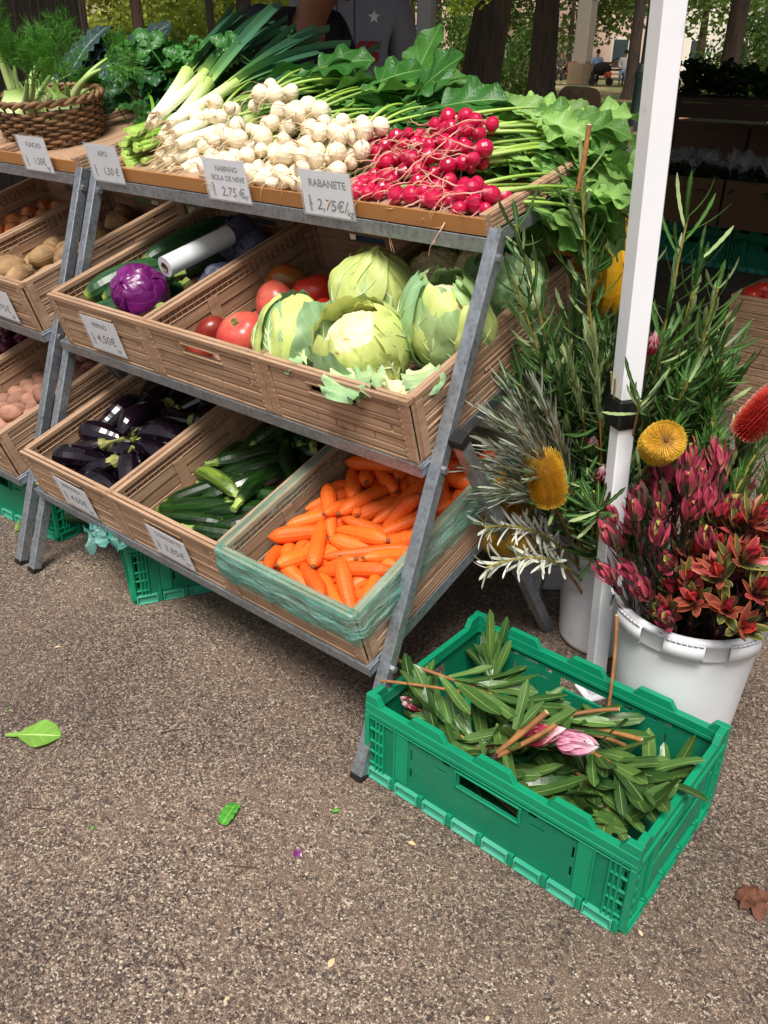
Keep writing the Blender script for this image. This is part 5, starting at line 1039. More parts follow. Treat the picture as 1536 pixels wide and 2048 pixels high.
M_LRED = [lm_('#b0303f', '#c85048'), lm_('#9a2438', '#b84448'), lm_('#c44434', '#c04048')]; M_LLF = [mat('leucadendron_stem_leaf', lin(c), .5, .15, 30, kvar=.3, leaf=.1, kmix=(lin('#5a2a34'), .6, .75)) for c in ('#38472a', '#2f3f28')]
BA = [bract_mesh('bract', random.choice(M_LA), rv(.045, .062), rv(.0062, .0090), rv(.3, .8), .4) for _ in range(8)]; BB = [bract_mesh('bud_bract', m_, .036, .010, 1.0, .55) for m_ in M_LBUD]
BE = [bract_mesh('bract', random.choice(M_LEDGE), rv(.055, .072), rv(.0085, .0115), rv(-.4, .25), .25) for _ in range(9)]; BR = [bract_mesh('bud_bract', m_, .045, .012, .8, .5) for m_ in M_LRED]
def leuc(base, end, kind, label, grp):
    o, path = bstem('leucadendron_stem', label, base, end, grp, 44, .050, .0030, random.choice(M_LLF), .30, (.25, .7), r=.0028, stm=mat_stem, prof=strap, seg=5, cat='flower stem')
    d = path[-1]-path[-3]; F = T(*path[-1]) @ frame((0, 0, 0), d+np.array([rv(-.01, .01), rv(-.015, 0), 0]))
    for ring, (n, me, sp, sc) in enumerate(((3, BB, .10, 1.), (5, BA, .32, 1.), (5, BA, .62, .95)) if kind == 0 else ((4, BR, .15, .9), (6, BE, .38, .8), (7, BE, .72, .85))):
        for q in range(n):
            a = q*2*PI/n+ring*.5+rv(-.25, .25); s1 = sp*rv(.8, 1.2)
            OB('bract', random.choice(me), o, F @ RX(a) @ T(-.012*ring, 0, .0035) @ RY(-s1) @ S(sc*rv(.85, 1.1)))
mat_stem = mat('red_brown_stem', lin('#6a3428'), .6, .2)
random.seed(71)
for i in range(46):
    f = (i+.5)/46; a = i*2.39996; q = .175*math.sqrt(f); x, y = BK1[0]-.045+q*math.cos(a)*.95, BK1[1]-.01+q*math.sin(a); zz = .655-.22*(q/.175)**1.6+.05*rv(-1, 1)+.10*(y-BK1[1])
    leuc(inb(BK1, .085), (x, y, zz), 0, 'slim dark red flower stem in the big bucket', 'dark red flower stems')
for i in range(36):
    f = (i+.5)/36; a = i*2.39996; q = .125*math.sqrt(f); x, y = BK1[0]+.085+q*math.cos(a), BK1[1]-.055+q*math.sin(a); zz = .60-.17*(q/.125)**1.6-.5*max(0, BK1[1]-.09-y)+.05*rv(-1, 1)
    leuc(inb(BK1, .085), (x, y, zz), 1, 'red flower stem with yellow edged star leaves in the big bucket', 'yellow edged flower stems')
# broad green leaves and fine sprays behind the red flowers
M_BRD = [mat('broad_green_leaf', lin(c), .42, .12, 20, veins=(lin('#9db36a'), 9., 1., .08), kvar=.2, leaf=.18) for c in ('#4f7038', '#5f7d3c')]
for i in range(8):
    bstem('broad_leaf_stem', 'stem with broad upright green leaves at the back of the big bucket', inb(BK1, .07), (rv(.44, .66), rv(.62, .74), rv(.56, .68)), 'broad leaved stems', 18, .105, .0095, random.choice(M_BRD), .5, (.2, .6), prof=strap)
for i in range(12):
    bstem('fine_spray', 'spray of fine bright green leaves behind the red flowers', inb(BK1, .08), (rv(.33, .58), rv(.62, .76), rv(.60, .76)), 'fine green sprays', 70, .045, .0020, M_FINE, .55, (.4, 1.), prof=strap, seg=5)
# proteas
M_PBR = [mat('protea_bract', lin(c), .5, .12, 40, ramp=[(0, lin(c)), (.65, lin(c)), (.9, lin('#e8c2c8')), (1, lin(tp))], leaf=.12, bump=.2, bs=200) for c, tp in (('#c04058', '#f4d8dc'), ('#e39ab6', '#f8e8ee'), ('#7a1c30', '#d0a0a8'), ('#c8a0a8', '#3a2430'))]
M_PLF = [mat('protea_leaf', lin(c), .34, .12, 20, veins=(lin('#93a862'), 1., 0., .045), kvar=.2, leaf=.14, col2=lin(d), c2s=9) for c, d in (('#466830', '#345526'), ('#557438', '#3f5f30'), ('#345427', '#284620'))]; M_PHEART = mat('protea_heart', lin('#4a2230'), .9, .3, 60, bump=.8, bs=200)
PBR = {i: [bract_mesh('bract', M_PBR[i], L, w, bd, .35) for L, w, bd in ((.055, .010, .85), (.062, .011, .75), (.045, .0095, .9))] for i in range(4)}
PLF = []
for i in range(9):
    b = MB(); b.leaf((0, 0, 0), (1, 0, 0), (0, 0, 1), rv(.095, .15), rv(.0115, .0175), bend=rv(-.4, 1.0), fold=rv(.1, .35), wave=rv(0, .12), freq=1.5, n=10, m=4, twist=rv(-.6, .6), prof=lambda s_: np.interp(s_, [0, .1, .35, .7, .9, .97, 1], [.25, .45, .85, 1, .75, .4, .08])); PLF.append(mk(b, 'leaf', M_PLF[i % 3]))
def head(o, p, d, kind, sc=1., op=1.):
    F = T(*p) @ frame((0, 0, 0), d); b = MB(); P, TH, PH = blob(14, 10); b.grid(P*np.array([.024, .008, .008])*sc+np.array([.022*sc, 0, 0]), 0, 0, 0, True); b.build('flower_heart', M_PHEART, o, F)
    for ring, (n, sp, x) in enumerate(((8, .28, .004), (9, .42, .0), (9, .62, -.004))):
        for q in range(n): OB('bract', random.choice(PBR[kind]), o, F @ RX(q*2*PI/n+ring*.35+rv(-.1, .1)) @ T(x*sc, 0, .004*sc) @ RY(-sp*op*rv(.9, 1.1)) @ S(sc*(1-.12*ring)))
CF_ = FC
def protea(label, pts, nleaf, s0, s1, kind=None, r=.0055, extra=(), ang=(.5, 1.0), sc=1., up=.25, lsc=1.):
    b0 = Vector(pts[0]); o = thing('protea_stem', label, 'flower stem', CF_ @ T(*b0), 'cut protea stems'); path = curve(np.zeros(3), np.array(pts[1])-np.array(pts[0]), np.array(pts[2])-np.array(pts[0]), 14)
    b = MB(); b.tube(path, np.linspace(r, r*.8, 14), 8); b.build('stem', M_BST, o); b = MB(); q = path[0]-path[1]; q /= np.linalg.norm(q); b.tube([path[0], path[0]+q*.001], r*.93, 8); b.build('cut_face', mat('cut_wood', lin('#d9c49a'), .7), o)
    for i in range(nleaf):
        f = s0+(s1-s0)*(i+rv(0, .8))/nleaf; x = f*13; j = min(int(x), 12); p = path[j]+(path[j+1]-path[j])*(x-j); d = path[j+1]-path[j]; d /= np.linalg.norm(d); a = i*2.4; u = np.cross(d, [.2, .1, 1.]); u /= np.linalg.norm(u); v = np.cross(d, u); off = u*math.cos(a)+v*math.sin(a); off[2] = abs(off[2])*up+rv(-.02, .12); g = rv(*ang); dv = d*math.cos(g)+off*math.sin(g)
        for tries in range(12):                         # a leaf may not pierce the crate walls
            tp = np.array(pts[0])+p+dv*.125*lsc; inside = .02 < tp[0] < .58 and .025 < tp[1] < .375 and tp[2] > .02
            if inside or tp[2] > .235: break
            dv = dv+np.array([.25*(.3-tp[0])/.3, .25*(.2-tp[1])/.2, .12]); dv /= np.linalg.norm(dv)
        OB('leaf', random.choice(PLF), o, frame(p, dv, (rv(-.4, .4), rv(-.5, .2), 1)) @ S(lsc*rv(.65, 1.2)))
    if kind is not None: head(o, path[-1], path[-1]-path[-3], kind, sc)
    for e in extra: b = MB(); b.tube(curve(*[np.array(z)-np.array(pts[0]) for z in e], 8), [r*.8]*8, 7); b.build('stem', M_BST, o)
    return o
random.seed(90)
protea('protea stem resting its cut end on the far rim of the green crate', [(-.018, .112, .232), (.10, .17, .205), (.27, .24, .165)], 20, .35, 1.0, None, .0042, [((.002, .045, .226), (.07, .11, .21), (.15, .175, .19))], lsc=1.0)
protea('protea stem with three thick cut ends sticking up over the crate rim', [(.345, .115, .292), (.31, .075, .235), (.275, .045, .185)], 3, .6, 1., None, .0062, [((.367, .114, .275), (.33, .08, .23), (.28, .047, .187)), ((.312, .086, .248), (.30, .065, .215), (.275, .045, .185))], lsc=.9)
protea('protea with dark pink half open flower', [(.20, .06, .13), (.27, .085, .19), (.312, .112, .212)], 8, .2, .8, 0, .0045, (), sc=1.2)
protea('protea with pale pink flower lying in the green crate', [(.27, .17, .12), (.32, .145, .19), (.365, .148, .208)], 8, .1, .8, 1, .0045, (), sc=1.3)
protea('protea stem whose leaves fan out against the crate end wall', [(.30, .28, .09), (.42, .20, .18), (.52, .195, .165)], 24, .35, 1.0, 3, .0045, (), ang=(.4, 1.1), sc=.75, lsc=1.1)
protea('protea stem lying under the others along the crate front', [(.12, .09, .06), (.30, .07, .10), (.45, .09, .115)], 26, .1, 1., 1, .0045, (), sc=.72)
protea('protea stem with leaves hanging to the crate corner', [(.35, .22, .08), (.45, .16, .16), (.53, .10, .12)], 18, .3, 1., 3, .0045, (), sc=.72, lsc=1.1)
protea('leafy protea bud standing in the back corner of the green crate', [(.17, .27, .05), (.12, .31, .10), (.08, .345, .13)], 14, .5, 1., 3, .0045, (), ang=(.15, .5), sc=.9, lsc=.85)
protea('bare cut stem standing up against the crate wall', [(.337, .392, .36), (.36, .375, .25), (.372, .344, .10)], 1, .9, 1., None, .0040)
protea('short brown protea stem lying across the crate', [(.405, .314, .203), (.35, .28, .195), (.27, .22, .15)], 8, .5, 1., None, .0045)
protea('pair of brown stems lying near the crate back wall', [(.468, .296, .172), (.42, .295, .165), (.33, .28, .14)], 6, .6, 1., None, .0055, [((.448, .268, .165), (.41, .275, .158), (.34, .27, .14))])
protea('leafy protea stem along the crate back wall', [(.12, .20, .10), (.22, .26, .15), (.36, .30, .13)], 20, .2, 1., None, .0045)
protea('protea stem under the rim by the rack leg', [(.30, .12, .07), (.18, .12, .13), (.06, .10, .15)], 20, .3, 1., 2, .0045, (), sc=.7)
protea('protea stem filling the bottom of the green crate', [(.06, .30, .05), (.25, .20, .08), (.50, .28, .09)], 30, .05, 1., None, .0045, (), lsc=1.1)
protea('leafy protea stem pressed along the crate front wall', [(.40, .06, .05), (.30, .05, .10), (.12, .06, .12)], 14, .1, 1., None, .0045, (), lsc=1.1)
protea('leafy protea stem pressed against the crate end wall', [(.36, .16, .05), (.50, .12, .09), (.54, .30, .10)], 12, .1, 1., None, .0045, (), lsc=1.1)
protea('protea stem buried in the middle of the green crate', [(.10, .15, .04), (.28, .16, .09), (.46, .13, .10)], 16, .05, 1., 1, .0045, (), sc=.8, lsc=1.15)
b = MB(); an = np.linspace(0, 4*PI, 40); b.tube(np.stack([.2785+.011*np.cos(an), .049+.009*np.sin(an), .188+an*.0011], 1), .0014, 5); tag(b.build('black_tie', M_BLACK, None, CF_), 'black tie wound round the three cut protea stems', 'tie')
for i, (x, y, z, a, k_) in enumerate(((.165, .60, .60, .9, 0), (.20, .58, .55, .4, 2), (.145, .64, .66, 1.2, 2), (.25, .62, .84, .5, 0))):
    b0 = inb(BK2, .05); o, path = bstem('red_protea', ('dark red protea bud just beside the tent pole', 'small maroon protea bud low behind the tent pole', 'maroon protea above the other buds', 'reddish protea high among the banksia leaves')[i], b0, (x, y, z), 'protea buds behind the pole', 16, .07, .010, M_PLF[2], .5, (.4, .9), r=.004, stm=M_BST, prof=strap, cat='flower'); head(o, path[-1], (math.cos(a)*.3, -.4, 1), k_, .85, .8)

# ------------------------------------------------------------------ under the rack: more green crates, bags, a courgette
GC2 = T(-.872, .088, 0) @ RZ(1.04)
green_crate(GC2 @ T(0, 0, 0) @ RZ(0), 'green crate with a plastic bag in it under the aubergine crate') if False else None
g2 = green_crate(T(-.884, .081, 0) @ RZ(math.atan2(.279-.081, .109)), 'green folding crate with a teal bag under the steel rack')
g3 = green_crate(T(-1.95, .10, 0) @ RZ(.07), 'green folding crate with a teal bag beyond the rack legs')
M_BAG2 = bag_mat('teal_bag', lin('#3fb5a4'), .55, .3)
def crumple(nx, ny, L, w, amp, seed):
    b = MB(); P = np.zeros((nx, ny, 3))
    for i in range(nx):
        for j in range(ny):
            u, v = i/(nx-1), j/(ny-1)*2-1; q = Vector((u*4+seed, v*3, seed)); wd = w*(.6+.4*math.sin(PI*min(1, u*1.2)))
            P[i, j] = (u*L+amp*.4*noise.noise(q*2), v*wd+amp*.5*noise.noise(q*2.3+Vector((5, 0, 0))), amp*(noise.noise(q*1.6)+.6*noise.noise(q*4.1))+.03*math.cos(v*1.4))
    b.grid(P, .5); return b
b = crumple(26, 18, .22, .075, .045, 2.); b.v.append(b.v[0]*0+b.v[0]+[0, 0, .006]) if False else None
tag(b.build('plastic_bag', M_BAG2, None, T(-.79, .16, .235) @ RZ(PI+.55) @ RY(.16)), 'crumpled teal plastic bag spilling from the crate under the aubergines', 'plastic bag')
tag(crumple(26, 18, .24, .08, .045, 7.).build('plastic_bag', M_BAG2, None, T(-1.40, .20, .235) @ RZ(PI+.2) @ RY(.05)), 'crumpled teal plastic bag hanging out of the crate under the pink potatoes', 'plastic bag')
tag(crumple(22, 16, .30, .10, .05, 11.).build('plastic_bag', M_BAG2, None, T(-.80, .18, .20) @ RZ(1.05)), 'teal plastic bag lying inside the crate under the rack', 'plastic bag')
mk_ = squash('marrow', .34, .036, .12, M_CUC); o = tag(OB('marrow', mk_[0], None, T(-1.36, .20, .037) @ RZ(.85) @ RX(1.2)), 'long green marrow lying on the asphalt behind the rack legs', 'marrow'); OB('stem_stub', mk_[1], o)

# ------------------------------------------------------------------ litter on the asphalt
M_FLF = mat('fresh_leaf', lin('#79a845'), .45, .1, 30, veins=(lin('#b8d880'), 5., 1.3, .06), leaf=.2, bump=.2, bs=60); M_FLF2 = mat('crinkled_leaf', lin('#4f9a34'), .45, .25, 90, veins=(lin('#7fbf55'), 6., 1.3, .07), bump=1., bs=70, bd=.006)
random.seed(3)
b = MB(); b.leaf((0, 0, 0), (1, 0, 0), (0, 0, 1), .12, .042, bend=.15, fold=.12, wave=.08, freq=2, n=16, m=8, prof=lambda s_: np.interp(s_, [0, .25, .35, .6, .85, 1], [.1, .18, .6, 1, .85, .2])); tag(b.build('turnip_leaf', M_FLF, None, T(-.665, -.42, .010) @ RZ(.75)), 'fresh light green turnip leaf lying flat on the asphalt', 'leaf')
b = MB(); b.leaf((0, 0, 0), (1, 0, 0), (0, 0, 1), .066, .0155, bend=.3, fold=.3, wave=.15, freq=4, n=16, m=8, prof=lambda s_: np.interp(s_, [0, .1, .5, .9, 1], [.5, .9, 1, .85, .3])); tag(b.build('mint_leaf', M_FLF2, None, T(-.105, -.275, .008) @ RZ(1.98)), 'small crinkled green leaf on the bare asphalt', 'leaf')
M_DRY = mat('dry_brown_leaf', lin('#5a3424'), .8, .25, 30, kvar=.2); b = MB()
for k_ in range(7): a = k_*.9+rv(-.2, .2); b.leaf((0, 0, .004), (math.cos(a), math.sin(a), rv(.1, .5)), (0, 0, 1), rv(.03, .055), rv(.008, .014), bend=rv(.5, 1.6), wave=.3, fold=.3, n=8, m=4)
tag(b.build('dead_leaf', M_DRY, None, T(.765, .235, .003)), 'crumpled dark brown dead leaf on the asphalt beside the green crate', 'leaf')
M_TWIG = mat('twig', lin('#4a2c1e'), .8, .2); TW = []
for i in range(16):
    a = rv(0, 6.28); x, y = rv(-.9, .75), rv(-.75, -.02); L = rv(.02, .07); d = np.array([math.cos(a), math.sin(a), 0])*L; p = np.array([x, y, .003]); b = MB(); b.tube(curve(p-p, d*.5+np.array([rv(-.006, .006), rv(-.006, .006), .001]), d, 6), [.0011, .0012, .001, .0009, .0008, .0005], 5)
    tag(b.build('twig', M_TWIG, None, T(*p)), 'thin dark twig lying on the asphalt', 'twig', 'twigs on the asphalt')
M_PET = mat('pale_scrap', lin('#c8b088'), .7, .2)
for i in range(14):
    b = MB(); L = rv(.008, .02); b.leaf((0, 0, 0), (1, 0, rv(.05, .3)), (0, 0, 1), L, L*.28, bend=rv(.3, 1.), n=5, m=2, fold=.2); tag(b.build('leaf_scrap', M_PET if i % 3 else M_FLF2, None, T(rv(-.9, .85), rv(-.8, .05), .003) @ RZ(rv(0, 6))), ('tiny pale leaf scrap on the asphalt' if i % 3 else 'tiny green leaf scrap on the asphalt'), 'leaf', 'leaf scraps on the asphalt')
b = MB(); b.leaf((0, 0, 0), (1, 0, .1), (0, 0, 1), .022, .008, bend=.8, wave=.3, n=6, m=3); tag(b.build('purple_scrap', M_RC, None, T(.045, -.225, .003)), 'tiny scrap of purple cabbage on the asphalt', 'leaf')
# ------------------------------------------------------------------ market tent over the stall, plus an added shade roof
M_CANVAS = mat('dark_canvas', lin('#22302c'), .8, .1, 6, bump=.1)  # unseen canvas, chosen dark to keep the stall interior dark
def canopy(x0, x1, y0, y1, z, label):
    c = thing('market_tent_roof', label, 'tent roof', T((x0+x1)/2, (y0+y1)/2, z), 'market tent roofs'); a, b2 = (x1-x0)/2, (y1-y0)/2; b = MB()
    b.add([(-a, -b2, 0), (a, -b2, 0), (a, b2, 0), (-a, b2, 0), (0, -b2*.45, .75), (0, b2*.45, .75)], [(1, 2, 5, 4), (3, 0, 4, 5)], [(0, 1, 4), (2, 3, 5)]); b.build('roof', M_CANVAS, c, None, False)
    b = MB()
    for (p, q) in (((-a, -b2), (a, -b2)), ((a, -b2), (a, b2)), ((a, b2), (-a, b2)), ((-a, b2), (-a, -b2))): b.add([(*p, -.22), (*q, -.22), (*q, .0), (*p, .0)], [(0, 1, 2, 3)])
    b.build('valance', M_CANVAS, c, None, False)
canopy(-3.3, .26, .62, 7.0, 2.42, 'dark canvas tent roof over the vegetable rack'); canopy(.29, 3.8, 1.75, 7.0, 2.42, 'unseen dark canvas roof added beside the stall to hold back light')  # second roof is out of view, added to block light from the side

# ------------------------------------------------------------------ the shaded back of the stall
M_PLANK = mat('table_plank', lin('#3f2e23'), .7, .2, 3, stretch=(2, 20, 20), bump=.3, bs=8); M_CARDB = mat('cardboard', lin('#6a4f36'), .85, .08, 8)  # plank and cardboard colours darkened to deepen the stall's shade
for k in range(3): brown_crate(T(.328, 2.72, .0+k*.166) @ RZ(PI/2) @ S(1, 1, 1.13), ('bottom brown crate of the stack in the shaded stall', 'middle brown crate of the stack in the shaded stall', 'top brown crate of the stack, holding tomatoes')[k])
random.seed(12)
for i in range(12):
    x, y = -.21+.09*(i % 6), 2.80+.10*(i//6); a_, b_ = random.choice(TOMS); a_ = a_.copy(); a_.materials.append(M_TOMS[i % 2]); o = OB('tomato', a_, None, T(x+rv(-.01, .01), y+rv(-.01, .01), .478+rv(0, .012)) @ RZ(rv(0, 6)) @ RX(rv(0, .6))); OB('stem_scar', b_, o); tag(o, 'red tomato on top of the stacked crates in the shade', 'tomato', 'tomatoes on the crate stack')
b = MB(); b.box((-.27, 2.73, .440), (.31, 3.1, .444)); tag(b.build('cardboard_sheet', M_CARDB, None, None, False), 'cardboard sheet under the tomatoes on the crate stack', 'cardboard')
M_CLEAR = mat('clear_box_plastic', lin('#d8dde0'), .1, .02, spec=.6, alpha=.25)
b = MB(); b.box((0, 0, 0), (.2, .14, .09)); b.box((.01, .01, .0902), (.19, .13, .098)); tag(b.build('clear_box', M_CLEAR, None, T(-.10, 2.98, .4445), False, .006), 'clear plastic box standing behind the stacked tomatoes', 'box')
for k, x in enumerate((-1.87, -1.26, -.65)):
    g = green_crate(T(x, 5.60, 0) @ S(1, 1, 1.35), ('green crate under the table near the tent pole', 'green crate under the middle of the table', 'green crate under the table behind the crate stack')[k])
    for q in range(3): tag(crumple(20, 14, .3, .12, .12, 20.+k*3+q).build('clear_bag', M_CLEAR, None, T(x+.12+.13*q, 5.78, .30) @ RZ(rv(0, 6))), 'crumpled clear plastic bag in a green crate under the table', 'plastic bag', 'clear bags in the crates')
tb = thing('market_table', 'two level wooden table at the shaded back of the stall', 'table', T(-.6, 5.2, 0))
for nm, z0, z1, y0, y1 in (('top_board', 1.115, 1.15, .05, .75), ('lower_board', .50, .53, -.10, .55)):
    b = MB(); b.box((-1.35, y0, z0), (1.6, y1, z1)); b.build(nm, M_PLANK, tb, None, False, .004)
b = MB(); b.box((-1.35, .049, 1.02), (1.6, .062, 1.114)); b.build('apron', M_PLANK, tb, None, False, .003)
for x in (-1.28, 1.5):
    for y in (.12, .48): b = MB(); b.box((x-.03, y-.03, 0), (x+.03, y+.03, 1.114)); b.build('leg', M_PLANK, tb, None, False)
for k, x in enumerate((-1.95, -1.20, -.45)):
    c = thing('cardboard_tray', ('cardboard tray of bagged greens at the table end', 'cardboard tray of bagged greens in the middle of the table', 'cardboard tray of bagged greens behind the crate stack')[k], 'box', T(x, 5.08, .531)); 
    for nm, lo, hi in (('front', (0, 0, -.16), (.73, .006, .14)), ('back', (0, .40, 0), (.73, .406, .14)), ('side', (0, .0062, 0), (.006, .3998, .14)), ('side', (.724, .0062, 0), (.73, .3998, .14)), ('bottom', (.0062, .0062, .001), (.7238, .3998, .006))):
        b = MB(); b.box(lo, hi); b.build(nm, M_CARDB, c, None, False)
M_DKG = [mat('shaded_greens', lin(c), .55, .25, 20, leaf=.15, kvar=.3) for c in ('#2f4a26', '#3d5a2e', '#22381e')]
def tuft(R, H, n, L, w, m, nm):
    b = MB()
    for i in range(n):
        a = rv(0, 6.28); q = R*math.sqrt(rv(0, 1)); z = rv(0, H); b.leaf((q*math.cos(a), q*math.sin(a), z), (math.cos(a)+rv(-.6, .6), math.sin(a)+rv(-.6, .6), rv(.0, 1.3)), (0, 0, 1), L*rv(.7, 1.2), w*rv(.7, 1.2), bend=rv(.2, 1.2), wave=.25, freq=3, n=7, m=4)
    return mk(b, nm, m)
TFT = [tuft(.14, .16, 110, .13, .035, m_, 'greens') for m_ in M_DKG]
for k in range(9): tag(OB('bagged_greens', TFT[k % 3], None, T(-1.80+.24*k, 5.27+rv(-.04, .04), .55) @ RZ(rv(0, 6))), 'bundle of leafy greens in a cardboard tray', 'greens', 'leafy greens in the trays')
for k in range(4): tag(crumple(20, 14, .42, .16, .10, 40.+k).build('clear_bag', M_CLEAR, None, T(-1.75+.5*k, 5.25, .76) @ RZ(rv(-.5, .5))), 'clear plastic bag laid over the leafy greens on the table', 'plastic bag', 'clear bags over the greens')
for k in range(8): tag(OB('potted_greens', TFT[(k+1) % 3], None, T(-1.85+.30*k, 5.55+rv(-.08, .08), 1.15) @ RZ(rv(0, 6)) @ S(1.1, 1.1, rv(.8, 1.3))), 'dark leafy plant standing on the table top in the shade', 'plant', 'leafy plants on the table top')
for k, x in enumerate((-2.1, -1.45, -.8)):
    b = MB(); b.box((0, 0, 0), (.62, .4, .95)); 
    for q in range(5): b.box((-.004, -.008, .05+q*.18), (.624, .0005, .18+q*.18))
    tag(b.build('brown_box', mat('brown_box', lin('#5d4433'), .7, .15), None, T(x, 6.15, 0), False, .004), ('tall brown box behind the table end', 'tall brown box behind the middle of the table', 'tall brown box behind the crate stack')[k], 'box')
# bananas hanging at the back of the rack
M_BAN = mat('banana_skin', lin('#d9a514'), .45, .1, 12, ramp=[(0, lin('#6a5a20')), (.08, lin('#c9b02a')), (.2, lin('#e0ac18')), (.9, lin('#dba416')), (1, lin('#4a3a18'))], col2=lin('#b8841a'), c2s=9, c2lo=.55, c2hi=.75)
bm = MB(); s_ = np.linspace(0, 1, 14); an = np.arange(7)*2*PI/7; bm.tube(np.stack([.10*np.sin(s_*1.7), 0*s_, -.10+.10*np.cos(s_*1.7)-.05*s_], 1), np.interp(s_, [0, .12, .25, .5, .8, .95, 1], [.006, .007, .016, .019, .017, .009, .006]), 7); BAN = mk(bm, 'banana', M_BAN)
for k, (x, y, z) in enumerate(((-.19, .92, 1.07), (-.035, .92, 1.05))):
    bb = thing('banana_bunch', ('bunch of ripe bananas hanging behind the radish tray', 'bunch of ripe bananas hanging lower beside the rack post')[k], 'bananas', T(x, y, z), 'banana bunches')
    for q in range(9): OB('banana', BAN, bb, RZ(-.9+.24*q+rv(-.1, .1)) @ T(.012, 0, -.02*(q % 2)) @ RY(rv(.1, .6)) @ S(1.15))
    b = MB(); b.tube([(0, 0, .09), (0, 0, .03), (0, 0, -.03)], [.008, .011, .016], 7); b.build('stalk', M_BST, bb)
# ------------------------------------------------------------------ people
M_SKIN = mat('skin_brown', lin('#8a5a42'), .5, .08, 10, sss=.1); M_SKIN2 = mat('skin_light', lin('#c99a80'), .5, .08, 10, sss=.1); M_HAIR = mat('dark_hair', lin('#1c1613'), .6, .2, 60)
M_EYE = mat('eye_white', lin('#d8d4cc'), .2)
def cloth(name, c, **k): return mat(name, lin(c), .85, .1, 12, bump=.35, bs=30, bd=.01, **k)
def skinned(name, V, E, R, m, parent, sub=2):
    me = bpy.data.meshes.new(name); me.from_pydata([tuple(v) for v in V], E, []); o = OB(name, me, parent); me.materials.append(m)
    md = o.modifiers.new('skin', 'SKIN'); md.use_smooth_shade = True; md.branch_smoothing = .3
    if not me.skin_vertices: bpy.context.view_layer.update()
    for i, sv_ in enumerate(me.skin_vertices[0].data): sv_.radius = (R[i], R[i]) if not isinstance(R[i], tuple) else R[i]; sv_.use_root = (i == 0)
    s = o.modifiers.new('sub', 'SUBSURF'); s.levels = sub; s.render_levels = sub; return o
POSE = dict(pel=(0, 0, .95), spi=(0, 0, 1.13), che=(0, 0, 1.33), nec=(0, .0, 1.50), hb=(0, -.015, 1.575), hm=(0, -.02, 1.66), ht=(0, -.005, 1.735), sl=(.175, 0, 1.43), sr=(-.175, 0, 1.43), el=(.23, .03, 1.15), er=(-.23, .03, 1.15), wl=(.24, -.07, .92), wr=(-.24, -.07, .92), hl=(.09, 0, .90), hr=(-.09, 0, .90), kl=(.10, -.02, .50), kr=(-.10, -.02, .50), al=(.10, .02, .09), ar=(-.10, .02, .09), tl=(.115, -.14, .04), tr=(-.115, -.14, .04))
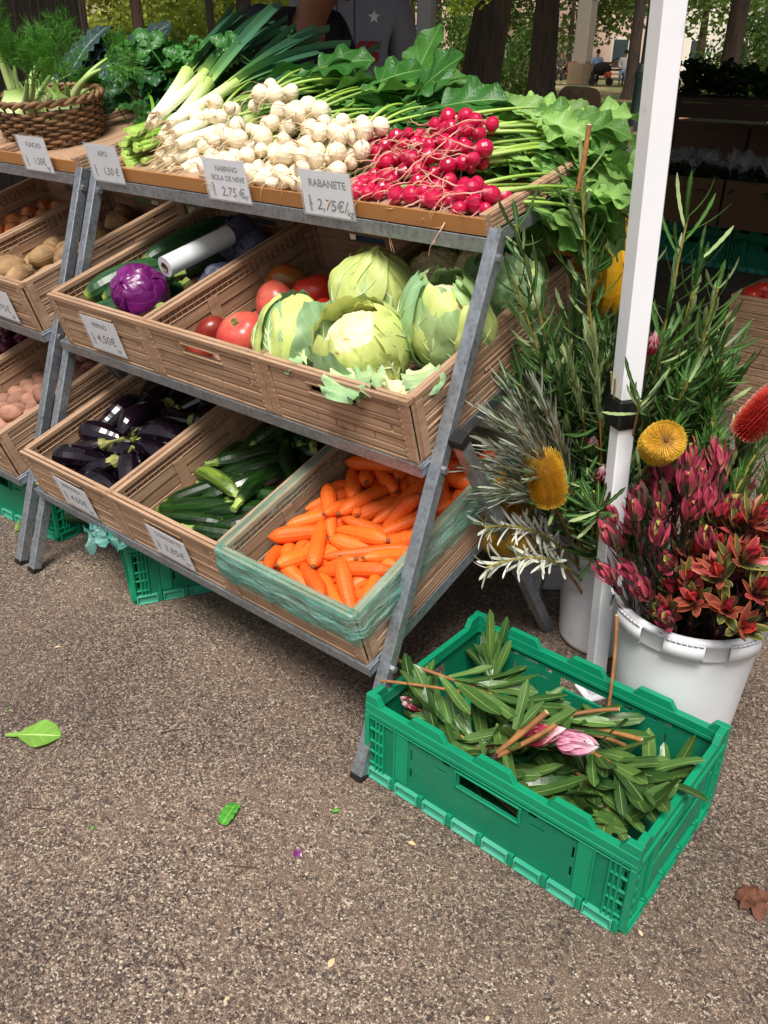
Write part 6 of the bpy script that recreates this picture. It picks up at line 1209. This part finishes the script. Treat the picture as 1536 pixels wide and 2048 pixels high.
def person(M, label, top, bottom, skin=M_SKIN2, pose=None, hair=M_HAIR, detail=True, grp=None, shoe=None):
    P = dict(POSE); P.update(pose or {}); P = {k: Vector(v) for k, v in P.items()}; o = thing('person', label, 'person', M, grp)
    V, E, R = [], [], []; ix = {}
    def add(k, p, r, par=None): ix[k] = len(V); V.append(p); R.append(r); (E.append((ix[par], ix[k])) if par else None)
    add('pel', P['pel'], (.12, .09)); add('spi', P['spi'], (.11, .085), 'pel'); add('che', P['che'], (.12, .09), 'spi'); add('nec', P['nec'], .055, 'che'); add('hb', P['hb'], .062, 'nec'); add('hm', P['hm'], (.075, .092), 'hb'); add('ht', P['ht'], (.055, .065), 'hm')
    for s in 'lr':
        add('s'+s, P['s'+s], .055, 'che'); add('e'+s, P['e'+s], .040, 's'+s); add('w'+s, P['w'+s], .026, 'e'+s); hd = (P['w'+s]-P['e'+s]).normalized(); pa = P['w'+s]+hd*.075; add('p'+s, pa, (.034, .018), 'w'+s)
        add('h'+s, P['h'+s], .085, 'pel'); add('k'+s, P['k'+s], .055, 'h'+s); add('a'+s, P['a'+s], .04, 'k'+s); add('t'+s, P['t'+s], (.04, .025), 'a'+s)
        if detail:
            sd_ = hd.cross(Vector((0, -1, .2))).normalized(); nn = sd_.cross(hd)
            for f in range(4): q = pa+sd_*(.027-.018*f)+hd*.02; L = (.062, .075, .07, .055)[f]; add(f'f{s}{f}', q+hd*L*.5+nn*.008, .009, 'p'+s); add(f'g{s}{f}', q+hd*L+nn*.025, .0075, f'f{s}{f}')
            add('th'+s, P['w'+s]+hd*.045+sd_*.045, .011, 'w'+s); add('ti'+s, P['w'+s]+hd*.085+sd_*.055+nn*.01, .009, 'th'+s)
    skinned('body', V, E, R, skin, o, 2 if detail else 1)
    def sub(name, keys, edges, rad, m, extra=None):
        vv = [P[k] if isinstance(k, str) else Vector(k) for k in keys]; skinned(name, vv, edges, rad, m, o, 2 if detail else 1)
    mid = lambda a, b_, f: P[a].lerp(P[b_], f)
    sub('jacket', ['pel', 'spi', 'che', mid('che', 'nec', .75), 'sl', 'el', mid('el', 'wl', .92), 'sr', 'er', mid('er', 'wr', .92)], [(0, 1), (1, 2), (2, 3), (2, 4), (4, 5), (5, 6), (2, 7), (7, 8), (8, 9)], [(.165, .13), (.155, .125), (.165, .13), .085, .085, .062, .05, .085, .062, .05], top)
    sub('trousers', [mid('pel', 'spi', .2), 'hl', 'kl', mid('kl', 'al', .9), 'hr', 'kr', mid('kr', 'ar', .9)], [(0, 1), (1, 2), (2, 3), (0, 4), (4, 5), (5, 6)], [(.145, .115), .105, .075, .062, .105, .075, .062], bottom)
    for s in 'lr': sub('shoe', [P['a'+s]-Vector((0, -.01, .02)), P['t'+s], P['t'+s].lerp(P['a'+s], .5)], [(0, 2), (2, 1)], [.05, (.048, .035), .05], shoe or M_BLACK)
    if hair:
        hd = P['ht']-P['hb']; c = P['hm']+hd*.12; up = hd.normalized(); b = MB(); Q, TH, PH = blob(18, 12); Q = Q[:8]; Fm = frame(c, up, P['hm']-P['nec']+Vector((0, 1, .01))); b.grid(np.stack([Q[..., 2]*.112, Q[..., 0]*.088, Q[..., 1]*.105], -1)*1.02, 0, 0, 0, True); b.build('hair', hair, o, Fm)
    if detail:                                          # face: nose, eyes, ears on the head
        up = (P['ht']-P['hb']).normalized(); fw = Vector((0, -1, 0)); fw = (fw-up*fw.dot(up)).normalized() if pose is None or 'fw' not in pose else Vector(pose['fw']); sd_ = fw.cross(up); c = P['hm']
        b = MB(); b.tube([c+fw*.088+up*.015, c+fw*.108-up*.018, c+fw*.112-up*.030, c+fw*.094-up*.036], [.008, .012, .016, .008], 8); b.build('nose', skin, o)
        for q in (-1, 1):
            b = MB(); Q, _, _ = blob(10, 8); b.grid(Q*.011+np.array(c+fw*.085+sd_*q*.032+up*.018), 0, 0, 0, True); b.build('eye', M_EYE, o)
            b = MB(); Q, _, _ = blob(10, 8); b.grid(Q*np.array([.010, .018, .030])+np.array(c+sd_*q*.080-fw*.002), 0, 0, 0, True); b.build('ear', skin, o)
        b = MB(); b.tube([c+fw*.090-up*.058-sd_*.022, c+fw*.099-up*.057, c+fw*.090-up*.058+sd_*.022], [.004, .007, .004], 6); b.build('mouth', mat('lips', lin('#7a4338'), .5), o)
    return o
NAVY = cloth('navy_jacket', '#11161f'); GREYH = cloth('grey_fleece', '#8d8f9c'); JEAN = cloth('blue_jeans', '#34465f'); DARKT = cloth('dark_trousers', '#22242a')
# stall keeper bending his head over the leeks
person(T(-1.52, 1.36, 0) @ RZ(1.65), 'stall keeper in a dark navy jacket bending over the leeks', NAVY, DARKT, M_SKIN, dict(spi=(0, -.02, 1.13), che=(0, -.06, 1.36), nec=(0, -.13, 1.475), hb=(0, -.165, 1.525), hm=(0, -.20, 1.60), ht=(0, -.205, 1.69), sl=(.18, -.06, 1.455), sr=(-.18, -.06, 1.455), el=(.24, -.14, 1.15), er=(-.24, -.14, 1.15), wl=(.20, -.36, 1.06), wr=(-.20, -.36, 1.06)))
ho = person(T(-1.80, 2.02, 0) @ RZ(.62) @ S(1.09), 'person in a grey hooded sweatshirt with red letters and a white star', GREYH, JEAN, M_SKIN2, None)
b = MB(); an = np.linspace(.3, 2*PI-.3, 16); b.tube(np.stack([.085*np.sin(an), .035-.075*np.cos(an)*-1, 1.475+.02*np.cos(an)], 1), .028, 8); b.build('hood', GREYH, ho)
for x in (-.03, .03): b = MB(); b.tube(curve((x, -.10, 1.44), (x*1.1, -.155, 1.38), (x*1.2, -.152, 1.26), 6), .0035, 5); b.build('drawstring', mat('cord', lin('#4a4c58'), .7), ho)
M_RED = mat('red_print', lin('#9a1f2e'), .6); M_WHT = mat('white_print', lin('#e8e8e8'), .6)
def decal(me, m, M, nm): me.materials.clear(); me.materials.append(m); o = OB(nm, me, ho, M); md = o.modifiers.new('wrap', 'SHRINKWRAP'); md.target = [c for c in ho.children if c.name.startswith('jacket')][0]; md.wrap_method = 'PROJECT'; md.use_project_x = False; md.use_project_y = False; md.use_project_z = True; md.use_negative_direction = True; md.use_positive_direction = True; md.offset = .004
tm = text_mesh('Dxs', .15, .12, .004); bmh = __import__('bmesh').new(); bmh.from_mesh(tm); __import__('bmesh').ops.subdivide_edges(bmh, edges=bmh.edges[:], cuts=1); bmh.to_mesh(tm); bmh.free()
decal(tm, M_RED, T(-.125, -.22, 1.225) @ RX(PI/2), 'lettering')
b = MB(); sp = [(math.sin(i*PI/5)*(.024 if i % 2 == 0 else .0095), math.cos(i*PI/5)*(.024 if i % 2 == 0 else .0095), 0) for i in range(10)]; b.add(sp+[(0, 0, 0)], None, [(10, (i+1) % 10, i) for i in range(10)]); me = b.mesh('star', False); decal(me, M_WHT, T(.10, -.22, 1.375) @ RX(PI/2), 'star')

# ------------------------------------------------------------------ the park behind
def bark(name, c, d): return mat(name, lin(c), .9, .2, 3, col2=lin(d), c2s=5, stretch=(3, 3, .5), bump=.8, bs=12, bd=.03)
M_BARK = [bark('bark_dark', '#4a3d33', '#332a24'), bark('bark_brown', '#6a5545', '#4a3a2e'), bark('bark_grey', '#807466', '#5c5044')]
def leafcard(n, clumps, size, m, nm, R=1., flat=1., shell=.45, cr=.22, n2=None):
    cen = rng.normal(0, 1, (clumps, 3)); cen /= np.linalg.norm(cen, axis=1)[:, None]; cen *= (rng.uniform(shell, 1, clumps)**.6)[:, None]; cen[:, 2] *= flat
    p = cen[rng.integers(0, clumps, n)]+rng.normal(0, cr*.5, (n, 3)); kc = rng.uniform(0, 1, n)
    d = rng.normal(0, 1, (n, 3)); d[:, 2] -= .5; d /= np.linalg.norm(d, axis=1)[:, None]; u = np.cross(d, rng.normal(0, 1, (n, 3))); u /= np.linalg.norm(u, axis=1)[:, None]
    s = size*rng.uniform(.6, 1.3, n)[:, None]; p = p*R; V = np.stack([p, p+d*s*.5+u*s*.3, p+d*s, p+d*s*.5-u*s*.3], 1).reshape(-1, 3); b = MB(); b.add(V, np.arange(4*n).reshape(-1, 4), None, 0, 0, np.repeat(kc, 4)); return mk(b, nm, m)
def lf(c, l=.35): return mat('foliage', lin(c), .55, .2, 1.5, kvar=.4, leaf=l, ovar=.15)
M_TL = [lf('#5f7630', .42), lf('#46602a', .42), lf('#8f9c38', .42), lf('#a8ae48', .42), lf('#6f8f40', .42)]
CRN = [leafcard(7000, 120, .16, m_, 'crown', 2.6, .7) for m_ in M_TL]; BSH = [leafcard(5200, 90, .085, m_, 'foliage', .95, .85, .3, .3) for m_ in M_TL]
def tree(x, y, dia, H, lean, bk, cm, label, cz=None, cs=1.3, wob=.25, n_limb=5):
    t = thing('tree', label, 'tree', T(x, y, park_z(x, y)-.05 if math.hypot(x-.9, y+1) > 9 else 0), 'park trees'); o_ = rv(0, 50); n = 16; z = np.linspace(0, H, n)
    pts = np.stack([lean[0]*z+wob*np.array([noise.noise(Vector((o_, q*.35, 0))) for q in z])*z/H, lean[1]*z+wob*np.array([noise.noise(Vector((o_, q*.35, 9))) for q in z])*z/H, z], 1)
    r = dia/2*np.interp(z, [0, .15, .5, 2, H], [1.7, 1.25, 1.05, .95, .35]); b = MB(); b.tube(pts, r, 12)
    v = b.v[0]; ctr = np.repeat(pts, 12, 0); dv = v[:len(ctr)]-ctr; v[:len(ctr)] = ctr+dv*(1+.10*np.sin(np.tile(np.arange(12), n)*1.9+np.repeat(z, 12)*.8))[:, None]; b.build('trunk', M_BARK[bk], t)
    for k in range(n_limb):
        j = random.randrange(8, 15); a = k*2.4+rv(0, 1); L = rv(1.2, 2.6)*cs*.8; p = pts[j]; d = np.array([math.cos(a), math.sin(a), rv(.1, .7)]); b = MB(); b.tube(curve(p, p+d*L*.5+[0, 0, .2], p+d*L, 7), np.linspace(r[j]*.55, .02, 7), 6); b.build('limb', M_BARK[bk], t)
    if cm is not None: OB('crown', CRN[cm], t, T(pts[-1][0], pts[-1][1], cz if cz is not None else H) @ RZ(rv(0, 6)) @ S(cs, cs, cs*.8), kind='stuff')
    return t
random.seed(8)
tree(-8.60, 12.95, .62, 6.5, (.11, .05), 0, 1, 'thick dark tree trunk leaning over the path', 5.9, 1.2); tree(-9.69, 17.1, .52, 7, (0, 0), 0, 1, 'straight dark tree trunk beside the sawn log', 6.0, 1.2); tree(-10.59, 23.4, .30, 7, (.0, .0), 0, 1, 'slim dark tree in front of the far benches', 6.6, 1.2)
tree(-8.1, 9.7, .24, 6, (-.02, 0), 2, 0, 'slender pale barked tree of the twin trunks', 5.4, 1.3); tree(-7.25, 9.1, .36, 6, (-.02, .02), 2, 0, 'thicker pale barked tree of the twin trunks', 5.6, 1.3); tree(-5.92, 4.05, .105, 5, (-.02, .0), 1, 4, 'thin young tree growing behind the celery', 4.6, .9, .35); tree(-6.5, 5.7, .16, 5.4, (0, 0), 0, 4, 'young dark tree behind the leek leaves', 4.8, 1.0)
tree(-5.89, 4.88, .07, 4.6, (-.10, .05), 0, None, 'thin bent sapling behind the leek leaves', 4.4, .8, .3); tree(-6.63, 3.9, .17, 5.5, (0, 0), 2, 4, 'pale tree beside the dark slatted screen', 5., 1.); tree(-5.58, 16.84, .32, 6.5, (0, 0), 0, 4, 'tree standing behind the shaded stall table', 5.4, 1.5)
for i, (x, y, cm, cz, cs) in enumerate(((-17., 23., 1, 4.6, 1.5), (-13.9, 36.1, 0, 5.0, 1.8), (-8.5, 27.5, 4, 4.6, 1.6), (-17., 17.9, 2, 4.2, 1.4), (-16.5, 8.9, 3, 3.6, 1.3), (-16.3, 12.7, 3, 3.8, 1.3), (-25, 32, 1, 5., 1.8), (-25, 46, 1, 6., 2.), (-30, 28, 2, 4.4, 1.8), (-33, 20, 3, 4., 1.8), (-36, 36, 0, 4.5, 2.2), (-27, 47, 0, 5., 2.2), (-13, 56, 4, 5.5, 2.2), (-9, 52, 2, 5., 2.2), (-38, 12, 0, 4., 2.))):
    tree(x, y, rv(.28, .42), cz+.8, (rv(-.03, .03), 0), i % 3, cm, 'leafy park tree in the distance behind the market', cz, cs)
random.seed(19)
for i, (x, y, s, cm) in enumerate(((-14.2, 20.1, 1.35, 4), (-12.7, 21.2, 1.1, 4), (-8.4, 6.5, 1.2, 2), (-9.1, 8.75, 1.3, 3), (-11.5, 9.5, 1.5, 2), (-10.5, 3.6, 1.5, 4), (-13.5, 12.5, 1.5, 3), (-11, 12, 1.2, 4), (-24, 36, 1.2, 4), (-7.2, 2.6, 1.0, 4), (-6.6, 5.0, .9, 0), (-27, 30, 1.8, 4), (-24, 22, 1.7, 3), (-20, 15, 1.8, 2), (-18.5, 9.5, 1.7, 3), (-6, 19, 1.2, 4), (-4.5, 21, 1.4, 0))):
    t = thing('shrub', 'rounded leafy shrub growing in the park' if i > 1 else 'clipped green bush beside the leaning tree', 'shrub', T(x, y, park_z(x, y)), 'park shrubs'); OB('foliage', BSH[cm], t, T(0, 0, .75*s) @ RZ(rv(0, 6)) @ S(s), kind='stuff')
    b = MB(); b.tube([(0, 0, -.05), (0, 0, .8*s)], [.06, .03], 7); b.build('stem', M_BARK[1], t)
# hanging branch with fresh yellow green leaves
hb = thing('hanging_branch', 'branch with fresh yellow green leaves hanging in front of the leaning trunk', 'branch', T(-5.35, 8.05, 2.05)); M_YG = lf('#b4c832', .45)
b = MB(); b.tube(curve((.0, .0, .0), (-.1, .3, .5), (-.2, .5, 1.6), 8), np.linspace(.006, .02, 8), 6); b.build('limb', M_BARK[0], hb); OB('leaves', leafcard(900, 16, .075, M_YG, 'leaves', .42, .9, .2, .3), hb, T(.0, 0, .12), kind='stuff')
# slatted dark screen
sc_ = thing('slatted_screen', 'dark brown slatted screen standing behind the kale', 'screen', T(-3.98, 1.50, 0) @ RZ(math.atan2(.83, -.33))); M_SLAT = mat('dark_slat', lin('#3a302b'), .8, .25, 20, stretch=(20, 20, 2))
for i in range(38): b = MB(); x = -.35+i*.036; b.box((x, rv(-.003, .003), .05), (x+.028, .018, 2.3+rv(-.01, .01))); b.build('slat', M_SLAT, sc_, None, False)
for z in (.3, 1.2, 2.1): b = MB(); b.box((-.36, .0215, z), (1.02, .05, z+.06)); b.build('rail', M_SLAT, sc_, None, False)
# lamp post, log, benches, planter
lp = thing('lamp_post', 'dark green cast iron lamp post beside the tent pole', 'lamp post', T(-5.98, 13.97, park_z(-5.98, 13.97))); M_IRON = mat('green_iron', lin('#1e2f2a'), .5, .1)
b = MB(); b.tube([(0, 0, -.1), (0, 0, .12), (0, 0, .2), (0, 0, .75), (0, 0, .85), (0, 0, 1.0)], [.14, .14, .11, .10, .12, .06], 12); b.build('base', M_IRON, lp); b = MB(); b.tube([(0, 0, 1.0), (0, 0, 4.6)], [.05, .035], 10); b.build('shaft', M_IRON, lp)
b = MB(); b.tube([(0, 0, 4.6), (0, 0, 4.7), (0, 0, 5.1), (0, 0, 5.3)], [.05, .12, .2, .02], 8); b.build('lantern', mat('lantern_glass', lin('#c8ccc8'), .3), lp)
lg = thing('sawn_log', 'short sawn tree log lying on the park ground', 'log', T(-8.75, 17.1, park_z(-8.9, 17)+.22) @ RZ(-.5)); b = MB(); b.tube([(-.45, 0, 0), (-.2, 0, .01), (.2, 0, 0), (.45, 0, 0)], [.25, .24, .25, .24], 16, False); b.build('bark', M_BARK[1], lg)
for x in (-.449, .449): b = MB(); b.tube([(x, 0, 0), (x*1.004, 0, 0)], .238, 16); b.build('cut_face', mat('log_end', lin('#6a533c'), .9, .3, 12), lg)
M_BENCH = mat('bench_wood', lin('#8a5a3c'), .6, .2, 4, stretch=(1, 20, 20)); M_BENCHL = mat('bench_wood_pale', lin('#c48a6c'), .6, .15, 4, stretch=(1, 20, 20))
def bench(x, y, rz, label, m=M_BENCH, w=1.8, back=True):
    o = thing('park_bench', label, 'bench', T(x, y, park_z(x, y) if math.hypot(x-.9, y+1) > 9 else 0) @ RZ(rz), 'park benches')
    for k in range(4): b = MB(); b.box((-w/2, -.22+k*.115, .42), (w/2, -.13+k*.115, .455)); b.build('seat_slat', m, o, None, False)
    if back:
        for k in range(3): b = MB(); b.box((-w/2, .245+k*.03, .55+k*.12), (w/2, .275+k*.03, .645+k*.12)); b.build('back_slat', m, o, None, False)
    for s in (-1, 1):
        b = MB(); b.bar((s*w*.42, -.18, 0), (s*w*.42, -.15, .419), .05); b.build('leg', M_IRON, o); b = MB(); b.bar((s*w*.42, .2, 0), (s*w*.42, .2, .419), .05); b.build('leg', M_IRON, o)
        if back: b = MB(); b.bar((s*w*.42, .23, .42), (s*w*.42, .33, .9), .04); b.build('back_support', M_IRON, o)
bench(-18.0, 36.5, .4, 'park bench with people sitting on it far behind the trees'); bench(-19.9, 35.6, .4, 'empty stretch of park bench beside the wooden planter'); bench(-17.6, 22.6, .5, 'slatted park bench behind the pale twin trunks'); bench(-16.2, 37.2, .4, 'park bench beside the pram far away'); bench(-20.3, 29.5, .5, 'park bench in front of the standing couple')
bench(-2.3, 7.95, .12, 'pale slatted bench seen through the back of the stall', M_BENCHL, 1.5, True)
pt = thing('planter', 'square wooden planter beside the far bench', 'planter', T(-19.0, 36.3, park_z(-19, 36.3)) @ RZ(.4) @ S(.72)); b = MB(); b.box((-.75, -.7, 0), (.75, .7, 1.15)); b.build('box', mat('planter_wood', lin('#7d6a55'), .8, .15, 3, stretch=(1, 1, 8)), pt, None, False)
for k in range(9): b = MB(); b.box((-.74+k*.166, -.712, .03), (-.74+k*.166+.15, -.701, 1.12)); b.build('board', mat('planter_board', lin('#7a6650'), .8, .15) if k == 0 else bpy.data.materials['planter_board'], pt, None, False)
b = MB(); b.box((-.34, -.34, 0), (.34, .34, 4.5)); tag(b.build('stone_pillar', mat('pillar_stone', lin('#7c7268'), .9, .1), None, T(-20.8, 39.6, park_z(-20.8, 39.6)), False, .05), 'grey stone pillar behind the wooden planter', 'pillar')
SIT = dict(pel=(0, .05, .52), spi=(0, .10, .72), che=(0, .12, .92), nec=(0, .10, 1.09), hb=(0, .08, 1.16), hm=(0, .075, 1.24), ht=(0, .09, 1.32), sl=(.175, .11, 1.02), sr=(-.175, .11, 1.02), el=(.23, .05, .78), er=(-.23, .05, .78), wl=(.12, -.16, .66), wr=(-.12, -.16, .66), hl=(.09, 0, .50), hr=(-.09, 0, .50), kl=(.11, -.40, .50), kr=(-.11, -.40, .50), al=(.11, -.42, .09), ar=(-.11, -.42, .09), tl=(.12, -.56, .04), tr=(-.12, -.56, .04))
cl_ = {c: cloth('far_cloth', c) for c in ('#d8d4d0', '#15171c', '#3a5a8a', '#7f97b5', '#c87888', '#4a4038', '#e8e0d8', '#8a9a90', '#b08a9a')}
PZ = lambda x, y: T(x, y, park_z(x, y))
person(PZ(-22.9, 35.9) @ RZ(.6), 'standing person in a white top and blue jeans far away', cl_['#d8d4d0'], cl_['#3a5a8a'], detail=False); person(PZ(-22.75, 36.7) @ RZ(2.2), 'standing person in black next to the person in white', cl_['#15171c'], cl_['#15171c'], detail=False)
for x, y, c, d, lb in ((-18.35, 36.35, '#7f97b5', '#15171c', 'person in a grey blue shirt sitting on the far bench'), (-17.3, 36.8, '#d8d4d0', '#7f97b5', 'person in white and pale jeans sitting on the far bench'), (-16.4, 37.15, '#b08a9a', '#3a5a8a', 'person in a mauve top on the bench by the pram'), (-19.7, 35.7, '#4a4038', '#15171c', 'person in brown sitting by the planter'), (-20.4, 35.4, '#e8e0d8', '#c87888', 'person in cream sitting beyond the planter'), (-16.0, 37.4, '#8a9a90', '#15171c', 'person in green grey at the end of the far bench')):
    person(PZ(x, y) @ RZ(.4), lb, cl_[c], cl_[d], pose=SIT, detail=False)
pr = thing('pram', 'black pram with an orange bag in front of the far bench', 'pram', PZ(-17.75, 35.7) @ RZ(.5)); M_PR = cloth('pram_fabric', '#14161a')
b = MB(); P_, _, _ = blob(16, 10); b.grid(P_*np.array([.38, .24, .26])+np.array([0, 0, .62]), 0, 0, 0, True); b.build('seat', M_PR, pr); b = MB(); b.tube(curve((-.25, 0, .6), (.2, 0, .75), (.6, 0, 1.05), 8), .02, 6); b.build('handle', M_BLACK, pr); b = MB(); b.box((.1, -.2, .3), (.4, .2, .52)); b.build('bag', mat('orange_bag', lin('#c8622a'), .8), pr, None, False, .03)
for x in (-.35, .35):
    for y in (-.25, .25): b = MB(); b.tube([(x, y-.02, .15), (x, y+.02, .15)], .15, 14); b.build('wheel', M_BLACK, pr); b = MB(); b.bar((x, y, .15), (x*.4, y*.8, .5), .025); b.build('strut', M_BLACK, pr)
# pale houses closing the view
def house(x, y, rz, w, h, c, label):
    o = thing('house', label, 'house', T(x, y, 0) @ RZ(rz), 'pale houses beyond the park'); b = MB(); b.box((-w/2, 0, 0), (w/2, 10, h)); b.build('wall', mat('render_wall', lin(c), .9, .08, .5), o, None, False); b = MB(); b.prism([(-w/2-.3, 0), (w/2+.3, 0), (0, 2.6)], -.3, 10.3, Matrix(((1, 0, 0, 0), (0, 0, 1, 0), (0, 1, 0, h+.01), (0, 0, 0, 1)))); b.build('roof', mat('roof_tiles', lin('#9a5638'), .85, .15, 4), o, None, False)
    for f in range(int(h//3.2)):
        for k in range(int(w//2.4)):
            b = MB(); x0 = -w/2+.9+k*2.4; z0 = .9+f*3.2; b.box((x0, -.03, z0), (x0+1.1, -.002, z0+1.7)); wn = b.build('window', mat('window_frame', lin('#e8e4dc'), .5) if 'window_frame' not in bpy.data.materials else bpy.data.materials['window_frame'], o, None, False)
            b = MB(); b.box((x0+.1, -.036, z0+.1), (x0+1., -.031, z0+1.6)); b.build('pane', mat('window_glass', lin('#3a4448'), .1) if 'window_glass' not in bpy.data.materials else bpy.data.materials['window_glass'], wn, None, False)
for x, y, rz, w, h, c, lb in ((-46, 18, 1.25, 18, 10, '#d8b4a4', 'pink rendered house behind the shrubs at the slatted screen'), (-42, 36, .95, 18, 10, '#e0cdbc', 'cream rendered house behind the park trees'), (-31, 52, .62, 16, 9, '#d9b9a8', 'rose rendered house behind the standing couple'), (-18, 60, .35, 18, 9, '#e6ddd2', 'white rendered house behind the far benches'), (-2, 64, .05, 16, 10, '#dcc4b2', 'tan rendered house beyond the stall table')): house(x, y, rz, w, h, c, lb)
